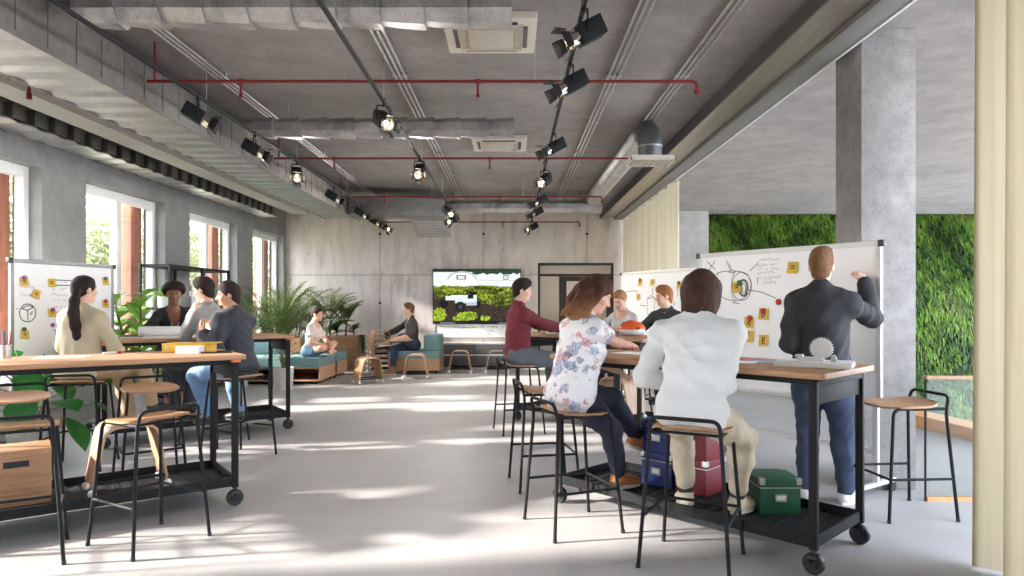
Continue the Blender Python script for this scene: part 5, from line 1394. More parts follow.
def wavy_hair():
    t = NT('chestnut hair with blond ends'); v = t.coord((1, 1, 0.16)); f = t.noise(v, 95, 4, 0.6, 0.4)
    sp = t.n('SeparateXYZ'); tc = t.n('TexCoord'); t.l(tc.outputs['Object'], sp.inputs[0])
    z = t.math('ADD', sp.outputs['Z'], t.math('MULTIPLY', t.math('SUBTRACT', t.noise(t.coord(), 14, 3), 0.5), 0.16))
    ends = t.ramp(t.math('SUBTRACT', z, 1.0), [(0.30, rgb(176, 128, 84)), (0.40, rgb(112, 72, 48)), (0.50, rgb(74, 46, 34))])
    c = t.mix(t.math('MULTIPLY', f, 0.5), ends, rgb(60, 38, 30))
    t.bsdf(c, 0.7, 0.0, t.bump(f, 0.5, 0.01), **{'Specular IOR Level': 0.2}); return t.m
HAIR['wavy'] = wavy_hair()
def cloth(name, c, rough=0.85, weave=500, b=0.15, var=0.07):
    return plain(name, c, rough, 0, var, 14, b, weave)

class Person:
    def __init__(s, label, loc, rz, H=1.72, fem=False, pz=0.85, lean=4, side=0, twist=0, head=(0, 0, 0), wide=None, h=0.0055):
        s.T = thing('person', label, 'person', (loc[0], loc[1], 0), R(rz)); s.fem = fem; s.h = h; s.k = k = H / 1.75
        s.loc = loc; s.rz = rz; s.prims = []
        Rl = rotm((1, 0, 0), -lean) @ rotm((0, 1, 0), side)
        s.Pv = v3(0, 0, pz); s.U = Rl @ v3(0, 0, 1); tw_ = rotm(tuple(s.U), twist)
        s.Rv = tw_ @ (Rl @ v3(1, 0, 0)); s.Fv = np.cross(s.U, s.Rv)
        # pelvis keeps the untwisted frame
        s.R0 = Rl @ v3(1, 0, 0); s.F0 = np.cross(s.U, s.R0)
        s.N = s.Pv + s.U * 0.505 * k + s.Fv * 0.0
        sw = wide if wide else (0.158 if fem else 0.182) * k
        s.sh = {sd: s.N - s.U * 0.070 * k + s.Rv * sw * sg for sd, sg in (('L', -1), ('R', 1))}
        s.hip = {sd: s.Pv + v3(0.092 * sg * k, 0, -0.03 * k) for sd, sg in (('L', -1), ('R', 1))}
        yaw, pitch, roll = head
        Hd = rotm((0, 0, 1), yaw) @ rotm((1, 0, 0), -lean * 0.5) @ rotm((1, 0, 0), -pitch) @ rotm((0, 1, 0), roll)
        Hd = rotm((0, 0, 1), twist) @ Hd
        s.Hd = Hd; s.hk = 0.97 * (0.5 + 0.5 * k)
        s.Hc = s.N + s.U * 0.10 * k + Hd @ v3(0, 0.018, 0.088)
        s.torso(); s.headprims()
    def loc3(s, p):
        if p[0] == 'l': return v3(*p[1:])
        a = R(-s.rz); x, y = p[0] - s.loc[0], p[1] - s.loc[1]
        return v3(x * math.cos(a) - y * math.sin(a), x * math.sin(a) + y * math.cos(a), p[2])
    def tp(s, x, y, z): return s.Pv + (s.Rv * x + s.Fv * y + s.U * z) * s.k
    def hp(s, x, y, z): return s.Hc + s.Hd @ (v3(x, y, z) * s.hk)
    def torso(s):
        f = s.fem; k = s.k; A = np.stack([s.Rv, s.Fv, s.U], 1); A0 = np.stack([s.R0, s.F0, s.U], 1); P = s.prims
        g = 0.92 if f else 1.0
        P.append(ell(s.Pv + s.U * 0.0, v3(0.162, 0.112, 0.118) * k, A0, 0.05, 'torso pelvis'))
        for sg in (-1, 1): P.append(ell(s.Pv + s.R0 * 0.075 * sg * k - s.F0 * 0.045 * k - s.U * 0.02 * k, v3(0.085, 0.085, 0.09) * k, A0, 0.05, 'torso pelvis'))
        P.append(ell(s.tp(0, 0.0, 0.155), v3(0.132 * g, 0.096 * g, 0.14) * k, A, 0.07, 'torso'))
        P.append(ell(s.tp(0, 0.0, 0.30), v3(0.155 * g, 0.112 * g, 0.16) * k, A, 0.07, 'torso'))
        P.append(ell(s.tp(0, -0.008, 0.40), v3(0.165 * g, 0.096 * g, 0.085) * k, A, 0.06, 'torso'))
        for sd, sg in (('L', -1), ('R', 1)):
            P.append(cone(s.tp(0.04 * sg, -0.012, 0.435), s.sh[sd], 0.062 * k * g, 0.056 * k * g, 0.05, 'torso'))
            P.append(cone(s.N + s.U * 0.035 * k - s.Fv * 0.012, s.N - s.U * 0.03 * k + s.Rv * 0.11 * sg * k - s.Fv * 0.012, 0.04 * k * g, 0.036 * k * g, 0.04, 'torso trap'))
            if f: P.append(ell(s.tp(0.066 * sg, 0.082, 0.305), v3(0.058, 0.055, 0.06) * k, A, 0.05, 'torso'))
    def headprims(s):
        f = s.fem; e = s.hp; A = s.Hd; P = s.prims; q = s.hk; j = 0.93 if f else 1.0
        P.append(cone(s.N - s.U * 0.05 * s.k, e(0, -0.018, -0.062), (0.047 if f else 0.056), (0.046 if f else 0.054), 0.035, 'neck'))
        P += [ell(e(0, -0.014, 0.034), v3(0.076, 0.097, 0.089) * q, A, 0.03, 'head'), ell(e(0, 0.02, -0.03), v3(0.060 * j, 0.072, 0.082) * q, A, 0.03, 'head'),
              ell(e(0, 0.030, -0.077), v3(0.047 * j, 0.052, 0.038) * q, A, 0.03, 'head'), ell(e(0, 0.072, -0.098), v3(0.02, 0.016, 0.017) * q, A, 0.025, 'head'),
              cone(e(-0.034, 0.077, 0.024), e(0.034, 0.077, 0.024), 0.011 * q, 0.011 * q, 0.02, 'head')]
        for sg in (-1, 1):
            P.append(ell(e(0.036 * sg, 0.058, -0.026), v3(0.024, 0.024, 0.022) * q, A, 0.025, 'head'))
            P.append(ell(e(0.077 * sg, -0.016, -0.006), v3(0.010, 0.021, 0.031) * q, A @ rotm((0, 0, 1), -18 * sg), 0.012, 'head'))
        s.sockets = [ell(e(0.031 * sg, 0.098, 0.006), v3(0.019, 0.016, 0.012) * q, A, 0.014) for sg in (-1, 1)]
        P += [cone(e(0, 0.088, 0.012), e(0, 0.110, -0.026), 0.0085 * q, 0.0125 * q, 0.012, 'head'), ell(e(0, 0.1, -0.031), v3(0.017, 0.013, 0.009) * q, A, 0.008, 'head'),
              cone(e(-0.017, 0.083, -0.062), e(0.017, 0.083, -0.062), 0.0075 * q, 0.0075 * q, 0.008, 'head'), ell(e(0, 0.089, -0.062), v3(0.017, 0.0075, 0.009) * q, A, 0.008, 'head')]
    def arm(s, sd, target, pole, palm=None, hdir=None, curl=22, spread=1.0):
        k = s.k; g = (0.86 if s.fem else 1.0); sg = -1 if sd == 'L' else 1
        t = s.loc3(target); S = s.sh[sd]; E, Wt = ik(S, t, 0.292 * k, 0.258 * k, pole)
        u = nrm(Wt - E); s.prims += [cone(S, E, 0.051 * k * g, 0.040 * k * g, 0.03, 'ua' + sd), cone(E, E + (Wt - E) * 0.3, 0.041 * k * g, 0.040 * k * g, 0.02, 'fa' + sd), cone(E + (Wt - E) * 0.3, Wt, 0.040 * k * g, 0.026 * k * g, 0.02, 'fa' + sd)]
        s.__dict__.setdefault('J', {})[sd] = (S, E, Wt)
        d = nrm(hdir) if hdir is not None else u
        n = nrm(np.asarray(palm if palm is not None else (0, 0, -1), float)); n = nrm(n - d * (n @ d))
        th = nrm(np.cross(n, d)) * (1 if sd == 'R' else -1)   # thumb side
        th = -th
        s.__dict__.setdefault('Hn', {})[sd] = (Wt, d, n, th)
        q = 0.95 * k * (0.92 if s.fem else 1.0); A = np.stack([th, d, n], 1); P = s.prims
        P.append(ell(Wt + d * 0.045 * q, v3(0.040, 0.055, 0.017) * q, A, 0.014, 'hand' + sd))
        P.append(cone(Wt - d * 0.01, Wt + d * 0.03 * q, 0.024 * q * g, 0.02 * q, 0.02, 'hand' + sd))
        for i, L in enumerate((0.070, 0.080, 0.074, 0.058)):
            off = 0.0315 - 0.021 * i; b = Wt + d * (0.088 - 0.006 * abs(i - 1)) * q + th * off * q
            dd = nrm(d + th * (0.12 - 0.08 * i) * spread); c = curl * (1 + 0.12 * i)
            for j, fr in enumerate((0.45, 0.32, 0.23)):
                ang = R(c * (0.6 + 0.75 * j)); dj = dd * math.cos(ang) + n * math.sin(ang); e2 = b + dj * L * fr * q
                r0 = (0.0088, 0.0080, 0.0072)[j] * q; P.append(cone(b, e2, r0, r0 * 0.9, 0.004, 'hand' + sd)); b = e2
        b = Wt + d * 0.028 * q + th * 0.03 * q; d1 = nrm(d * 0.75 + th * 0.6 + n * 0.25); e2 = b + d1 * 0.042 * q; d2 = nrm(d * 0.95 + th * 0.12 + n * 0.35)
        P += [cone(b - d1 * 0.01, e2, 0.0125 * q, 0.0098 * q, 0.01, 'hand' + sd), cone(e2, e2 + d2 * 0.032 * q, 0.0096 * q, 0.0078 * q, 0.004, 'hand' + sd)]
    def leg(s, sd, foot, pole=(0, 1, 0.3), fdir=(0, 1, 0), up=None):
        """foot = point on the sole under the ankle"""
        k = s.k; g = 0.95 if s.fem else 1.0; H = s.hip[sd]; fd = nrm(fdir)
        upv = nrm(up) if up is not None else v3(0, 0, 1)
        A_ = s.loc3(foot) + upv * 0.085 * k; Kn, A_ = ik(H, A_, 0.43 * k, 0.415 * k, pole)
        s.__dict__.setdefault('G', {})[sd] = (H, Kn, A_, fd, upv)
        m = Kn + (A_ - Kn) * 0.32; u = nrm(A_ - Kn); th = nrm(Kn - H); back = nrm(-(th - u * (th @ u)) + 1e-6) 
        back = back * 0.014 * k
        s.prims += [cone(H, H + (Kn - H) * 0.5, 0.088 * k * g, 0.074 * k * g, 0.05, 'th' + sd), cone(H + (Kn - H) * 0.5, Kn, 0.074 * k * g, 0.056 * k, 0.03, 'th' + sd),
                    cone(Kn, m + back, 0.054 * k, 0.054 * k * g, 0.03, 'sn' + sd), cone(m + back, A_, 0.054 * k * g, 0.034 * k, 0.03, 'sn' + sd)]
        s.foot(sd, s.prims)
    def foot(s, sd, out, tg='foot'):
        H, Kn, A_, fd, upv = s.G[sd]; k = s.k; fd = nrm(fd - upv * (fd @ upv)); sd_ = np.cross(fd, upv); B = np.stack([sd_, fd, upv], 1)
        out += [cone(A_, A_ - fd * 0.03 * k - upv * 0.045 * k, 0.036 * k, 0.034 * k, 0.03, tg + sd), ell(A_ + fd * 0.05 * k - upv * 0.045 * k, v3(0.036, 0.095, 0.036) * k, B, 0.03, tg + sd),
                ell(A_ + fd * 0.125 * k - upv * 0.058 * k, v3(0.043, 0.065, 0.024) * k, B, 0.025, tg + sd)]
    def pick(s, *tags): return [p for p in s.prims if any(t in p['tag'].split() or p['tag'].startswith(t) for t in tags)]
    def build(s, name, prims, mat, infl=0.0, cuts=(), noise=0.0, nf=1.0, h=None, subs=(), seed=1, kmul=1.0, parent=None):
        h = h or s.h * 1.5; lo, hi = bounds(prims, infl + 3 * h + 0.015 + noise); F = Field(lo, hi, h)
        for p in prims:
            if kmul != 1.0: p = dict(p); p['k'] *= kmul
            F.put(p, infl)
        for p in subs: F.put(p, 0.0, True)
        if noise or cuts:
            X, Y, Z = F.grid()
            if noise: F.D += (noise if nf > 1.5 else noise * 1.35) * folds(X, Y, Z, seed, nf if nf > 1.5 else nf * 1.45)
            for c in cuts: F.D = np.maximum(F.D, c(X, Y, Z)).astype(F32)
        me = F.mesh(name); me.materials.append(mat)
        o = bpy.data.objects.new(name, me); COL.objects.link(o); o.parent = parent or s.T
        return o
    # planes given in the torso / head frames: keep where value < 0
    def tplane(s, n, d):
        w = s.Rv * n[0] + s.Fv * n[1] + s.U * n[2]; c = s.Pv
        return lambda X, Y, Z: ((X - c[0]) * w[0] + (Y - c[1]) * w[1] + (Z - c[2]) * w[2] - d * s.k)
    def tcoord(s, X, Y, Z):
        q = [((X - s.Pv[0]) * w[0] + (Y - s.Pv[1]) * w[1] + (Z - s.Pv[2]) * w[2]) / s.k for w in (s.Rv, s.Fv, s.U)]
        return q
    def hplane(s, n, d):
        w = s.Hd @ v3(*n); c = s.Hc
        return lambda X, Y, Z: ((X - c[0]) * w[0] + (Y - c[1]) * w[1] + (Z - c[2]) * w[2] - d)
    def body(s, kind):
        s.kind = kind
        s.B = s.build('body', s.prims, skin(kind), 0.0, h=s.h, subs=s.sockets)
        return s.B
    def face(s, hair, smile=False):
        M4 = Matrix.Translation(Vector(s.Hc)) @ Matrix(s.Hd.tolist()).to_4x4() @ Matrix.Scale(s.hk, 4)
        for sg in (-1, 1):
            b = MB(); b.ball((0.031 * sg, 0.0725, 0.006), 0.0105, 12, 8); b.ball((0.031 * sg, 0.0785, 0.006), 0.0058, 10, 6, 1); b.v = [M4 @ Vector(v) for v in b.v]
            b.build('eye', [m_eye, m_iris], s.T, smooth=180)
            b = MB(); b.tube([(0.014 * sg, 0.0905, 0.022), (0.031 * sg, 0.0895, 0.028), (0.05 * sg, 0.073, 0.024)], [0.003, 0.0038, 0.002], 8); b.v = [M4 @ Vector(v) for v in b.v]
            b.build('eyebrow', hair, s.T, smooth=180)
        b = MB(); z = -0.062; c = 0.004 if smile else 0.0
        b.tube([(-0.021, 0.083, z + c), (-0.01, 0.0925, z + 0.002), (0, 0.0955, z), (0.01, 0.0925, z + 0.002), (0.021, 0.083, z + c)], [0.002, 0.0045, 0.005, 0.0045, 0.002], 8)
        b.v = [M4 @ Vector(v) for v in b.v]; b.build('mouth', m_lips[s.kind], s.T, smooth=180)
    def cap(s, infl=0.012, top=0.012, back=0.0):
        q = s.hk
        return [ell(s.hp(0, -0.016 - back, 0.036), (v3(0.076, 0.097, 0.089) + infl) * q, s.Hd, 0.02), ell(s.hp(0, 0.0, 0.085 + top * 0.5), v3(0.066, 0.075, 0.036 + top) * q, s.Hd, 0.03)]
    def hairline(s, d=0.018): return s.hplane((0, 0.707, -0.707), d * 0.707)
    def short_hair(s, mat, infl=0.010, top=0.014, quiff=0.0, d=0.020, noise=0.0022):
        P = s.cap(infl, top)
        P.append(ell(s.hp(0, -0.052, -0.048), v3(0.063, 0.054, 0.066) * s.hk, s.Hd, 0.03))
        if quiff: P += [ell(s.hp(0.0, 0.06, 0.098), v3(0.055, 0.035, 0.024 + quiff) * s.hk, s.Hd, 0.02), ell(s.hp(0.02, 0.02, 0.115), v3(0.05, 0.05, 0.02 + quiff) * s.hk, s.Hd, 0.02)]
        s.build('hair', P, mat, cuts=[s.hairline(d)], noise=noise, nf=4.5, h=0.0055, seed=3)
    def locks(s, n, a0, a1, z0, zend, r0=0.026, wave=0.0, rad=0.086, seed=5, flare=0.0, d=0.03, inward=0.0):
        """long hair: locks hanging round the sides and back of the head; angle 0 = straight back"""
        rg = random.Random(seed); P = []
        for i in range(n):
            a = R(a0 + (a1 - a0) * i / (n - 1)); ph = rg.uniform(0, 6); ze = zend + rg.uniform(-0.012, 0.012); last = None
            m = 9
            for j in range(m + 1):
                t = j / m; z = z0 + (ze - z0) * t; rr = rad + flare * t - inward * t * t + (wave * math.sin(ph + t * 9) if wave else 0) - 0.02 * max(0, 0.25 - t)
                aa = a + (wave * 5 * math.sin(ph * 1.7 + t * 8)); x = math.sin(aa) * rr * 0.92; y = -math.cos(aa) * rr * 1.12 - 0.012
                p = s.hp(x, y, z); r = r0 * (1.0 - 0.55 * t ** 2) if j < m else r0 * 0.3
                if last is not None: P.append(cone(last[0], p, last[1], r, 0.014))
                last = (p, r)
        return P
    # ---- clothing
    def top(s, name, mat, infl=0.014, sleeve=1.0, sinfl=0.012, hem=-0.04, noise=0.008, vneck=None, scoop=None, seed=1, nf=1.0, cuffw=0.0, h=None, trap=True, length=0.0, sides='LR', loose=0.0):
        k = s.k; P = [p for p in s.pick('torso')]
        if loose:
            A = np.stack([s.Rv, s.Fv, s.U], 1); P.append(ell(s.tp(0, 0.0, 0.15), v3(0.13 + loose, 0.095 + loose * 0.8, 0.30) * k, A, 0.06, 'torso'))
        if length: 
            A0 = np.stack([s.R0, s.F0, s.U], 1); P.append(ell(s.Pv - s.U * length * 0.5 * k, v3(0.17, 0.13, 0.10 + length * 0.6) * k, A0, 0.06, 'torso'))
        for sd in sides:
            S, E, W = s.J[sd]; g = 0.86 if s.fem else 1.0
            if sleeve <= 1.0: 
                e = S + (E - S) * sleeve; P.append(cone(S, e, 0.054 * k * g, (0.046 + cuffw) * k * g, 0.03))
            else:
                f = sleeve - 1.0; w = E + (W - E) * f
                P += [cone(S, E, 0.053 * k * g, 0.043 * k * g, 0.03), cone(E, E + (w - E) * 0.35, 0.044 * k * g, 0.042 * k * g, 0.02), cone(E + (w - E) * 0.35, w, 0.042 * k * g, (0.029 + cuffw) * k * g, 0.02)]
        cuts = [s.tplane((0, 0, -1), -hem)]
        if vneck is not None:
            z0, slope, wd = vneck
            def vc(X, Y, Z):
                x, y, z = s.tcoord(X, Y, Z)
                return np.minimum(np.minimum((wd + slope * np.maximum(z - z0, 0) - np.abs(x)) * 0.8, y + 0.0), z - z0 + 0.35).astype(F32)
            cuts.append(vc)
        subs = []
        if scoop is not None:
            A = np.stack([s.Rv, s.Fv, s.U], 1); subs.append(ell(s.tp(0, 0.045, 0.505), v3(scoop, scoop * 1.05, scoop * 0.95) * k, A, 0.01))
        return s.build(name, P, mat, infl, cuts, noise, nf, h, subs, seed)
    def trousers(s, name, mat, infl=0.012, frac=1.0, noise=0.004, seed=2, top=0.10, wide=0.0, h=None):
        k = s.k; P = s.pick('pelvis') if False else [p for p in s.prims if 'pelvis' in p['tag']]
        P = P + [ell(s.Pv + s.U * 0.07 * k, v3(0.135, 0.098, 0.07) * k, np.stack([s.R0, s.F0, s.U], 1), 0.05)]
        for sd in 'LR':
            H, Kn, A_, fd, upv = s.G[sd]
            if frac <= 1.0:
                e = H + (Kn - H) * frac; P.append(cone(H, e, 0.09 * k, (0.072 + wide) * k, 0.05))
            else:
                f = frac - 1.0; e = Kn + (A_ - Kn) * f
                P += [q for q in s.prims if q['tag'] == 'th' + sd] + [q for q in s.prims if q['tag'] == 'sn' + sd][:1]
                P += [cone(H, H + (Kn - H) * 0.5, 0.088 * k, 0.075 * k, 0.05), cone(H + (Kn - H) * 0.5, Kn, 0.075 * k, 0.059 * k, 0.03), cone(Kn, Kn + (e - Kn) * 0.4, 0.058 * k, (0.055 + wide) * k, 0.025), cone(Kn + (e - Kn) * 0.4, e, (0.055 + wide) * k, (0.043 + wide) * k, 0.02)]
        return s.build(name, P, mat, infl, [s.tplane((0, 0, 1), top)], noise, 1.0, h, (), seed)
    def shoes(s, mat, sole=None, high=0.0, infl=0.007):
        for sd in 'LR':
            H, Kn, A_, fd, upv = s.G[sd]; P = []; s.foot(sd, P, 'shoe')
            if high: P.append(cone(A_, A_ + nrm(Kn - A_) * high, 0.038 * s.k, 0.044 * s.k, 0.02))
            b = A_ - upv * 0.083 * s.k
            cut = lambda X, Y, Z: -((X - b[0]) * upv[0] + (Y - b[1]) * upv[1] + (Z - b[2]) * upv[2])
            o = s.build('shoe', P, mat, infl, [cut], 0.001, 2.0, 0.006)
            if sole:
                fdh = nrm(fd - upv * (fd @ upv)); sdv = np.cross(fdh, upv); k = s.k; b2 = A_ - upv * 0.088 * k
                pts = []
                for i in range(24):
                    a = 2 * PI * i / 24; y = math.sin(a); x = math.cos(a); ln = 0.135 if y > 0 else 0.128; wd = 0.050 if y > -0.2 else 0.043
                    pts.append((x * wd * k, (0.062 + y * ln) * k))
                M4 = Matrix((list(sdv) + [0], list(fdh) + [0], list(upv) + [0], [0, 0, 0, 1])).transposed(); M4 = Matrix.Translation(Vector(b2)) @ M4
                mb = MB(); mb.prism(pts, -0.006, 0.016, M4); mb.build('sole', sole, o, smooth=40)
    def ring_collar(s, mat, r=0.062, h=0.02, z=0.515, tilt=12, name='collar'):
        A = Matrix((list(s.Rv) + [0], list(s.Fv) + [0], list(s.U) + [0], [0, 0, 0, 1])).transposed()
        T = Matrix.Translation(Vector(s.tp(0, 0.004, z))) @ A @ Matrix.Rotation(R(tilt), 4, 'X')
        b = MB(); b.lathe([(r * 1.08, -h), (r * 1.0, h), (r * 0.94, h), (r * 1.0, -h), (r * 1.08, -h)], 24, T, cap=False); return b.build(name, mat, s.T, smooth=50)
def crosspt(a, b): return a

m_sole = plain('white rubber sole', rgb(226, 224, 218), 0.5); m_dsole = plain('dark rubber sole', rgb(44, 42, 42), 0.6)
m_tanshoe = cloth('tan suede', rgb(186, 122, 72), 0.8, 300, 0.1); m_dshoe = plain('black leather', rgb(34, 32, 33), 0.4)
m_denim = cloth('blue denim', rgb(104, 134, 166), 0.85, 700, 0.2, 0.12); m_ddenim = cloth('dark denim', rgb(54, 65, 88), 0.85, 700, 0.2, 0.14); m_navy = cloth('navy cotton', rgb(32, 36, 56), 0.85)
m_charcoal = cloth('charcoal cloth', rgb(56, 57, 61), 0.85); m_khaki = cloth('beige chino', rgb(206, 194, 170), 0.85); m_whiteshirt = cloth('white shirt cotton', rgb(232, 230, 228), 0.8, 500, 0.08, 0.02)
m_greyt = cloth('grey trousers', rgb(96, 100, 106), 0.85)

def floral():
    t = NT('white floral print'); v = t.coord()
    base = rgb(238, 236, 236); c = None
    col = t.n('RGB'); col.outputs[0].default_value = base; c = col.outputs[0]
    for sc, thr, cc, off in ((9, 0.36, rgb(206, 130, 142), 0), (7, 0.33, rgb(140, 152, 190), 3.1), (11, 0.32, rgb(206, 170, 150), 7.7), (14, 0.28, rgb(120, 128, 134), 5.3), (6, 0.26, rgb(130, 96, 108), 11.0), (8, 0.3, rgb(150, 158, 180), 17.0)):
        mp = t.n('Mapping'); mp.inputs['Location'].default_value = (off, off * 0.7, off * 1.3); t.l(v, mp.inputs['Vector'])
        nzv = t.n('TexNoise'); nzv.inputs['Scale'].default_value = 30; t.l(mp.outputs[0], nzv.inputs['Vector'])
        ad = t.n('VectorMath', operation='MULTIPLY_ADD'); ad.inputs[1].default_value = (0.05,) * 3; t.l(nzv.outputs['Color'], ad.inputs[0]); t.l(mp.outputs[0], ad.inputs[2])
        vo = t.n('TexVoronoi'); vo.inputs['Scale'].default_value = sc; vo.inputs['Randomness'].default_value = 1.0; t.l(ad.outputs[0], vo.inputs['Vector'])
        cl = t.noise(mp.outputs[0], 5, 2)
        d = t.math('ADD', vo.outputs['Distance'], t.math('MULTIPLY', t.math('SUBTRACT', 0.62, cl), 1.0))
        m_ = t.ramp(d, [(thr, (1, 1, 1)), (thr + 0.06, (0, 0, 0))])
        fine = t.ramp(t.noise(mp.outputs[0], 70, 2), [(0.4, (0.35,) * 3), (0.6, (1,) * 3)])
        c = t.mix(t.math('MULTIPLY', m_, fine), c, cc)
    t.bsdf(c, 0.8); return t.m

# ---------------------------------------------------------------- the cast
def person_ponytail():
    p = Person('seated person with long dark ponytail and beige blazer facing the window whiteboard', (-3.70, 5.85), -8, 1.66, True, 0.85, 3, 0, 0, (-14, -2, 0))
    p.arm('R', ('l', 0.12, 0.28, 0.95), (0.8, -0.7, -0.2)); p.arm('L', ('l', -0.10, 0.28, 0.95), (-0.8, -0.7, -0.2))
    p.leg('R', (-3.22, 6.12, 0.40), (0.8, 1, 0.7), (0.8, 1, -0.5)); p.leg('L', (-3.44, 6.14, 0.28), (0.6, 1, 0.4), (0.5, 1, 0))
    p.body('light'); p.face(HAIR['black'])
    be = cloth('beige blazer cloth', rgb(190, 174, 146), 0.8)
    p.top('blouse', m_whiteshirt, 0.008, 0.9, 0.01, 0.0, 0.002); p.ring_collar(m_whiteshirt, 0.058, 0.026, 0.512)
    p.top('blazer', be, 0.02, 1.95, 0.012, -0.10, 0.014, vneck=(0.2, 0.32, 0.012), seed=4, cuffw=0.006, length=0.06, loose=0.012)
    p.trousers('trousers', cloth('tan trousers', rgb(176, 148, 112), 0.85), 0.012, 1.92, 0.010); p.shoes(m_dshoe, m_dsole)
    P = p.cap(0.009, 0.0) + [ell(p.hp(0, -0.07, -0.02), v3(0.055, 0.05, 0.05), p.Hd, 0.03)]
    q = [(0, -0.115, 0.0), (0, -0.16, -0.02), (-0.005, -0.18, -0.09), (-0.012, -0.185, -0.19), (0.0, -0.18, -0.30), (0.006, -0.165, -0.39), (0.0, -0.155, -0.44)]
    rr = [0.018, 0.03, 0.038, 0.042, 0.04, 0.03, 0.008]
    T0 = [p.Hc + rotm((0, 0, 1), 18) @ v3(*a) for a in q]
    P += [cone(T0[i], T0[i + 1], rr[i], rr[i + 1], 0.02) for i in range(6)]
    hr = [P_ for P_ in P]
    p.build('hair', hr, HAIR['black'], cuts=[lambda X, Y, Z: np.minimum(p.hplane((0, 0.707, -0.707), 0.028)(X, Y, Z), p.hplane((0, 1, 0), -0.05)(X, Y, Z)).astype(F32)], noise=0.002, nf=4, h=0.0055)
person_ponytail()

def person_afro():
    p = Person('smiling person with round dark afro hair and black blazer behind the paper roll', (-3.92, 7.90), -146, 1.62, True, 0.85, 3, 0, 0, (-4, 4, 0), h=0.006)
    p.arm('R', (-3.88, 7.45, 1.10), (1, -0.5, -0.6), (0, 0, -1)); p.arm('L', (-3.53, 7.50, 1.11), (-1, -0.5, -0.6), (0.4, 0.4, 0.8), curl=35)
    p.leg('R', ('l', 0.10, 0.36, 0.28)); p.leg('L', ('l', -0.08, 0.38, 0.28))
    p.body('dark'); p.face(HAIR['black'], True)
    p.top('blouse', m_whiteshirt, 0.008, 0.6, 0.01, 0.0, 0.002, vneck=(0.34, 0.7, 0.03))
    p.top('blazer', cloth('black blazer cloth', rgb(42, 40, 42), 0.8), 0.019, 1.92, 0.012, -0.08, 0.010, vneck=(0.22, 0.26, 0.012), seed=8, cuffw=0.005)
    p.trousers('trousers', m_charcoal, 0.012, 1.85); p.shoes(cloth('brown leather', rgb(110, 64, 44), 0.5), m_dsole)
    P = [ell(p.hp(0, -0.026, 0.066), v3(0.128, 0.128, 0.104), p.Hd, 0.02), ell(p.hp(0, 0.045, 0.105), v3(0.10, 0.06, 0.055), p.Hd, 0.03)]
    p.build('hair', P, HAIR['black'], cuts=[lambda X, Y, Z: np.minimum(p.hplane((0, 0.25, -0.97), -0.042)(X, Y, Z), p.hplane((0, 1, 0), -0.02)(X, Y, Z)).astype(F32), p.hplane((0, 0, -1), 0.03)], noise=0.007, nf=4, h=0.006, seed=6)
person_afro()

def person_grey_shirt():
    p = Person('person in a grey shirt seen in profile with a hand raised to the chin', (-2.98, 6.82), 74, 1.74, False, 0.85, 8, 0, 0, (6, 6, 0), h=0.006)
    hd = p.hp(0.0, 0.115, -0.16)
    p.arm('L', ('l', hd[0] - 0.035, hd[1] + 0.02, hd[2] - 0.04), (-0.3, 0.05, -1), (1, -0.6, 0.2), (0.45, -0.1, 1), curl=45); p.arm('R', ('l', 0.06, 0.26, 0.96), (0.6, -0.8, -0.2), (0, 0, -1))
    p.leg('R', ('l', 0.11, 0.38, 0.28)); p.leg('L', ('l', -0.11, 0.36, 0.28))
    p.body('light'); p.face(HAIR['black'])
    g = cloth('grey shirt cotton', rgb(150, 148, 146), 0.85); p.top('shirt', g, 0.014, 1.75, 0.012, -0.08, 0.010, seed=3, cuffw=0.006); p.ring_collar(g, 0.064, 0.024, 0.515)
    p.trousers('trousers', m_charcoal, 0.012, 1.9); p.shoes(m_dshoe, m_dsole)
    p.short_hair(HAIR['black'], 0.012, 0.014, 0.012)
person_grey_shirt()

def person_blazer():
    p = Person('bearded person in dark blazer and blue jeans talking with raised hands on a stool', (-2.50, 6.22), 62, 1.61, False, 0.835, 8, 0, 4, (44, 4, 0))
    p.arm('L', (-2.74, 6.08, 1.13), (-0.4, -0.5, -1), (0.9, 0.1, 0.3), (0.0, 0.7, 0.7), curl=22); p.arm('R', (-2.80, 6.36, 1.15), (0.7, -0.4, -1), (-0.9, 0.2, 0.4), (-0.1, 0.75, 0.6), curl=25)
    p.leg('L', (-2.80, 6.30, 0.29), (-0.3, 1, 0.5), (-0.1, 1, 0)); p.leg('R', (-2.60, 6.50, 0.29), (0.3, 1, 0.4))
    p.body('tan'); p.face(HAIR['black'])
    p.top('shirt', m_whiteshirt, 0.008, 1.98, 0.01, 0.0, 0.002); p.ring_collar(m_whiteshirt, 0.066, 0.03, 0.52)
    p.top('blazer', cloth('dark navy blazer cloth', rgb(48, 50, 58), 0.8), 0.022, 1.92, 0.012, -0.13, 0.016, vneck=(0.12, 0.34, 0.012), seed=9, cuffw=0.006, length=0.06, loose=0.016)
    p.trousers('jeans', m_denim, 0.012, 1.95, 0.014); p.shoes(m_dshoe, m_dsole)
    p.short_hair(HAIR['black'], 0.011, 0.016)
    q = p.hk; P = [ell(p.hp(0, 0.03, -0.078), v3(0.052, 0.057, 0.042) * q, p.Hd, 0.02), ell(p.hp(0, 0.072, -0.098), v3(0.026, 0.02, 0.022) * q, p.Hd, 0.02)]
    p.build('beard', P, HAIR['black'], cuts=[p.hplane((0, -0.35, 0.94), -0.066)], noise=0.0015, nf=5, h=0.005)
person_blazer()

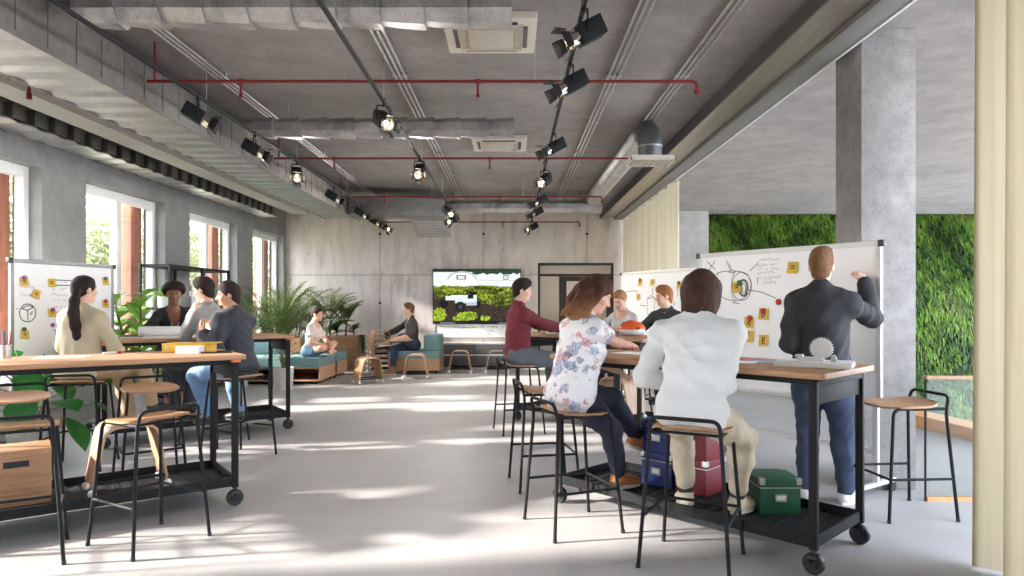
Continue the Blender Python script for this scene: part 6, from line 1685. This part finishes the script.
def person_couch():
    p = Person('barefoot person in denim shorts sitting cross legged on the teal bench', (-3.58, 12.12), -98, 1.64, True, 0.555, 10, 0, 0, (4, 0, 0), h=0.0065)
    p.arm('R', ('l', 0.12, 0.30, 0.66), (0.8, -0.3, -0.3), (0, 0, -1)); p.arm('L', ('l', -0.12, 0.32, 0.68), (-0.8, -0.3, -0.3), (0, 0, -1))
    p.leg('R', ('l', -0.10, 0.30, 0.50), (1, 0.9, 0.3), (-0.9, 0.35, 0), (0.2, 0.3, 1)); p.leg('L', ('l', 0.10, 0.40, 0.50), (-1, 0.9, 0.55), (0.9, 0.35, 0), (-0.2, 0.3, 1))
    p.body('light'); p.face(HAIR['black'])
    p.top('blouse', cloth('pale pink blouse', rgb(222, 208, 202), 0.8), 0.016, 0.55, 0.014, -0.01, 0.005, scoop=0.085, cuffw=0.012, seed=5)
    p.trousers('shorts', m_denim, 0.014, 0.5, 0.004, wide=0.012)
    P = p.cap(0.008, 0.0) + [ell(p.hp(0, -0.125, 0.045), v3(0.035, 0.035, 0.035), p.Hd, 0.015), ell(p.hp(0, -0.07, -0.02), v3(0.05, 0.045, 0.04), p.Hd, 0.03)]
    p.build('hair', P, HAIR['black'], cuts=[p.hairline(0.012)], noise=0.002, nf=4, h=0.006)
person_couch()

def person_sofa():
    p = Person('person in a brown jacket sitting on the sofa with one tan shoe raised', (-2.00, 13.76), 112, 1.78, False, 0.57, 5, 0, 0, (-16, 2, 0), h=0.0065)
    p.arm('L', ('l', -0.17, 0.30, 0.74), (-0.8, -0.6, -0.2), (0, 0.2, -1)); p.arm('R', ('l', 0.12, 0.56, 0.74), (0.7, -0.4, -0.6), (-0.6, 0, -0.8))
    p.leg('R', (-2.34, 13.37, 0.008), (-0.2, 1, 0.8), (0.1, 1, 0)); p.leg('L', (-2.44, 13.50, 0.56), (-1, 0.4, 0.5), (0.5, 0.9, 0.1), (0.1, 0.0, 1))
    p.body('light'); p.face(HAIR['brown'])
    p.top('tee', cloth('grey tee', rgb(120, 116, 112), 0.85), 0.008, 0.6, 0.01, -0.04, 0.002)
    p.top('jacket', cloth('brown black jacket', rgb(62, 54, 49), 0.7), 0.018, 1.95, 0.012, -0.06, 0.010, vneck=(0.1, 0.1, 0.05), seed=12, cuffw=0.006)
    p.trousers('jeans', m_ddenim, 0.012, 1.86, 0.008); p.shoes(cloth('sand suede', rgb(168, 132, 92), 0.8), m_sole, 0.05)
    p.short_hair(HAIR['brown'], 0.012, 0.016, 0.012)
person_sofa()

def person_maroon():
    p = Person('person in a maroon sweater and grey trousers writing at the table, in profile', (0.06, 7.45), -76, 1.74, False, 0.85, 2, 0, 0, (-8, 8, 0), h=0.006)
    p.arm('R', (0.60, 7.52, 1.10), (0.6, -0.5, -1), (0, 0, -1)); p.arm('L', (0.56, 7.72, 1.10), (-0.9, -0.4, -1), (0, 0, -1))
    p.leg('R', ('l', 0.12, 0.42, 0.28)); p.leg('L', ('l', -0.12, 0.42, 0.28))
    p.body('light'); p.face(HAIR['black'])
    mr = cloth('maroon knit', rgb(112, 40, 48), 0.9, 260, 0.2); p.top('sweater', mr, 0.017, 1.95, 0.012, -0.07, 0.015, seed=6, loose=0.008); p.ring_collar(mr, 0.066, 0.026, 0.515)
    p.trousers('trousers', m_greyt, 0.013, 1.92, 0.008); p.shoes(m_dshoe, m_dsole)
    p.short_hair(HAIR['black'], 0.011, 0.02, 0.01)
person_maroon()

def person_floral():
    p = Person('seated person with wavy chestnut hair, white floral blouse and tan boots', (0.375, 4.30), -66, 1.61, True, 0.84, 12, 0, 4, (-24, 22, 0), h=0.0048)
    p.arm('R', (0.87, 4.72, 1.085), (0.8, -0.5, -1.0), (0, 0, -1), curl=28); p.arm('L', (0.70, 4.66, 0.945), (-0.7, -0.5, -0.6), (0, 0, -1), curl=25)
    p.leg('R', (0.72, 4.60, 0.162), (0.1, 1, 0.5), (-0.1, 1, 0)); p.leg('L', (0.84, 4.74, 0.40), (-0.1, 1, 0.6), (-0.2, 1, -0.45), (0, 0.4, 1))
    p.body('light'); p.face(HAIR['brown'])
    p.top('blouse', floral(), 0.021, 0.36, 0.014, -0.14, 0.017, scoop=0.085, cuffw=0.014, seed=7, length=0.07, h=0.007, loose=0.022)
    p.trousers('trousers', m_navy, 0.011, 1.93, 0.012, h=0.007); p.shoes(m_tanshoe, m_sole, 0.06)
    b = MB(); W, d, n, th = p.Hn['R']; c = Vector(W - d * 0.02); 
    ax = Vector(d); T = Matrix.Translation(c) @ ax.to_track_quat('Z', 'Y').to_matrix().to_4x4(); b.lathe([(0.029, -0.006), (0.031, 0), (0.029, 0.006), (0.026, 0), (0.029, -0.006)], 20, T, cap=False); b.build('bracelet', plain('pink band', rgb(206, 120, 150), 0.5), p.T)
    P = p.cap(0.014, 0.004) + p.locks(14, -92, 92, 0.05, -0.225, 0.029, 0.019, 0.089, 5, 0.018)
    p.build('hair', P, HAIR['wavy'], cuts=[lambda X, Y, Z: np.minimum(p.hplane((0, 0.707, -0.707), 0.022)(X, Y, Z), p.hplane((0, 1, 0), 0.022)(X, Y, Z)).astype(F32)], noise=0.0035, nf=3.2, h=0.005, seed=11)
person_floral()

def person_grey_tee():
    p = Person('person in light grey tee with tied blond hair behind the dome model', (1.40, 8.45), 134, 1.56, True, 0.83, 6, 0, 0, (6, 24, 0), h=0.006)
    p.arm('R', ('l', 0.16, 0.38, 1.085), (1, -0.3, -0.6), (-0.3, 0, -1)); p.arm('L', ('l', -0.16, 0.38, 1.085), (-1, -0.3, -0.6), (0.3, 0, -1))
    p.leg('R', ('l', 0.1, 0.38, 0.28)); p.leg('L', ('l', -0.1, 0.38, 0.28))
    p.body('light'); p.face(HAIR['blond'])
    p.top('tee', cloth('light grey tee', rgb(206, 203, 201), 0.85), 0.012, 0.45, 0.012, -0.04, 0.003, scoop=0.095, cuffw=0.01)
    p.trousers('trousers', m_navy, 0.012, 1.9); p.shoes(m_dshoe, m_dsole)
    P = p.cap(0.009, 0.0) + [ell(p.hp(0, -0.07, -0.02), v3(0.05, 0.05, 0.045), p.Hd, 0.03), ell(p.hp(0, -0.13, -0.01), v3(0.03, 0.035, 0.05), p.Hd, 0.02)]
    p.build('hair', P, HAIR['blond'], cuts=[p.hairline(0.012)], noise=0.002, nf=4, h=0.006)
person_grey_tee()

def person_dark_jacket():
    p = Person('ginger haired person in a dark jacket looking aside before the far whiteboard', (1.84, 8.02), 134, 1.60, False, 0.84, 5, 0, 0, (-40, 4, 0), h=0.006)
    p.arm('R', ('l', 0.16, 0.36, 1.085), (1, -0.3, -0.6), (0, 0, -1)); p.arm('L', ('l', -0.16, 0.36, 1.085), (-1, -0.3, -0.6), (0, 0, -1))
    p.leg('R', ('l', 0.12, 0.38, 0.28)); p.leg('L', ('l', -0.12, 0.38, 0.28))
    p.body('light'); p.face(HAIR['ginger'])
    g = cloth('dark green grey jacket', rgb(58, 60, 58), 0.85); p.top('jacket', g, 0.016, 1.92, 0.012, -0.08, 0.010, seed=2); p.ring_collar(g, 0.066, 0.026, 0.512)
    p.trousers('trousers', m_ddenim, 0.012, 1.9); p.shoes(m_dshoe, m_dsole)
    p.short_hair(HAIR['ginger'], 0.011, 0.018, 0.014)
person_dark_jacket()

def person_white():
    p = Person('person in a white sweater and beige chinos seen from behind on the nearest stool', (0.985, 3.745), -30, 1.66, False, 0.83, 16, 0, 0, (-4, 10, 0), 0.192, h=0.0048)
    p.arm('L', ('l', -0.13, 0.25, 0.925), (-0.75, -0.65, -0.1), (0, 0, -1), curl=25); p.arm('R', ('l', 0.13, 0.25, 0.925), (0.12, -1.0, -0.1), (0, 0, -1), curl=25)
    p.leg('L', (1.06, 4.16, 0.162), (-0.3, 1, 0.6), (-0.45, 1, 0)); p.leg('R', (1.34, 4.06, 0.162), (0.7, 1, 0.6), (0.4, 1, 0))
    p.body('light'); p.face(HAIR['dark'])
    wk = cloth('white knit', rgb(226, 228, 228), 0.9, 300, 0.15, 0.02); p.top('sweater', wk, 0.022, 1.93, 0.016, -0.13, 0.019, seed=14, cuffw=0.006, length=0.05, h=0.007, nf=0.9, loose=0.012); p.ring_collar(wk, 0.07, 0.022, 0.512)
    p.trousers('chinos', m_khaki, 0.014, 1.82, 0.013, wide=0.002, h=0.007); p.shoes(cloth('cream canvas', rgb(222, 208, 184), 0.85), m_sole, 0.0, 0.010)
    for sd in 'LR':
        H, Kn, A_, fd, upv = p.G[sd]; u = nrm(Kn - A_); T = Matrix.Translation(Vector(A_ + u * 0.035)) @ Vector(u).to_track_quat('Z', 'Y').to_matrix().to_4x4()
        b = MB(); b.lathe([(0.043, -0.03), (0.044, 0.0), (0.043, 0.04), (0.036, 0.04), (0.036, -0.03), (0.043, -0.03)], 20, T, cap=False); b.build('sock', m_charcoal, p.T, smooth=50)
    P = p.cap(0.018, 0.006) + p.locks(15, -108, 108, 0.05, -0.145, 0.036, 0.003, 0.086, 9, 0.004, inward=0.012)
    p.build('hair', P, HAIR['dark'], cuts=[lambda X, Y, Z: np.minimum(p.hplane((0, 0.707, -0.707), 0.022)(X, Y, Z), p.hplane((0, 1, 0), 0.04)(X, Y, Z)).astype(F32)], noise=0.0028, nf=3.4, h=0.005, seed=13)
person_white()

def person_standing():
    p = Person('standing person in black jacket and blue jeans writing on the large whiteboard', (2.175, 4.80), -34, 1.76, False, 0.96, -1, 0, 4, (0, 2, 0), 0.165, h=0.0048)
    p.arm('R', (2.53, 4.895, 1.545), (0.4, 0.4, -1.0), (-0.55, 0.5, -0.3), (-0.35, 0.45, 0.75), curl=48); p.arm('L', ('l', -0.12, 0.17, 1.10), (-0.3, -1.0, -0.2), (0.3, 0, -1))
    p.leg('L', (2.11, 4.90, 0), (0, 1, 0.1), (-0.22, 1, 0)); p.leg('R', (2.335, 4.775, 0), (0.05, 1, 0.1), (0.2, 1, 0))
    p.body('light'); p.face(HAIR['brown'])
    bk = cloth('black jacket cloth', rgb(36, 36, 38), 0.8); p.top('jacket', bk, 0.024, 1.93, 0.014, -0.07, 0.018, seed=21, cuffw=0.008, h=0.007, loose=0.010); p.ring_collar(bk, 0.068, 0.03, 0.515)
    p.trousers('jeans', m_ddenim, 0.014, 1.97, 0.015, h=0.007, wide=0.004); p.shoes(cloth('white leather', rgb(226, 224, 222), 0.5), m_sole)
    p.short_hair(HAIR['brown'], 0.009, 0.018, 0.012)
    W, d, n, th = p.Hn['R']; c = Vector(W + d * 0.085 + n * 0.028 + th * 0.01); ax = Vector(nrm(v3(0, 0.95, 0.2)))
    M_ = Matrix.Translation((2.175, 4.80, 0)) @ Matrix.Rotation(R(-34), 4, 'Z')
    t = thing('marker_pen', 'black and white marker pen held to the large whiteboard', 'pen', (M_ @ c), R(-34))
    b = MB(); b.tube([ax * -0.08, ax * 0.02], 0.0075, 10); b.build('barrel', M['white_plastic'], t); b = MB(); b.tube([ax * 0.02, ax * 0.045, ax * 0.06], [0.0075, 0.006, 0.002], 10); b.build('tip', M['black_plastic'], t)
person_standing()
# ================================================================ plants
L_bright = leaf('bright leaf', rgb(96, 140, 52), rgb(150, 184, 84)); L_mid = leaf('mid green leaf', rgb(52, 96, 44), rgb(84, 132, 60)); L_deep = leaf('deep green leaf', rgb(28, 84, 34), rgb(52, 124, 50), 3, 0.25)
L_palm = leaf('palm leaf', rgb(66, 92, 40), rgb(116, 136, 66)); L_dark = leaf('dark palm leaf', rgb(34, 60, 32), rgb(64, 92, 46)); L_olive = leaf('pale tree leaf', rgb(136, 146, 104), rgb(178, 182, 138), 2, 0.5)
m_stem = plain('plant stem', rgb(92, 104, 56), 0.7, 0, 0.15); m_bark = plain('tree bark', rgb(92, 78, 64), 0.9, 0, 0.2, 8, 0.4, 20)
m_pot = concrete('pale cement pot', rgb(176, 172, 166), rgb(196, 192, 186), rgb(210, 207, 202), 0.8, 4)[0].m
m_soil2 = plain('dark soil', rgb(56, 44, 36), 0.95, 0, 0.3, 40)
def blade(b, base, d, up, L, W, droop=0.4, n=6, shape=0.45, fold=0.12):
    """one leaf: a folded, drooping blade; shape = where it is widest"""
    d = Vector(d).normalized(); up = Vector(up); side = d.cross(up)
    side = side.normalized() if side.length > 1e-4 else d.orthogonal().normalized()
    nrm_ = side.cross(d).normalized(); p = Vector(base); vs = []; a = 0
    for i in range(n + 1):
        t = i / n
        w = W * 0.5 * (math.sin(PI * (t ** (math.log(0.5) / math.log(shape)))) if 0 < t < 1 else 0.04)
        dd = d * math.cos(a) - nrm_ * math.sin(a); nn = nrm_ * math.cos(a) + d * math.sin(a)
        vs += [p - side * w + nn * fold * w, p, p + side * w + nn * fold * w]
        p = p + dd * (L / n); a += droop / n * 2 * t + droop / n * 0.5
    fs = []
    for i in range(n):
        q = i * 3; fs += [(q, q + 1, q + 4, q + 3), (q + 1, q + 2, q + 5, q + 4)]
    b.add(vs, fs)
def pot(t, r, h, mat=None, taper=0.85):
    b = MB(); b.lathe([(r * taper, 0), (r, h), (r * 0.92, h), (r * 0.9, h - 0.05), (0.0, h - 0.05)], 28, cap=False); b.add([(r * taper * math.cos(2 * PI * j / 28), r * taper * math.sin(2 * PI * j / 28), 0) for j in range(28)], [tuple(range(27, -1, -1))])
    b.build('pot', mat or m_pot, t, smooth=40)
    b = MB(); b.lathe([(r * 0.9, h - 0.06), (r * 0.9, h - 0.045), (0.0, h - 0.04)], 20, cap=False); b.build('soil', m_soil2, t, smooth=40)
def clamp(mb, loc):
    """leaves bend back where they meet a wall"""
    mb.v = [(max(v[0], -5.035 - loc[0]), min(v[1], 15.27 - loc[1]), v[2]) for v in mb.v]
def sph(az, el): return Vector((math.cos(az) * math.cos(el), math.sin(az) * math.cos(el), math.sin(el)))

def broad_plant(name, label, loc, mat, n, hmin, hmax, L, W, spread, seed, potr=0.16, poth=0.3, shape=0.5, droop=0.7, els=(0.0, 0.5)):
    rg = random.Random(seed); t = thing(name, label, 'plant', loc); pot(t, potr, poth); fo = MB(); st = MB()
    for i in range(n):
        az = 2.4 * i + rg.uniform(-.3, .3); h = hmin + (hmax - hmin) * ((i + 0.5) / n) * rg.uniform(0.85, 1.1); r = spread * rg.uniform(0.55, 1.0) * (1.15 - 0.5 * (i / n))
        tip = Vector((math.cos(az) * r, math.sin(az) * r, h)); mid = Vector((tip.x * 0.3, tip.y * 0.3, poth + (h - poth) * 0.7))
        st.tube([(tip.x * 0.04, tip.y * 0.04, poth - 0.06), mid, tip], [0.007, 0.006, 0.004], 5)
        l = L * rg.uniform(0.75, 1.1); blade(fo, tip, sph(az + rg.uniform(-.4, .4), rg.uniform(*els)), (0, 0, 1), l, W * l / L, droop, 7, shape)
    clamp(st, loc); clamp(fo, loc); st.build('stems', m_stem, t, smooth=60); fo.build('foliage', mat, t, smooth=180); return t
broad_plant('broad_leaf_plant', 'potted plant with large glossy dark green leaves behind the nearest window side table', (-4.22, 5.95, 0), L_deep, 26, 0.40, 1.12, 0.36, 0.25, 0.46, 3, droop=0.5, els=(-0.9, 0.1))

def fiddle(name, label, loc, n, h, seed):
    rg = random.Random(seed); t = thing(name, label, 'plant', loc); pot(t, 0.19, 0.36); fo = MB(); st = MB()
    for k in range(6):
        az = k * 1.05; top = Vector((0.30 * math.cos(az), 0.30 * math.sin(az), h * (0.82 + 0.05 * k)))
        st.tube([(0.03 * math.cos(az), 0.03 * math.sin(az), 0.3), top * 0.5 + Vector((0, 0, 0.1)), top], [0.012, 0.01, 0.006], 6)
        for i in range(n):
            u = 0.22 + 0.78 * i / (n - 1); p = Vector((0.03 * math.cos(az), 0.03 * math.sin(az), 0.3)).lerp(top, u); a = 2.4 * i + k
            l = rg.uniform(0.19, 0.31); blade(fo, p, sph(a, rg.uniform(0.1, 0.8)), (0, 0, 1), l, l * 0.62, 0.6, 6, 0.6)
    clamp(st, loc); clamp(fo, loc); st.build('stems', m_bark, t, smooth=60); fo.build('foliage', L_bright, t, smooth=180)
fiddle('fiddle_leaf_fig', 'leafy potted fig with bright broad leaves in front of the black shelf', (-4.5, 8.25, 0), 26, 1.40, 4)

t = thing('spider_plant', 'spider plant with arching leaves in a white pot on the black shelf', 'plant', (-4.80, 9.42, 1.341)); pot(t, 0.085, 0.15, M['white_plastic'])
b = MB(); rg = random.Random(2)
for i in range(46): blade(b, (0, 0, 0.12), sph(rg.uniform(0, 6.28), rg.uniform(0.35, 1.3)), (0, 0, 1), rg.uniform(0.24, 0.40), 0.022, rg.uniform(1.2, 2.4), 8, 0.4)
clamp(b, (-4.80, 9.42)); b.build('foliage', L_bright, t, smooth=180)

def frond(fo, st, base, az, el, L, leaflet, droop, rg, pairs=20, w=0.018):
    p = Vector(base); pts = [p.copy()]; a = el; n = pairs + 4; hd = Vector((math.cos(az), math.sin(az), 0)); side = Vector((-math.sin(az), math.cos(az), 0))
    for i in range(n):
        t = i / n; d = hd * math.cos(a) + Vector((0, 0, math.sin(a))); p = p + d * (L / n); pts.append(p.copy()); a -= droop / n * (0.4 + 1.5 * t)
        if i >= 4:
            ll = leaflet * math.sin(PI * (0.18 + 0.8 * (i - 4) / pairs)) ** 0.7
            for s in (-1, 1):
                dv = d * 0.62 + side * s * 0.75 + Vector((0, 0, 0.12 + rg.uniform(-.12, .12))); up = Vector((0, 0, 1))
                blade(fo, p, dv, up, ll * rg.uniform(0.85, 1.1), w, 0.6, 3, 0.4, 0.3)
    st.tube(pts[::3] + [pts[-1]], [0.006] * (len(pts[::3])) + [0.001], 5)
def palm(name, label, loc, n, L, leaflet, seed, mat, trunk=0.0, base_r=0.03, own_pot=False, el=(0.75, 1.45), droop=(0.9, 1.7)):
    rg = random.Random(seed); t = thing(name, label, 'plant', loc); fo = MB(); st = MB(); z0 = 0.0
    if own_pot: pot(t, 0.2, 0.4); z0 = 0.36
    if trunk: st.tube([(0, 0, z0 - 0.02), (0.01, 0.005, z0 + trunk)], [0.022, 0.016], 8)
    else: st.tube([(0, 0, z0 - 0.02), (0, 0, z0 + 0.06)], [0.05, 0.03], 8)
    for i in range(n):
        az = 2.4 * i + rg.uniform(-.25, .25); frond(fo, st, (base_r * math.cos(az), base_r * math.sin(az), z0 + trunk), az, rg.uniform(*el), L * rg.uniform(0.75, 1.1), leaflet, rg.uniform(*droop), rg)
    clamp(st, loc); clamp(fo, loc); st.build('stems', m_stem, t, smooth=60); fo.build('foliage', mat, t, smooth=180); return t
ZP = 0.655
palm('areca_palm', 'large bushy palm in the window corner planter, nearest the window', (-4.78, 14.0, ZP), 26, 1.30, 0.26, 1, L_palm, el=(0.9, 1.5), droop=(0.5, 1.2))
palm('areca_palm', 'large bushy palm in the window corner planter, nearer the barefoot person', (-4.42, 14.0, ZP), 26, 1.25, 0.26, 2, L_palm, el=(0.8, 1.5), droop=(0.5, 1.2))
palm('areca_palm', 'tall potted palm on the floor behind the back cushion by the window', (-4.55, 13.15, 0), 26, 1.42, 0.28, 3, L_palm, 0.12, own_pot=True, el=(0.9, 1.5), droop=(0.5, 1.2))
palm('areca_palm', 'darker low palm directly behind the barefoot person', (-4.02, 14.55, ZP), 18, 0.85, 0.22, 6, L_dark, el=(0.5, 1.4), droop=(0.5, 1.2))
palm('areca_palm', 'olive palm standing beside the black shelf at the window wall', (-4.6, 11.4, 0), 20, 1.05, 0.24, 9, L_dark, 0.1, own_pot=True, el=(0.9, 1.5), droop=(0.5, 1.2))
palm('kentia_palm', 'slim palm with a bare stem rising from the long planter, left of the two', (-3.90, 14.62, ZP), 14, 0.80, 0.20, 4, L_palm, 0.40, el=(0.9, 1.5), droop=(0.6, 1.3))
palm('kentia_palm', 'slim upright palm rising from the long planter, nearer the stool stack', (-3.56, 14.62, ZP), 12, 0.60, 0.17, 5, L_dark, 0.30, el=(1.0, 1.5), droop=(0.4, 1.0))
def rosette(label, loc, n, L, W, seed, mat, trunk):
    rg = random.Random(seed); t = thing('rubber_plant', label, 'plant', loc); b = MB(); st = MB(); st.tube([(0, 0, -0.02), (0.01, 0, trunk)], [0.012, 0.008], 6)
    for i in range(n): blade(b, (0, 0, trunk * (0.45 + 0.55 * i / n)), sph(2.4 * i, rg.uniform(0.3, 1.1)), (0, 0, 1), L * rg.uniform(0.8, 1.1), W, 0.6, 5, 0.5)
    st.build('stems', m_stem, t, smooth=60); b.build('foliage', mat, t, smooth=180)
rosette('dark broad leaved plant between the two slim palms in the long planter', (-3.72, 14.5, ZP), 12, 0.26, 0.095, 3, L_deep, 0.24)
rosette('dark broad leaved plant at the stool stack end of the long planter', (-3.38, 14.55, ZP), 12, 0.30, 0.10, 8, L_deep, 0.22)
t = thing('trailing_plant', 'trailing green plant hanging over the end of the long planter', 'plant', (-3.30, 14.42, ZP)); b = MB(); st = MB(); rg = random.Random(11)
for k in range(26):
    x = 0.085 + rg.uniform(0, 0.09); y = rg.uniform(-0.06, 0.16); z1 = rg.uniform(-0.42, -0.12)
    st.tube([(0, y * 0.5, 0.0), (x * 0.8, y, 0.07), (x, y, 0.0), (x + 0.01, y, z1)], 0.0025, 4)
    for j in range(12):
        z = 0.06 + (z1 - 0.06) * j / 11; blade(b, (x, y, z), sph(rg.uniform(-1.6, 1.6), rg.uniform(-.5, .4)), (0, 0, 1), 0.05, 0.032, 0.5, 3, 0.5)
st.build('stems', m_stem, t, smooth=60); b.build('foliage', L_mid, t, smooth=180)
broad_plant('peace_lily', 'sparse leafy plant in a pale cement pot in front of the teal bench', (-3.70, 11.05, 0), L_bright, 22, 0.5, 0.98, 0.17, 0.07, 0.30, 8, 0.165, 0.36, 0.45, 0.8)

# ================================================================ outside the windows
m_grass = plain('pale courtyard ground', rgb(150, 152, 128), 0.95, 0, 0.12, 1.5)
b = MB(); b.box(-60, XL - 0.56, -30, 70, -0.7, -0.5)
struct(b.build('ground', m_grass, smooth=0), 'pale ground outside the windows', 'ground')
def tree(label, loc, h, r, n, seed, mat):
    rng = np.random.default_rng(seed); rg = random.Random(seed); t = thing('garden_tree', label, 'tree', loc, 0, 'trees outside the windows'); st = MB()
    st.tube([(0, 0, 0), (0.1, 0.05, h * 0.35), (0.05, 0.1, h * 0.7)], [0.16, 0.12, 0.05], 8)
    cl = []
    for k in range(16):
        az = 2.4 * k; z = h * (0.22 + 0.72 * (k + 0.5) / 16); rr = r * math.sin(PI * (0.15 + 0.78 * (z / h))) * rg.uniform(0.45, 0.85); c = Vector((math.cos(az) * rr, math.sin(az) * rr, z)); cl.append(c)
        st.tube([(0.07, 0.07, z * 0.7), c * 0.6 + Vector((0, 0, z * 0.32)), c], [0.04, 0.025, 0.01], 5)
    st.build('trunk', m_bark, t, smooth=60)
    C = np.array(cl)[rng.integers(0, len(cl), n)] + rng.normal(0, r * 0.24, (n, 3)); az = rng.uniform(0, 6.28, n); el = rng.uniform(-1, 1, n); l = rng.uniform(0.13, 0.25, n)
    d = np.stack([np.cos(az) * np.cos(el), np.sin(az) * np.cos(el), np.sin(el)], 1); s_ = np.stack([-np.sin(az), np.cos(az), rng.uniform(-.5, .5, n)], 1)
    V = np.stack([C, C + d * l[:, None] * 0.5 + s_ * l[:, None] * 0.3, C + d * l[:, None], C + d * l[:, None] * 0.5 - s_ * l[:, None] * 0.3], 1).reshape(-1, 3)
    V[:, 2] = np.maximum(V[:, 2], 0.05)
    me = bpy.data.meshes.new('foliage'); me.from_pydata(V.tolist(), [], np.arange(n * 4).reshape(-1, 4).tolist()); me.materials.append(mat); link('foliage', me, t, 0)
for i, (x, y, h, r, sd, lab) in enumerate(((-12.6, 16.4, 5.0, 2.2, 1, 'leafy garden tree seen through the nearest window'), (-13.2, 21.6, 4.6, 2.3, 2, 'leafy garden tree seen through the window behind the ponytailed person'),
        (-13.4, 27.2, 5.4, 2.6, 3, 'leafy garden tree seen through the window behind the black shelf'), (-13.2, 33.0, 5.2, 2.6, 4, 'leafy garden tree seen through the window nearest the far wall'), (-23.0, 27.5, 4.2, 2.6, 5, 'smaller garden tree further off between two others'))):
    tree(lab, (x, y, -0.5), h, r, 9500, sd, L_olive)
# ================================================================ camera, sky, sun
cam = bpy.data.cameras.new('camera'); co = bpy.data.objects.new('camera', cam); COL.objects.link(co)
cam.sensor_width = 36.0; cam.lens = 24.0; cam.shift_y = 15.0 / 1024.0; cam.clip_start = 0.05; cam.clip_end = 300
co.location = (0, 0, 1.4); co.rotation_euler = (R(90), 0, 0); SC.camera = co

w = bpy.data.worlds.new('world'); SC.world = w; w.use_nodes = True
nt = w.node_tree; bg = nt.nodes['Background']
sky = nt.nodes.new('ShaderNodeTexSky'); sky.sky_type = 'NISHITA'; sky.sun_disc = False
sky.sun_elevation = R(38); sky.sun_rotation = R(270); sky.dust_density = 3.0; sky.air_density = 1.0; sky.ozone_density = 1.0
mixn = nt.nodes.new('ShaderNodeMixRGB'); mixn.inputs[0].default_value = 0.8; mixn.inputs[2].default_value = (3.6, 3.95, 4.5, 1)
nt.links.new(sky.outputs[0], mixn.inputs[1]); nt.links.new(mixn.outputs[0], bg.inputs[0]); bg.inputs[1].default_value = 0.88

sun = bpy.data.lights.new('sun', 'SUN'); so = bpy.data.objects.new('sun', sun); COL.objects.link(so)
sun.energy = 8.0; sun.angle = R(3.2); sun.color = (1.0, 0.94, 0.87)
d = Vector((math.cos(R(23)), 0.14, -math.sin(R(23)))).normalized()
so.rotation_euler = d.to_track_quat('-Z', 'Y').to_euler(); so.location = (-20, 5, 8)

SC.cycles.use_denoising = True
SC.cycles.max_bounces = 10; SC.cycles.diffuse_bounces = 5; SC.cycles.transparent_max_bounces = 16
SC.cycles.sample_clamp_indirect = 6.0
SC.cycles.caustics_reflective = False; SC.cycles.caustics_refractive = False
SC.view_settings.view_transform = 'Standard'; SC.view_settings.look = 'None'
SC.view_settings.exposure = 1.35; SC.view_settings.gamma = 1.0; SC.view_settings.use_curve_mapping = False
